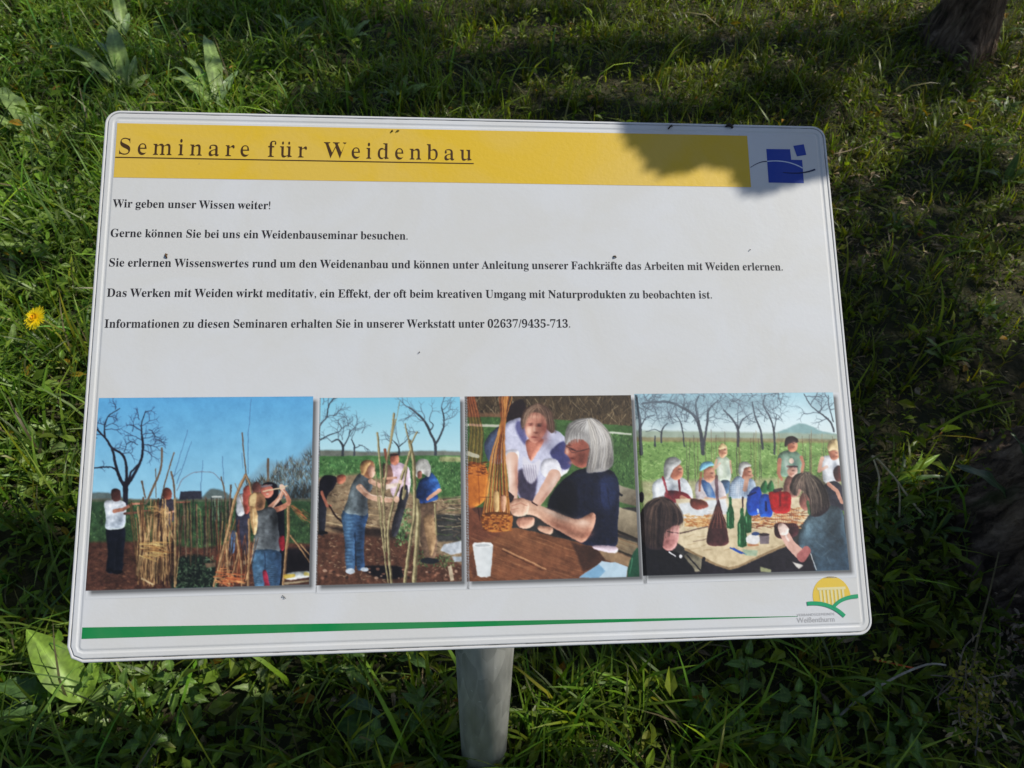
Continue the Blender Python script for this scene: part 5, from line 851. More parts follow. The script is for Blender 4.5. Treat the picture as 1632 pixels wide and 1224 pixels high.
def photo_c(c):
    r = c.rng
    c.grad([(-50, -60), (1220, -60), (1220, 280), (-50, 260)], (74, 62, 48), (96, 82, 60), 8)
    for _ in range(520):
        x = r.uniform(60, 1060); y = r.uniform(30, 220); c.line([(x, y), (x + r.normal(0, 26), y + r.uniform(20, 70))], r.uniform(2, 6), [(44, 36, 32), (130, 112, 84), (96, 78, 54), (170, 156, 128), (60, 48, 38)][r.integers(5)], 2, .6)
    c.poly([(50, 140), (300, 145), (300, 170), (50, 168)], (130, 100, 76), 8, .8)
    c.grad([(-50, 165), (500, 170), (1220, 235), (1220, 700), (-50, 700)], (66, 116, 58), (72, 122, 64), 6)
    c.scatter([(70, 180), (300, 190), (300, 430), (70, 400)], 240, [(52, 100, 50), (96, 150, 74), (60, 110, 60)], (8, 22), 5)
    c.scatter([(920, 260), (1070, 270), (1080, 580), (930, 560)], 340, [(52, 104, 58), (100, 160, 84), (74, 134, 70), (44, 86, 50)], (8, 24), 5)
    c.poly([(70, 205), (280, 212), (280, 228), (70, 218)], (176, 178, 160), 3); c.poly([(900, 250), (1060, 262), (1060, 272), (900, 262)], (190, 194, 180), 3)
    # bench
    for y0, y1, a in [(560, 660, (150, 144, 128)), (690, 850, (170, 158, 134)), (870, 960, (146, 128, 100))]:
        c.poly([(960, y0), (1090, y0 + 40), (1100, y1 + 40), (960, y1)], a, 4, col2=(110, 100, 84), ang=80)
    c.line([(960, 835), (1100, 895)], 14, (50, 44, 38), 14); c.line([(960, 950), (1090, 1000)], 12, (60, 52, 42), 10); c.line([(975, 615), (1000, 628)], 18, (30, 34, 44), 12)
    # far basket on an orange stool
    c.blob([(76, 460), (190, 450), (215, 560), (200, 640), (150, 690), (76, 690)], (176, 104, 44), 3, col2=(200, 120, 50), ang=0); c.line([(150, 470), (160, 680)], 5, (120, 64, 30), 4, .6)
    for _ in range(60):
        x = r.uniform(80, 190); y = r.uniform(430, 510); c.line([(x, y), (x + r.uniform(10, 40), y + r.normal(0, 4))], 6, [(120, 66, 34), (200, 124, 60), (96, 50, 30)][r.integers(3)], 4, .8)
    for k in range(12): c.line([(84 + k * 8, 440), (78 + k * 7 + 30, 250), (86 + k * 4, 40)], 4, [(150, 70, 40), (190, 110, 60), (120, 54, 36)][k % 3], 3, .85)
    c.line([(90, 380), (150, 400)], 26, (190, 186, 170), 20, .8)
    # table
    c.poly([(76, 680), (250, 830), (380, 820), (700, 895), (960, 960), (1060, 1000), (1120, 1140), (70, 1160)], (142, 98, 66), 3, col2=(120, 78, 56), ang=80)
    c.poly([(76, 690), (170, 700), (200, 840), (300, 860), (70, 930)], (120, 74, 58), 10, .7)
    for _ in range(240):
        x = r.uniform(80, 1000); y = r.uniform(840, 1130); L = r.uniform(60, 220); c.line([(x, y), (x + L, y + L * .36)], r.uniform(2, 6), [(110, 70, 46), (168, 122, 86), (92, 56, 40), (186, 142, 104)][r.integers(4)], 2, .28)
    c.line([(295, 945), (550, 1065)], 9, (196, 150, 112), 6, .8); c.line([(290, 955), (540, 1075)], 5, (84, 50, 38), 4, .7)
    c.poly([(700, 905), (960, 965), (950, 990), (850, 1040), (770, 1085), (740, 1000)], (66, 46, 40), 8, .75); c.poly([(840, 930), (960, 960), (1060, 1000), (1040, 1050), (900, 1010)], (156, 132, 104), 5, .9)
    # standing woman
    c.blob([(190, 320), (240, 250), (300, 230), (300, 420), (240, 440), (200, 400)], (84, 96, 124), 3)
    c.blob([(330, 110), (410, 60), (440, 140), (400, 200), (310, 190)], (48, 36, 40), 5)
    c.blob([(300, 250), (330, 195), (400, 170), (440, 200), (600, 240), (670, 290), (700, 380), (690, 470), (640, 520), (560, 560), (480, 700), (390, 640), (310, 410)], (190, 192, 222), 2.5)
    c.blob([(385, 190), (440, 220), (430, 330), (380, 250)], (84, 84, 130), 8, .85); c.blob([(580, 370), (660, 310), (710, 400), (690, 470), (640, 470), (600, 420)], (64, 66, 116), 6, .9)
    c.blob([(310, 370), (385, 360), (388, 415), (312, 418)], (226, 226, 238), 4, .9); c.blob([(540, 420), (620, 420), (640, 515), (560, 525), (520, 480)], (228, 228, 240), 4, .9)
    c.blob([(395, 480), (470, 470), (500, 540), (470, 680), (400, 640), (380, 560)], (62, 56, 76), 8, .9)
    c.blob([(420, 400), (470, 440), (520, 420), (500, 520), (460, 560), (420, 500)], (214, 210, 224), 6, .8)
    for k in range(6): c.line([(420 + k * 14, 450), (440 + k * 12, 560)], 5, (120, 112, 140), 3, .5)
    c.blob([(440, 300), (540, 300), (500, 380), (465, 425), (440, 370)], (188, 120, 102), 4)
    c.line([(352, 410), (356, 520), (360, 640)], 74, (222, 176, 156), 44, smooth=True); c.glow(338, 500, 12, 90, (242, 214, 198), .8); c.glow(378, 520, 12, 90, (164, 112, 98), .7)
    c.line([(600, 515), (540, 610), (480, 700)], 78, (218, 168, 148), 48, smooth=True); c.glow(585, 570, 16, 80, (240, 206, 190), .75, 34); c.glow(540, 640, 12, 70, (156, 104, 90), .5, 34)
    c.blob([(405, 190), (425, 125), (480, 92), (545, 100), (592, 160), (606, 235), (590, 262), (560, 240), (520, 200), (440, 190), (420, 240)], (92, 72, 62), 4, vol=.2)
    c.blob([(432, 175), (470, 140), (520, 145), (552, 180), (554, 235), (534, 285), (500, 318), (474, 316), (446, 286), (428, 232)], (196, 134, 116), 4, vol=.25)
    c.glow(545, 230, 28, 70, (128, 76, 68), .8); c.glow(520, 300, 34, 20, (134, 80, 72), .7); c.glow(452, 250, 20, 26, (236, 184, 162), .8); c.glow(484, 236, 8, 24, (240, 190, 168), .8); c.glow(480, 165, 30, 12, (226, 170, 148), .6)
    c.glow(462, 213, 15, 7, (104, 62, 56), .85); c.glow(514, 216, 16, 7, (84, 50, 48), .9); c.glow(494, 256, 13, 6, (126, 70, 62), .8); c.glow(484, 284, 18, 5, (128, 56, 56), .9); c.glow(484, 294, 14, 4, (206, 140, 124), .5); c.glow(462, 204, 15, 3, (70, 46, 44), .7); c.glow(514, 206, 15, 3, (60, 40, 40), .7)
    c.hair([(505, 96), (462, 112), (428, 160), (416, 245)], [(505, 96), (480, 118), (446, 150), (430, 200)], 70, [(150, 124, 104), (70, 52, 46), (184, 162, 140), (110, 86, 74)])
    c.hair([(505, 96), (545, 120), (560, 170), (566, 235)], [(505, 96), (575, 118), (606, 180), (612, 262)], 90, [(126, 100, 84), (56, 42, 40), (160, 136, 116), (90, 70, 62)])
    c.hair([(500, 98), (470, 125), (450, 160), (440, 190)], [(505, 98), (540, 125), (556, 165), (560, 215)], 60, [(140, 112, 94), (84, 62, 54), (176, 152, 130)], 2.2, .35)
    # seated woman, grey bob and dark blue shirt
    c.blob([(700, 500), (780, 470), (900, 470), (965, 510), (985, 600), (975, 800), (960, 930), (800, 925), (720, 890), (600, 820), (560, 720), (600, 600)], (30, 36, 60), 2.5)
    c.blob([(870, 540), (960, 520), (975, 600), (940, 700), (880, 690)], (42, 54, 88), 14, .8); c.blob([(570, 660), (640, 560), (720, 560), (740, 720), (700, 880), (600, 830)], (20, 22, 36), 10, .8)
    c.blob([(830, 925), (960, 930), (960, 968), (850, 950)], (206, 184, 200), 3)
    c.blob([(650, 560), (700, 560), (740, 770), (830, 730), (840, 800), (780, 900), (720, 890), (560, 800), (480, 750), (340, 720), (345, 660), (420, 648), (520, 690), (640, 740)][2:], (216, 170, 146), 3, col2=(190, 134, 112), ang=60)
    c.glow(620, 745, 90, 18, (238, 208, 190), .75, 24); c.glow(770, 790, 50, 24, (236, 200, 180), .6, 10); c.glow(640, 815, 90, 16, (150, 98, 80), .6, 20); c.glow(800, 860, 40, 20, (160, 106, 88), .6, -30)
    for k in range(5): c.line([(735 + k * 45, 560 + k * 6), (728 + k * 48, 650), (738 + k * 50, 720)], 9, (16, 20, 38), 5, .3, smooth=True)
    c.blob([(335, 665), (410, 645), (450, 680), (430, 745), (360, 750), (340, 710)], (214, 164, 140), 3); c.line([(350, 690), (400, 675), (440, 690)], 5, (160, 104, 86), 4, .6); c.line([(345, 715), (390, 706)], 5, (160, 104, 86), 4, .6)
    c.blob([(380, 770), (430, 755), (480, 765), (470, 810), (420, 825), (385, 808)], (208, 150, 128), 3); c.blob([(510, 810), (590, 820), (575, 860), (510, 835)], (206, 156, 132), 3); c.line([(320, 615), (350, 640), (340, 660)], 30, (50, 40, 46), 22, .9)
    c.line([(390, 770), (395, 815)], 5, (150, 94, 80), 4, .6); c.line([(470, 670), (500, 690)], 8, (60, 40, 44), 6)
    c.blob([(676, 318), (700, 280), (790, 290), (822, 360), (812, 440), (770, 466), (722, 452), (700, 428), (690, 408), (678, 392), (662, 378), (668, 352)], (156, 96, 82), 3, vol=.25)
    c.glow(676, 366, 12, 22, (228, 172, 152), .85); c.glow(700, 436, 16, 10, (206, 140, 122), .6); c.glow(760, 410, 40, 34, (124, 72, 62), .6); c.glow(712, 388, 20, 14, (196, 128, 110), .6)
    c.glow(708, 356, 16, 6, (66, 42, 42), .85, 10); c.line([(676, 340), (700, 350), (745, 368), (805, 352)], 3.5, (40, 34, 44), 3, .85, smooth=True); c.line([(690, 350), (704, 374), (732, 376), (742, 362)], 3, (60, 50, 56), 3, .6, smooth=True); c.glow(706, 410, 15, 4.5, (116, 54, 52), .9, 12); c.glow(690, 330, 14, 5, (84, 60, 56), .6, 20)
    c.blob([(668, 262), (690, 205), (760, 176), (850, 178), (915, 240), (947, 340), (950, 440), (910, 482), (850, 492), (792, 488), (806, 400), (806, 336), (768, 300), (712, 300), (672, 328)], (158, 156, 154), 4, col2=(124, 122, 122), ang=70, vol=.3)
    c.glow(780, 225, 50, 26, (222, 220, 216), .6); c.glow(900, 420, 30, 50, (206, 202, 196), .45); c.glow(815, 440, 18, 50, (86, 82, 82), .7)
    c.hair([(800, 186), (735, 205), (690, 250), (672, 325)], [(805, 186), (785, 220), (765, 265), (770, 305)], 110, [(224, 222, 218), (120, 118, 118), (196, 194, 190), (96, 92, 92)])
    c.hair([(805, 186), (810, 260), (822, 360), (802, 486)], [(830, 184), (925, 255), (952, 350), (936, 466)], 190, [(226, 224, 220), (116, 114, 114), (196, 192, 188), (90, 86, 86), (206, 198, 184)])
    # basket in work
    for k in range(26):
        t = k / 25; xb = 178 + t * 160; c.line([(xb, 745), (235 + t * 75 + r.normal(0, 4), 400), (285 + t * 30, 200), (280 + t * 60 + r.normal(0, 8), 40)], 7, [(150, 92, 48), (190, 126, 66), (116, 62, 36), (206, 152, 90)][k % 4], 4, .95, smooth=True)
    c.line([(165, 640), (350, 640)], 4, (90, 50, 34), 4, .6)
    c.blob([(242, 615), (270, 612), (272, 715), (246, 720)], (200, 160, 110), 2); c.blob([(286, 635), (314, 635), (312, 715), (290, 718)], (206, 150, 120), 2)
    c.blob([(172, 745), (250, 728), (345, 740), (352, 800), (330, 835), (260, 848), (200, 838), (172, 800)], (150, 92, 44), 2.5)
    for k in range(9):
        for j in range(16):
            x = 182 + j * 10.5 + (k % 2) * 5; y = 745 + k * 11 + 5 * math.sin(j / 16 * math.pi); c.line([(x - 6, y), (x + 6, y + r.normal(0, 2))], 7, [(206, 140, 70), (176, 108, 50), (112, 62, 34)][r.integers(3)], 5, .85)
    c.line([(150, 700), (160, 780)], 6, (70, 40, 34), 4)
    # cup, sheet and bottle
    c.poly([(116, 920), (125, 908), (225, 908), (236, 925), (222, 1105), (200, 1114), (160, 1112), (142, 1102)], (214, 220, 222), 2, col2=(196, 204, 208), ang=0); c.ell(176, 922, 60, 15, (228, 232, 232)); c.ell(176, 924, 46, 9, (176, 182, 186)); c.poly([(82, 1000), (118, 960), (140, 1100), (120, 1120)], (92, 60, 50), 6, .5)
    c.poly([(745, 1115), (880, 1020), (960, 1025), (1030, 1050), (1025, 1115)], (166, 194, 216), 2); c.poly([(745, 1115), (860, 1035), (900, 1075), (860, 1118)], (110, 156, 196), 3, .8)
    c.poly([(1085, 940), (1060, 980), (1030, 1060), (1030, 1120), (1120, 1120), (1110, 940)], (32, 96, 70), 3); c.line([(1060, 1000), (1045, 1090)], 7, (90, 160, 124), 5, .6)
    c.shade(500, 250, 30, 50, .8); c.shade(455, 240, 22, 50, 1.14); c.shade(760, 400, 40, 40, .85); c.shade(860, 300, 60, 60, 1.12); c.shade(720, 240, 50, 40, .85); c.shade(930, 430, 26, 60, .75)
    c.shade(640, 700, 60, 120, .6); c.shade(900, 600, 50, 90, 1.25); c.shade(700, 860, 120, 24, .8); c.shade(590, 330, 60, 50, .8)
    texture(c, 480, 1160, .08, 26)

def photo_d(c):
    r = c.rng
    c.grad([(-40, -60), (1500, -60), (1500, 330), (-40, 330)], (128, 184, 212), (206, 224, 226))
    c.shade(1050, 180, 300, 120, 1.08)
    c.blob([(900, 300), (990, 262), (1060, 232), (1130, 248), (1200, 282), (1300, 300), (1300, 330), (900, 330)], (130, 164, 166), 5)
    c.poly([(30, 275), (900, 290), (1320, 300), (1320, 350), (30, 350)], (146, 166, 148), 8)
    c.grad([(20, 335), (1330, 345), (1350, 800), (30, 800)], (118, 172, 88), (112, 160, 80), 6)
    c.poly([(30, 318), (1320, 330), (1320, 356), (30, 346)], (142, 130, 96), 5, .8)
    c.scatter([(50, 360), (1310, 370), (1310, 600), (60, 640)], 1200, [(90, 146, 66), (140, 196, 100), (112, 170, 84), (70, 118, 56), (170, 206, 130)], (8, 22), 5, (0, 40))
    c.poly([(80, 590), (1320, 560), (1330, 760), (90, 760)], (170, 160, 132), 14, .8); c.scatter([(90, 600), (1320, 580), (1320, 740), (90, 740)], 300, [(130, 120, 92), (200, 190, 160), (110, 140, 80)], (10, 34), 5, (0, 20), .6)
    D = (70, 74, 84)
    for p, w in [([(80, 420), (76, 260), (64, 150), (52, 60)], 30), ([(76, 260), (110, 200), (170, 180)], 11), ([(206, 350), (208, 280), (245, 230)], 18), ([(208, 290), (165, 270), (110, 285)], 8), ([(168, 370), (166, 310)], 20), ([(348, 375), (330, 240), (290, 170)], 13), ([(462, 420), (455, 320), (430, 220), (380, 160), (250, 100), (90, 110)], 34), ([(462, 400), (490, 240), (500, 150), (560, 90)], 22), ([(440, 240), (420, 120), (440, 60)], 20), ([(680, 370), (680, 270), (640, 200), (590, 150)], 26), ([(682, 270), (710, 210), (770, 170)], 15), ([(680, 265), (680, 150)], 10), ([(832, 390), (822, 280), (790, 200), (770, 100)], 22), ([(905, 420), (905, 290), (880, 200), (840, 120), (850, 60)], 20), ([(905, 280), (920, 180)], 10), ([(1275, 280), (1250, 220), (1190, 170), (1130, 120), (1090, 50)], 18), ([(1270, 220), (1245, 130), (1240, 60)], 12), ([(1190, 170), (1150, 165)], 8)]:
        c.line(p, w * .72, D, w * .34, .92, smooth=True)
    for x, y, rx, ry in [(120, 130, 90, 70), (300, 110, 110, 60), (470, 110, 120, 70), (660, 120, 110, 70), (830, 110, 110, 60), (240, 230, 70, 30), (1180, 110, 70, 60)]: c.glow(x, y, rx, ry, (118, 140, 150), .5)
    for _ in range(60):
        x = r.uniform(50, 960); y = r.uniform(55, 240); c.twigs(x, y, r.uniform(-170, 0), r.uniform(50, 80), 4, (104, 116, 128), 3, 34, .72, .55)
    for _ in range(74):
        x = r.uniform(50, 960); y = r.uniform(55, 240); c.twigs(x, y, r.uniform(-170, 0), r.uniform(40, 75), 6, (96, 106, 116), 2, 38, .72, .75)
    for x, y, a, L in [(1130, 120, -60, 60), (1190, 170, -100, 60), (1245, 130, -60, 50), (1150, 165, 170, 60), (1240, 90, -120, 50), (1100, 70, -20, 60), (1240, 200, 160, 60), (1250, 150, -20, 40), (1180, 160, -60, 60)]:
        c.twigs(x, y, a, L, 6, (86, 94, 106), 2, 36, .72, .85)
    for _ in range(34):
        x = r.uniform(360, 1300); c.line([(x, r.uniform(560, 640)), (x + r.normal(0, 8), r.uniform(270, 380))], 4.5, [(110, 84, 76), (150, 124, 92), (92, 76, 80)][r.integers(3)], 3, .75)
    for y in (440, 500, 545): c.line([(930, y), (1320, y - 8)], 4, (130, 112, 88), 3, .5)
    # standing girl
    c.blob([(545, 450), (580, 435), (625, 455), (636, 520), (625, 590), (560, 592), (545, 540)], (186, 206, 180), 2.5); c.line([(548, 460), (530, 520), (570, 480)], 16, (206, 160, 136), 12, .9); c.line([(632, 465), (640, 540)], 14, (206, 160, 136), 11, .9)
    c.blob([(560, 390), (583, 360), (610, 385), (612, 425), (585, 448), (560, 425)], (192, 142, 112), 2); c.blob([(556, 385), (583, 355), (612, 380), (600, 385), (570, 395)], (206, 178, 130), 2); c.blob([(570, 590), (625, 590), (620, 660), (580, 660)], (84, 110, 140), 3)
    # man standing in green
    c.blob([(930, 430), (990, 400), (1060, 420), (1080, 500), (1050, 560), (950, 560), (925, 500)], (110, 144, 124), 2.5); c.line([(938, 460), (930, 540), (950, 580)], 26, (176, 120, 98), 18); c.line([(1070, 440), (1085, 480), (1074, 540)], 20, (190, 132, 110), 16)
    c.blob([(985, 345), (1020, 330), (1046, 350), (1044, 395), (1015, 412), (990, 395)], (176, 116, 92), 2); c.blob([(970, 380), (975, 330), (1010, 312), (1050, 330), (1046, 352), (1000, 358)], (54, 40, 44), 2.5); c.ell(1010, 465, 16, 18, (224, 190, 170))
    # woman at right in white top
    c.blob([(1195, 450), (1235, 430), (1300, 440), (1310, 590), (1215, 600), (1200, 520)], (214, 220, 228), 2.5); c.line([(1200, 450), (1180, 530), (1230, 500)], 24, (206, 158, 138), 16); c.blob([(1240, 400), (1270, 380), (1300, 400), (1298, 450), (1260, 456)], (176, 118, 96), 2.5); c.blob([(1232, 380), (1250, 340), (1290, 332), (1305, 400), (1270, 398), (1245, 405)], (190, 166, 124), 2.5)
    c.blob([(1210, 620), (1280, 590), (1340, 650), (1345, 770), (1250, 740), (1215, 680)], (66, 66, 80), 3); c.blob([(1270, 520), (1310, 495), (1320, 580), (1285, 590)], (96, 60, 56), 3); c.line([(1240, 610), (1290, 650), (1320, 720)], 26, (206, 150, 130), 22)
    # left man, white shirt red dungarees
    c.blob([(155, 600), (230, 565), (320, 565), (370, 600), (400, 690), (360, 740), (160, 730), (150, 680)], (206, 214, 222), 3); c.blob([(230, 655), (330, 655), (385, 690), (380, 720), (240, 720)], (150, 54, 66), 3); c.line([(215, 565), (240, 660)], 13, (150, 54, 66), 13); c.line([(315, 585), (320, 655)], 13, (140, 50, 62), 12)
    c.blob([(272, 500), (310, 480), (340, 515), (335, 560), (300, 585), (262, 560)], (184, 120, 98), 2.5); c.blob([(220, 500), (240, 450), (290, 440), (328, 470), (300, 500), (275, 520), (255, 570), (225, 570)], (150, 152, 152), 3); c.ell(322, 515, 13, 4, (80, 50, 50)); c.line([(330, 690), (380, 720)], 26, (190, 140, 118), 20)
    # woman in cap
    c.blob([(420, 600), (470, 565), (560, 580), (600, 650), (590, 720), (440, 720), (415, 670)], (196, 186, 190), 3); c.blob([(450, 590), (500, 600), (540, 690), (490, 690)], (74, 110, 160), 3); c.blob([(470, 510), (520, 505), (540, 560), (510, 600), (470, 580)], (192, 136, 112), 2.5); c.blob([(440, 510), (460, 475), (510, 468), (532, 492), (500, 500), (450, 525)], (110, 166, 196), 2.5)
    c.line([(450, 540), (440, 650)], 18, (150, 96, 76), 12, .8); c.line([(480, 700), (560, 710), (600, 690)], 24, (206, 160, 138), 18)
    # grey woman in check shirt
    c.blob([(640, 590), (690, 555), (770, 580), (790, 640), (760, 690), (630, 705), (625, 640)], (150, 170, 194), 3); 
    for k in range(9): c.line([(640 + k * 14, 590), (632 + k * 14, 700)], 3, (90, 112, 150), 3, .5); c.line([(632, 600 + k * 12), (780, 596 + k * 12)], 3, (220, 228, 236), 3, .45)
    c.blob([(705, 510), (750, 500), (765, 545), (740, 580), (705, 570)], (184, 126, 104), 2.5); c.blob([(680, 530), (690, 480), (730, 470), (762, 495), (720, 510), (705, 560), (685, 555)], (164, 166, 164), 2.5); c.line([(720, 640), (735, 570), (765, 555)], 28, (206, 156, 132), 20)
    c.blob([(960, 640), (985, 560), (1050, 560), (1070, 640), (1040, 690), (980, 690)], (150, 110, 100), 4); c.blob([(985, 520), (1010, 495), (1040, 505), (1045, 545), (1015, 565), (990, 550)], (206, 156, 138), 2.5); c.line([(985, 500), (1045, 500)], 13, (64, 44, 44), 10, .9)
    for x, y, k in [(310, 520, 1), (508, 545, 1), (740, 535, 1), (1015, 365, .8), (590, 400, .8), (1012, 530, .9), (1280, 420, .9)]:
        c.glow(x + 14 * k, y - 6, 14 * k, 18 * k, (226, 176, 152), .6); c.glow(x - 8 * k, y + 14, 16 * k, 18 * k, (134, 86, 72), .5); c.glow(x + 8 * k, y - 6, 10 * k, 4, (84, 54, 50), .8); c.glow(x + 10 * k, y + 18 * k, 9 * k, 3, (130, 64, 58), .7)
    for x, y in [(240, 640), (520, 650), (700, 640), (590, 520), (1000, 480), (1250, 500)]: c.glow(x - 22, y, 16, 44, (246, 246, 246), .35); c.glow(x + 30, y + 10, 18, 44, (60, 66, 84), .4)
    # table
    c.poly([(290, 700), (600, 700), (1060, 690), (1140, 770), (1100, 830), (960, 950), (975, 990), (820, 1060), (660, 1120), (600, 1125), (540, 1100), (350, 1010), (280, 950), (320, 850)], (216, 200, 166), 3, col2=(198, 176, 140), ang=80)
    c.line([(350, 1012), (540, 1108), (620, 1132), (680, 1118), (972, 985)], 16, (150, 128, 98), 14)
    c.poly([(310, 730), (600, 700), (620, 790), (340, 830)], (206, 216, 226), 6, .9)
    for _ in range(140):
        x = r.uniform(330, 500); y = r.uniform(800, 870); c.line([(x, y), (x + r.uniform(20, 60), y + r.normal(0, 9))], 6, [(206, 150, 96), (180, 116, 70), (226, 186, 130)][r.integers(3)], 3, .8)
    for _ in range(200):
        x = r.uniform(740, 1080); y = r.uniform(750, 880); c.line([(x, y), (x + r.uniform(20, 70), y + r.normal(0, 10))], 6, [(206, 140, 84), (170, 104, 66), (226, 184, 130), (120, 70, 50)][r.integers(4)], 3, .8)
    for _ in range(18):
        x = r.uniform(320, 900); y = r.uniform(880, 1040); c.line([(x, y), (x + r.uniform(20, 70), y - r.uniform(4, 16))], 4, (150, 124, 96), 3, .5)
    c.line([(320, 915), (490, 870)], 9, (110, 92, 84), 7); c.line([(480, 950), (400, 965)], 4, (120, 100, 90), 3)
    c.blob([(390, 700), (470, 710), (490, 750), (420, 765), (385, 740)], (120, 66, 58), 4)
    # under the table
    c.poly([(340, 1030), (540, 1115), (640, 1145), (960, 1000), (1060, 1010), (1200, 1150), (1200, 1180), (380, 1180)], (44, 40, 50), 4)
    c.blob([(350, 1040), (440, 1060), (460, 1130), (400, 1150), (350, 1100)], (150, 144, 120), 4, .8); c.line([(360, 1050), (440, 1140)], 8, (40, 38, 46), 8); c.line([(465, 1070), (450, 1160)], 20, (40, 38, 46), 18); c.poly([(1010, 1092), (1080, 1110), (1050, 1135)], (196, 192, 184), 3); c.poly([(812, 1120), (880, 1140), (880, 1155), (815, 1152)], (170, 176, 130), 3, .8)
    # baskets, jugs, bottles
    c.blob([(548, 720), (566, 720), (610, 900), (615, 975), (550, 992), (485, 975), (495, 880)], (70, 40, 44), 2.5, .95)
    for k in range(10):
        c.line([(556, 730), (492 + k * 13.5, 880)], 4, [(140, 92, 76), (50, 30, 34)][k % 2], 4, .8); c.line([(492, 780 + k * 11), (610, 780 + k * 11)], 3, (120, 74, 62), 3, .35 if k < 5 else .6)
    c.poly([(500, 760), (540, 740), (520, 830), (498, 850)], (206, 190, 160), 4, .25); c.line([(545, 560), (552, 740)], 20, (90, 60, 70), 16, .7)
    c.line([(708, 690), (706, 760)], 9, (60, 44, 52), 9)
    G, GH = (34, 126, 70), (120, 206, 140)
    for x, y0, y1, w in [(630, 695, 885, 46), (738, 720, 910, 42), (702, 765, 998, 56)]:
        c.line([(x, y0), (x, y0 + 50)], w * .36, G, w * .4); c.poly([(x - w * .18, y0 + 38), (x + w * .18, y0 + 38), (x + w * .5, y0 + 90), (x + w * .5, y1 - 6), (x, y1 + 2), (x - w * .5, y1 - 6), (x - w * .5, y0 + 90)], G, 2, col2=(20, 92, 52), ang=0)
        c.line([(x - w * .25, y0 + 90), (x - w * .25, y1 - 20)], w * .14, GH, w * .1, .7); c.line([(x + w * .3, y0 + 100), (x + w * .3, y1 - 30)], w * .1, (80, 180, 110), w * .08, .5)
    B = (34, 92, 196)
    c.blob([(735, 690), (780, 630), (820, 640), (825, 760), (790, 800), (740, 790)], B, 2.5, col2=(24, 66, 160), ang=0); c.blob([(815, 690), (850, 670), (890, 700), (888, 800), (850, 812), (812, 800)], (44, 110, 214), 2.5, col2=(20, 60, 156), ang=0); c.line([(850, 720), (852, 770)], 14, (16, 36, 100), 14); c.line([(740, 680), (790, 660)], 13, (20, 40, 100), 10); c.line([(800, 765), (800, 785)], 10, (220, 230, 240), 9, .8)
    for x in (842, 880): c.blob([(x - 24, 640), (x - 10, 600), (x + 6, 585), (x + 18, 610), (x + 22, 650), (x, 665)], (30, 130, 66), 3, .9)
    c.blob([(870, 660), (930, 655), (1000, 665), (1006, 740), (985, 785), (900, 785), (875, 720)], (196, 34, 36), 2.5, col2=(150, 22, 30), ang=20); c.line([(940, 650), (938, 740)], 14, (110, 20, 30), 14, .8); c.line([(905, 650), (950, 640)], 20, (60, 36, 50), 16, .8)
    c.ell(768, 950, 44, 32, (214, 214, 214)); c.ell(785, 915, 26, 12, (60, 84, 130)); c.line([(740, 985), (800, 985)], 14, (176, 110, 74), 10, .8)
    c.poly([(806, 920), (870, 918), (868, 978), (812, 980)], (120, 110, 116), 2); c.ell(838, 920, 32, 10, (60, 50, 56))
    for p in ([(628, 1005), (700, 1040)], [(650, 1008), (728, 1046)]): c.line(p, 9, (40, 86, 170), 7)
    c.poly([(700, 1010), (800, 1020), (790, 1055), (720, 1050)], (140, 180, 150), 3, .8)
    c.blob([(905, 860), (960, 850), (1040, 860), (1045, 920), (980, 950), (910, 930)], (70, 42, 48), 3)
    for k in range(12): c.line([(915 + k * 11, 870), (900 + k * 14, 760)], 4, (150, 90, 84), 3, .7)
    # foreground woman, dark hair and jacket
    c.blob([(80, 1180), (80, 960), (170, 940), (240, 1010), (330, 1050), (400, 1180)], (28, 28, 36), 3)
    c.blob([(205, 900), (250, 860), (310, 860), (310, 930), (290, 1000), (240, 1020), (200, 980)], (190, 132, 128), 3); c.line([(240, 900), (308, 915)], 6, (40, 30, 36), 5, .9); c.line([(250, 1028), (290, 1055)], 9, (226, 226, 230), 6); c.ell(322, 1055, 9, 11, (226, 226, 230))
    c.blob([(70, 800), (110, 730), (180, 690), (260, 710), (325, 780), (332, 850), (270, 870), (225, 910), (200, 1010), (110, 1000), (76, 920)], (46, 36, 40), 3)
    c.hair([(200, 695), (130, 720), (90, 800), (80, 960)], [(205, 700), (170, 770), (170, 880), (170, 1010)], 150, [(92, 74, 66), (26, 22, 28), (130, 108, 92), (60, 48, 46)], 3, .4)
    c.hair([(205, 698), (215, 760), (200, 860), (190, 980)], [(215, 696), (300, 740), (336, 800), (330, 860)], 120, [(100, 80, 70), (30, 24, 30), (126, 104, 90), (56, 44, 44)], 3, .4)
    c.glow(250, 730, 50, 26, (120, 100, 92), .4); c.glow(285, 900, 14, 26, (226, 176, 168), .6); c.glow(235, 970, 24, 30, (130, 86, 84), .6)
    c.ell(80, 690, 18, 34, (40, 36, 48))
    # foreground woman at right
    c.blob([(1060, 900), (1110, 810), (1170, 760), (1240, 740), (1320, 770), (1340, 900), (1380, 1160), (1170, 1160), (1130, 1040), (1055, 990)], (92, 112, 122), 3, col2=(60, 84, 104), ang=60)
    for k in range(12): c.line([(1150 + r.uniform(0, 120), 800 + k * 26), (1190 + r.uniform(0, 120), 850 + k * 26)], 8, [(120, 142, 148), (62, 82, 98)][k % 2], 4, .3)
    c.line([(950, 880), (1000, 980), (1060, 1040)], 54, (206, 158, 144), 66, smooth=True); c.line([(940, 870), (990, 960)], 14, (238, 214, 204), 12, .7); c.blob([(925, 870), (950, 850), (990, 880), (980, 920), (940, 920)], (226, 196, 184), 3)
    c.line([(1070, 1060), (1100, 1020)], 60, (176, 110, 108), 54); c.line([(1125, 1040), (1160, 1140)], 5, (206, 210, 214), 4)
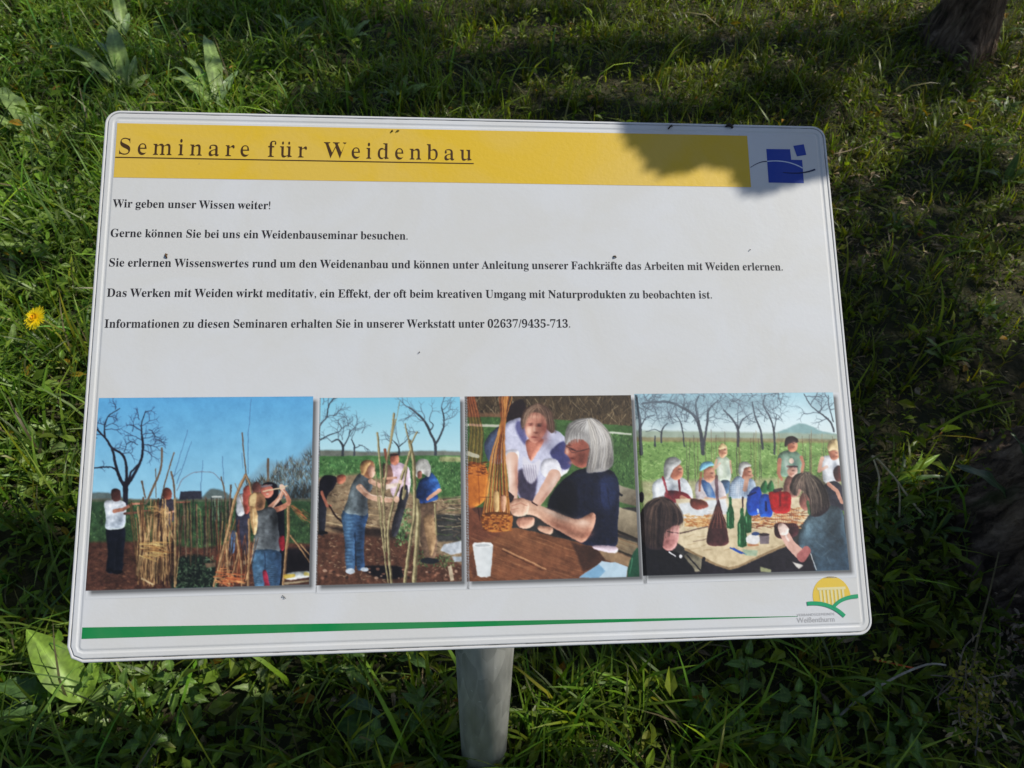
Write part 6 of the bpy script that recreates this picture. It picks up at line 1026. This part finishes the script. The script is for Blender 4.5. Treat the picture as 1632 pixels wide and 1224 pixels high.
    c.blob([(1060, 690), (1090, 660), (1140, 680), (1140, 760), (1090, 770), (1062, 740)], (150, 100, 92), 3)
    c.blob([(1000, 620), (1030, 555), (1100, 538), (1170, 570), (1220, 640), (1245, 740), (1200, 800), (1130, 800), (1120, 700), (1060, 640), (1040, 680), (1010, 660)], (84, 72, 66), 3, col2=(44, 34, 40), ang=50)
    c.hair([(1090, 540), (1050, 570), (1020, 620), (1010, 665)], [(1100, 540), (1090, 600), (1100, 660), (1115, 720)], 80, [(140, 126, 110), (50, 42, 42), (100, 86, 78)], 3, .4)
    c.hair([(1100, 540), (1110, 620), (1130, 700), (1130, 800)], [(1120, 542), (1195, 600), (1236, 680), (1246, 750)], 150, [(130, 118, 104), (34, 28, 32), (92, 78, 72), (160, 148, 132)], 3, .4)
    c.line([(1110, 720), (1120, 790)], 18, (30, 110, 60), 16, .7)
    c.shade(180, 640, 24, 60, 1.1); c.shade(300, 650, 50, 60, .85); c.shade(1270, 900, 60, 160, .72); c.shade(1110, 880, 30, 60, 1.3); c.shade(1200, 620, 40, 80, .6); c.shade(1060, 600, 30, 40, 1.4)
    texture(c, 340, 1160, .14, 22)

PRINTS = [  # rect on the panel in mm (x0, y1, x1, y0), survey window, zoom, painter, seed
    ((-289.7, -21.5, -130.9, -162.6), (130, 620), 1409 / 380., photo_a, 3),
    ((-126.6, -22.8, -18.6, -163.2), (490, 620), 1001 / 270., photo_b, 4),
    ((-15.2, -22.5, 117.2, -163.6), (720, 620), 1150 / 310., photo_c, 5),
    ((119.8, -21.5, 285.0, -162.9), (1000, 615), 1438 / 370., photo_d, 6)]
def paint_print(i, ppm):
    rect, crop, zoom, fn, seed = PRINTS[i]
    c = Canvas(rect, crop, zoom, ppm, seed); fn(c)
    a = c.a; H0, W0 = a.shape[:2]; r_ = c.rng
    def fld(cell, amp): return (noise2(H0, W0, cell, r_) - .5) * 2 * amp
    dy = fld(5, .7) + fld(19, 1.0); dx = fld(5, .7) + fld(19, 1.0); yy, xx = np.mgrid[0:H0, 0:W0].astype(float)
    yy = np.clip(yy + dy, 0, H0 - 1.001); xx = np.clip(xx + dx, 0, W0 - 1.001); y0 = yy.astype(int); x0_ = xx.astype(int); fy = (yy - y0)[..., None]; fx = (xx - x0_)[..., None]
    a = (a[y0, x0_] * (1 - fx) + a[y0, x0_ + 1] * fx) * (1 - fy) + (a[y0 + 1, x0_] * (1 - fx) + a[y0 + 1, x0_ + 1] * fx) * fy
    big = fld(34, .10) + fld(14, .09); a = a * (1 + big[..., None] * np.clip(1.2 - a.mean(2, keepdims=True) / 190, .1, 1) * np.clip(1.5 - (a[..., 2:3] - a[..., 0:1]) / 50, .12, 1))
    n = noise2(c.h, c.w, 3.2, c.rng) + noise2(c.h, c.w, 7, c.rng) - 1
    lum = a.mean(2, keepdims=True); a = a * (1 + .15 * n[..., None] * np.clip(1.2 - lum / 150, .0, 1))
    lum = a.mean(2, keepdims=True); a = lum + (a - lum) * .82; g_ = np.clip((a[..., 1:2] - np.maximum(a[..., 0:1], a[..., 2:3])) / 60, 0, 1); a = a + g_ * ((lum - a) * .28 + np.array([6, -4, -2.0]))
    x = np.clip(a, 0, 255) / 255; a = 255 * (x - .055 * np.sin(x * 2 * math.pi))
    a = sum(w * np.roll(a, k, 0) for k, w in ((-1, .22), (0, .56), (1, .22))); a = sum(w * np.roll(a, k, 1) for k, w in ((-1, .22), (0, .56), (1, .22)))
    return np.clip(a, 0, 255)
sign = empty('information_sign', (-.02, .42, 0)); tag(sign, 'white slanted information sign headed in yellow with four printed photographs, on a grey post', 'information sign')
def rr(hw, hh, r, cut=True):
    out = []
    for cx, cy, a0, n in ((hw - r, hh - r, 0, 7), (-hw + r, hh - r, 90, 7), (-hw + r, -hh + r, 180, 2 if cut else 7), (hw - r, -hh + r, 270, 7)):
        for i in range(n + 1): a = math.radians(a0 + 90 * i / n); out.append((cx + r * math.cos(a), cy + r * math.sin(a)))
    return out
def ringmesh(profile, hw, hh, r, bottom=False, top=True):
    V, F = [], []; n = None
    for off, z in profile:
        L = rr(hw - off, hh - off, max(r - off, .0012)); n = len(L); V += [(x, y, z) for x, y in L]
    for i in range(len(profile) - 1): F += [(i * n + k, i * n + (k + 1) % n, (i + 1) * n + (k + 1) % n, (i + 1) * n + k) for k in range(n)]
    if top: o = (len(profile) - 1) * n; F.append(tuple(o + k for k in range(n)))
    if bottom: F.append(tuple(range(n))[::-1])
    return panel_arr(V), F
HW, HH = W_ / 2, H_ / 2
WHITE = (.475, .485, .50)
def plastic(name, base, rough=.34, dirt=.10, bumpy=.18):
    m, nt, b = material(name, base, rough + .12, .32 if base[0] > .5 else .18); a = noise(nt, 11, 6, .62, dist=.8); d = noise(nt, 55, 4, .7)
    c = mixc(nt, dirt, base, mixc(nt, ramp(nt, a.outputs[0], [(.42, (1, 1, 1)), (.62, (0, 0, 0))]), base, (.42, .40, .34)))
    sp_ = ramp(nt, d.outputs[0], [(.735, (0, 0, 0)), (.76, (1, 1, 1))]); c = mixc(nt, sp_, c, tuple(.72 * v + .03 for v in base))
    nt.links.new(c, b.inputs['Base Color']); g_ = noise(nt, 330, 2); bump(nt, b, g_.outputs[0], bumpy, .0006); return m
m_white = plastic('weathered_white', WHITE, .33, .26, .12)
m_rim = plastic('rim_white', (.49, .495, .51), .28, .15, .1)
m_seam, nt, b = material('seam_dirt', (.05, .045, .04), .9, .2); s_ = noise(nt, 60, 4); nt.links.new(ramp(nt, s_.outputs[0], [(.40, (.05, .046, .04)), (.54, (.36, .35, .34))]), b.inputs['Base Color'])
V, F = ringmesh([(.0015, -.009), (0, -.008), (0, -.0010), (.0005, -.0002), (.0012, 0), (.0019, -.0001), (.0022, -.0006)], HW, HH, .0115, bottom=True, top=False)
put('rim', mesh('rim', V, F, m_rim, False), sign)
V, F = ringmesh([(.0021, -.0007), (.0031, -.0008)], HW, HH, .0115, top=False); put('seam', mesh('seam', V, F, m_seam, False), sign)
V, F = ringmesh([(.0027, -.0009), (.0029, -.0001), (.0035, .0003), (.0062, .0004), (.0068, .0002), (.0074, -.00005), (.0084, -.00005), (.0090, .0002), (.0098, .0004)], HW, HH, .0115)
put('print_sheet', mesh('print_sheet', V, F, m_white, False), sign)
V, F = ringmesh([(.004, -.0092), (.0045, -.0088)], HW, HH, .0115, bottom=True); put('back_board', mesh('back_board', V, F, m_rim, False), sign)
# post, cap bracket
m_steel, nt, b = material('galvanised_steel', (.30, .31, .31), .5, .5, .3)
v1 = N(nt, 'ShaderNodeTexVoronoi'); v1.inputs['Scale'].default_value = 60; tc = N(nt, 'ShaderNodeTexCoord'); mp = N(nt, 'ShaderNodeMapping'); mp.inputs['Scale'].default_value = (1, 1, .16); nt.links.new(tc.outputs['Object'], mp.inputs[0]); nt.links.new(mp.outputs[0], v1.inputs['Vector'])
n2 = noise(nt, 38, 5, vec=mp.outputs[0]); cc = mixc(nt, .5, ramp(nt, v1.outputs['Color'], [(.2, (.20, .20, .185)), (.8, (.40, .39, .36))]), ramp(nt, n2.outputs[0], [(.35, (.15, .15, .14)), (.65, (.44, .43, .39))]))
sc_ = noise(nt, 90, 3); cc = mixc(nt, ramp(nt, sc_.outputs[0], [(.7, (0, 0, 0)), (.73, (.8, .8, .8))]), cc, (.62, .63, .63)); nt.links.new(cc, b.inputs['Base Color']); bump(nt, b, sc_.outputs[0], .12, .0008)
nt.links.new(ramp(nt, n2.outputs[0], [(.3, (.38,) * 3), (.7, (.62,) * 3)]), b.inputs['Roughness'])
PB = np.array([-.02, .42]); ztop = float((PO + PX * 0).dot([0, 0, 1])) - .02 - .009
V, F = tube([(PB[0], PB[1], -.3), (PB[0], PB[1], .3), (PB[0], PB[1], ztop - .045)], [.038] * 3, 48); put('post', mesh('post', V, F, m_steel, True), sign)
mbx = MB()
def box(c, ex, ey, ez, sx, sy, sz):
    V = [c + ex * a * sx / 2 + ey * b_ * sy / 2 + ez * d * sz / 2 for a in (-1, 1) for b_ in (-1, 1) for d in (-1, 1)]
    return V, [(0, 1, 3, 2), (4, 6, 7, 5), (0, 4, 5, 1), (2, 3, 7, 6), (0, 2, 6, 4), (1, 5, 7, 3)]
mbx.add(*box(panel(0, 0, -.0125), PX, PY, PN, .16, .16, .005)); 
for sx in (-1, 1): mbx.add(*box(np.array([PB[0] + sx * .046, PB[1], ztop - .105]), np.array([1, 0, 0.]), np.array([0, 1.0, 0]), np.array([0, 0, 1.0]), .006, .06, .11))
mbx.build('bracket', m_steel, sign, False)
for sx in (-1, 1):
    for sy in (-1, 1):
        V, F = tube([panel(sx * .06, sy * .06, -.0155), panel(sx * .06, sy * .06, -.021)], [.006, .006], 6); put('bolt', mesh('bolt', V, F, m_steel, False), sign)

# ---- flat print: colour fields ------------------------------------------------------------------
def flat(name, polys, z, mat, zs=None):
    V, F = [], []
    for P in polys: o = len(V); V += [(x / 1000, y / 1000, z) for x, y in P]; F.append(tuple(range(o, o + len(P))))
    A = panel_arr(V); me = mesh(name, A, F, mat, False)
    me.update()
    if me.polygons[0].normal.dot(Vector(PN)) < 0: me.flip_normals()
    return put(name, me, sign)
Z1, Z2, Z3 = .00055, .00070, .00085
m_yellow = plastic('yellow_print', (.51, .335, .016), .36, .10, .22); m_green = plastic('green_print', (.0, .16, .04), .36, .05, .1); m_blue = plastic('blue_print', (.004, .035, .26), .35, .03, .1)
m_ink = plastic('black_ink', (.018, .017, .02), .4, 0, .1); m_brown = plastic('heading_ink', (.045, .022, .008), .4, 0, .1); m_grey = plastic('grey_ink', (.30, .30, .31), .4, 0, .1)
m_lgreen = plastic('logo_green', (.015, .24, .11), .36, .03, .1); m_lyel = plastic('logo_yellow', (.54, .38, .045), .36, .03, .1); m_navy = plastic('navy_ink', (.012, .02, .06), .4, 0, .1); m_cream = plastic('cream_print', (.53, .48, .25), .36, .03, .1)
flat('yellow_band', [[(-290, 154.7), (229.4, 154.8), (229.4, 201.6), (-290, 200.9)]], Z1, m_yellow)
flat('green_line', [[(-289.9, -195.8), (240, -196.8), (240, -196.45), (-289.9, -187.9)]], Z1, m_green)
flat('logo_block', [[(245.1, 159.2), (276.2, 159.2), (276.5, 180.3), (266.8, 180.4), (266.6, 190.0), (245.5, 189.8)], [(272.1, 183.5), (280.6, 185.1), (279.2, 194.9), (269.7, 193.2)]], Z1, m_blue)
def arc_strip(p0, p1, p2, w0, w1, n=18):
    P0, P1, P2 = map(np.array, (p0, p1, p2)); P1 = 2 * P1 - (P0 + P2) / 2; A, B = [], []
    for i in range(n + 1):
        t = i / n; p = (1 - t) ** 2 * P0 + 2 * t * (1 - t) * P1 + t * t * P2; d = 2 * (1 - t) * (P1 - P0) + 2 * t * (P2 - P1); d = d / np.linalg.norm(d); nn = np.array([-d[1], d[0]]); w = w0 + (w1 - w0) * t
        A.append(tuple(p + nn * w / 2)); B.append(tuple(p - nn * w / 2))
    return [[A[i], B[i], B[i + 1], A[i + 1]] for i in range(n)]
flat('logo_arc', arc_strip((230.2, 172.6), (238, 177.0), (245.0, 178.4), .5, .9, 8), Z1, m_navy)
flat('logo_arc', arc_strip((245.2, 178.4), (262, 178.2), (276.2, 172.8), .9, 1.0), Z2, plastic('pale_print', (.42, .48, .58), .36, .03, .1))
flat('logo_arc', arc_strip((258.5, 168.6), (274, 168.4), (287.2, 171.8), .5, 1.5), Z3, m_navy)
# lower right emblem: half sun, bridge and hills
cx, cy, R = 268.6, -182.6, 15.3
flat('logo_sun', [[(cx + R * math.cos(a), cy + R * math.sin(a)) for a in np.linspace(-.06, math.pi + .27, 40)] + [(cx - 9, cy - 5.0), (cx + 2, cy - 7.5), (cx + 8, cy - 3.4)]], Z1, m_lyel)
top = [[(257.2, -175.6), (280.3, -175.4), (280.3, -177.4), (257.6, -177.6)]]
cols_ = [[(258.7 + k * 3.05, -177.4), (260.5 + k * 3.05, -177.4), (260.5 + k * 3.05 + .1, yb), (258.9 + k * 3.05 + .1, yb)] for k, yb in enumerate([-186.3, -187.2, -188.2, -189.2, -189.0, -187.0, -184.9])]
flat('logo_bridge', top + cols_, Z2, m_cream)
flat('logo_hill', arc_strip((248.2, -187.4), (264.5, -189.2), (277.4, -197.6), 3.0, 3.0), Z3, m_lgreen)
flat('logo_hill', arc_strip((269.0, -190.6), (277.5, -185.0), (289.8, -182.9), 2.6, 3.0), Z3 + .00012, m_lgreen)
# ---- lettering ----------------------------------------------------------------------------------
def area(c): return .5 * np.sum(c[:, 0] * np.roll(c[:, 1], -1) - np.roll(c[:, 0], -1) * c[:, 1])
def letter_layout(s, G, track=0.0, word=0.25):
    x = 0; out = []
    for ch in s:
        if ch == ' ': x += word * 1000 + track; continue
        base = {'ü': 'u', 'ö': 'o', 'ä': 'a'}.get(ch, ch); adv, cs = G[base]; conts = [np.array(c, float).reshape(-1, 2) + [x, 0] for c in cs]
        if base != ch:
            xs = np.concatenate([c[:, 0] for c in conts]); m = (xs.min() + xs.max()) / 2
            for s_ in (-125, 125): conts.append(np.array([(m + s_ + 66 * math.cos(a), 605 + 66 * math.sin(a)) for a in np.linspace(0, 6.283, 13)[:-1]])[::(1 if area(max(conts, key=lambda c: abs(area(c)))) > 0 else -1)])
        out += conts; x += adv + track
    return out, x - track
def thin(c, dx, dy):
    a = np.roll(c, -1, 0) - c; b_ = c - np.roll(c, 1, 0); ta = a / (np.linalg.norm(a, axis=1)[:, None] + 1e-9); tb = b_ / (np.linalg.norm(b_, axis=1)[:, None] + 1e-9)
    t = ta + tb; t /= np.linalg.norm(t, axis=1)[:, None] + 1e-9; n = np.stack([t[:, 1], -t[:, 0]], 1)
    return c - n * np.array([dx, dy]) * SGN
SGN = 1
def lettering(name, s, G, x0, x1, y, cap, mat, z, dx=0, dy=0, track=0.0, word=.25, capu=678.0, slope=0.0):
    global SGN
    k = cap / capu
    if track == 'fit':
        c0, w0 = letter_layout(s, G, 0, word); track = ((x1 - x0) / (k * .98) - w0) / (len(s) - 1)
    conts, wd = letter_layout(s, G, track, word); kx = (x1 - x0) / wd; print(name, 'x/y scale', kx / k)
    big = max(conts, key=lambda c: abs(area(c))); SGN = 1 if area(big) > 0 else -1   # outer contours all wind the same way
    cu = bpy.data.curves.new(name, 'CURVE'); cu.dimensions = '2D'; cu.fill_mode = 'BOTH'
    for c in conts:
        if dx or dy:
            c = thin(c, dx, dy)
        spl = cu.splines.new('POLY'); spl.points.add(len(c) - 1); spl.use_cyclic_u = True
        for p, (a, b_) in zip(spl.points, c): p.co = ((x0 + a * kx) / 1000, (y + b_ * k + slope * a * kx) / 1000, 0, 1)
    ob = bpy.data.objects.new('tmp', cu); COL.objects.link(ob); bpy.context.view_layer.update(); me = bpy.data.meshes.new_from_object(ob.evaluated_get(bpy.context.evaluated_depsgraph_get())); bpy.data.objects.remove(ob); bpy.data.curves.remove(cu)
    n = len(me.vertices); co = np.zeros(n * 3, np.float32); me.vertices.foreach_get('co', co); co = co.reshape(-1, 3); co[:, 2] = z; me.vertices.foreach_set('co', panel_arr(co).astype(np.float32).ravel()); me.materials.clear(); me.materials.append(mat); me.update()
    if len(me.polygons) and me.polygons[0].normal.dot(Vector(PN)) < 0: me.flip_normals()
    me.name = name; return put(name, me, sign)
lettering('heading', 'Seminare für Weidenbau', GLYPHS, -288.6, -6.2, 174.4, 13.6, m_brown, Z2, 27, -4, track='fit', word=.34)
flat('heading_underline', [[(-289.6, 171.2), (-5.3, 171.2), (-5.3, 172.1), (-289.6, 172.1)]], Z2, m_brown)
LINES = [('Wir geben unser Wissen weiter!', -289.0, -167.5, 129.8), ('Gerne können Sie bei uns ein Weidenbauseminar besuchen.', -289.6, -58.8, 105.4),
         ('Sie erlernen Wissenswertes rund um den Weidenanbau und können unter Anleitung unserer Fachkräfte das Arbeiten mit Weiden erlernen.', -289.3, 251.6, 81.4),
         ('Das Werken mit Weiden wirkt meditativ, ein Effekt, der oft beim kreativen Umgang mit Naturprodukten zu beobachten ist.', -289.1, 189.4, 57.1), ('Informationen zu diesen Seminaren erhalten Sie in unserer Werkstatt unter 02637/9435-713.', -289.2, 70.9, 32.6)]
for s, x0, x1, y in LINES: lettering('text_line', s, GLYPHS, x0, x1, y, 6.6, m_ink, Z1, 0, 0)
lettering('logo_lettering', 'VERBANDSGEMEINDE', SANS, 239.2, 269.6, -196.6, 1.9, m_grey, Z1, 0, 0, 40, capu=700)
lettering('logo_lettering', 'Weißenthurm', SANS, 238.9, 269.6, -201.4, 3.9, m_grey, Z1, -6, -6, 0, capu=700)
# ---- the four photographs printed on the sheet, each with its soft printed drop shadow -------------
m_photo, nt, b = material('photo_print', WHITE, .45, .32); at = N(nt, 'ShaderNodeAttribute', attribute_name='tint'); nt.links.new(at.outputs['Color'], b.inputs['Base Color']); g_ = noise(nt, 330, 2); bump(nt, b, g_.outputs[0], .12, .0006)
KW = np.array([.475, .485, .50]) / lin((205, 208, 212))
def photo_mesh(i, step):
    x0, y1, x1, y0 = PRINTS[i][0]; img = paint_print(i, 2 / step); h2, w2 = img.shape[0] // 2 * 2, img.shape[1] // 2 * 2
    a = img[:h2, :w2].reshape(h2 // 2, 2, w2 // 2, 2, 3).mean((1, 3)); c = np.clip(lin(a) * KW, .002, .7); h_, w_ = a.shape[:2]
    pad = int(round(6.0 / step)); full = np.tile(np.array(WHITE), (h_ + pad, w_ + pad, 1)); yy, xx = np.mgrid[0:h_ + pad, 0:w_ + pad].astype(float)
    def edge(t, a_, b_): return np.clip((t - a_) / (b_ - a_), 0, 1)
    e = 1.7 / step; off = 2.9 / step                                   # printed drop shadow to the lower right
    sh = edge(xx, off - e, off + e) * edge(w_ + off * .95 - xx, -e, e) * edge(yy, off - e, off + e) * edge(h_ + off * .95 - yy, -e, e); full *= (1 - .78 * sh)[..., None]
    full[:h_, :w_] = c; ny, nx = full.shape[:2]
    X = (x0 + (np.arange(nx) + .5) * step) / 1000; Y = (y1 - (np.arange(ny) + .5) * step) / 1000; XX, YY = np.meshgrid(X, Y)
    V = panel_arr(np.stack([XX.ravel(), YY.ravel(), np.full(XX.size, Z1)], 1)); id_ = np.arange(nx * ny).reshape(ny, nx); F = np.stack([id_[:-1, :-1], id_[1:, :-1], id_[1:, 1:], id_[:-1, 1:]], -1).reshape(-1, 4)
    return put('photograph', mesh('photograph', V, F, m_photo, False, full.reshape(-1, 3)), sign)
for i, lab in enumerate(['printed photo of people building a hut from willow rods', 'printed photo of people setting thick willow poles', 'printed photo of two women weaving a basket at a table', 'printed photo of a group weaving at a long table outdoors']):
    photo_mesh(i, .50)['label'] = lab
# ---- bits of plant debris on the sheet -----------------------------------------------------------
def debris(u, v, segs, r, label, col, h=.0012):
    q = HINV @ [u, v, 1]; c = q[:2] / q[2]; mb = MB()
    for (ax_, ay_, bx_, by_, rr_) in segs:
        P = [panel(c[0] + (ax_ + (bx_ - ax_) * t) / 1000, c[1] + (ay_ + (by_ - ay_) * t) / 1000, .0008 + h * math.sin(t * 3.14)) for t in (0, .5, 1)]; mb.add(*tube(P, [rr_ * r, r * rr_ * 1.3, rr_ * r * .5], 6))
    o = mb.build('plant_debris', M_DRY, None); o.data.attributes.new('tint', 'FLOAT_COLOR', 'POINT'); n = len(o.data.vertices); o.data.attributes['tint'].data.foreach_set('color', np.tile((*col, 1), n).astype(np.float32)); tag(o, label, 'debris')
debris(1165, 202, [(-3, 1, 3, -1, 1), (-1, 2.5, 2, -2, .9), (0, 0, 3.5, 1.5, .7), (-4, -.5, -1, 0, .6)], .0010, 'dark crumb of plant debris on the sign\'s top edge above the blue logo', (.02, .016, .012))
debris(1070, 203, [(-1.8, -2, 1.8, 2, 1), (0, 0, 2.4, .4, .6)], .0006, 'thin dark husk on the sign\'s top edge where the shade begins', (.03, .024, .018))
debris(267, 409, [(-.6, 2, .6, -1.6, 1), (-.2, 1, 1.0, 1.6, .6)], .0006, 'brown bud scale stuck over the word erlernen', (.12, .06, .02))
debris(981, 410, [(-1.2, .6, 1.2, -.4, 1)], .0006, 'brown seed husk above the word Fachkräfte', (.10, .07, .04))
debris(1196, 399, [(-.5, .1, .5, 0, 1)], .00028, 'tiny dark speck above the word Weiden at the line\'s right end', (.03, .03, .03))
debris(669, 562, [(-.2, .5, .1, -.5, 1)], .00028, 'tiny dark speck above the second photograph', (.03, .03, .03))
debris(451, 951, [(-1.2, 1.0, 0, 0, .7), (0, 0, 1.2, -1.2, .7)], .0004, 'thin hair like fibre below the first photograph', (.2, .2, .2))
debris(633, 210, [(-3.2, 0, -2.2, .1, 1), (1, .2, 2, .3, .7), (2.4, .5, 3, .5, .6)], .0006, 'dark specks at the top edge of the yellow band above its lettering', (.05, .035, .01))
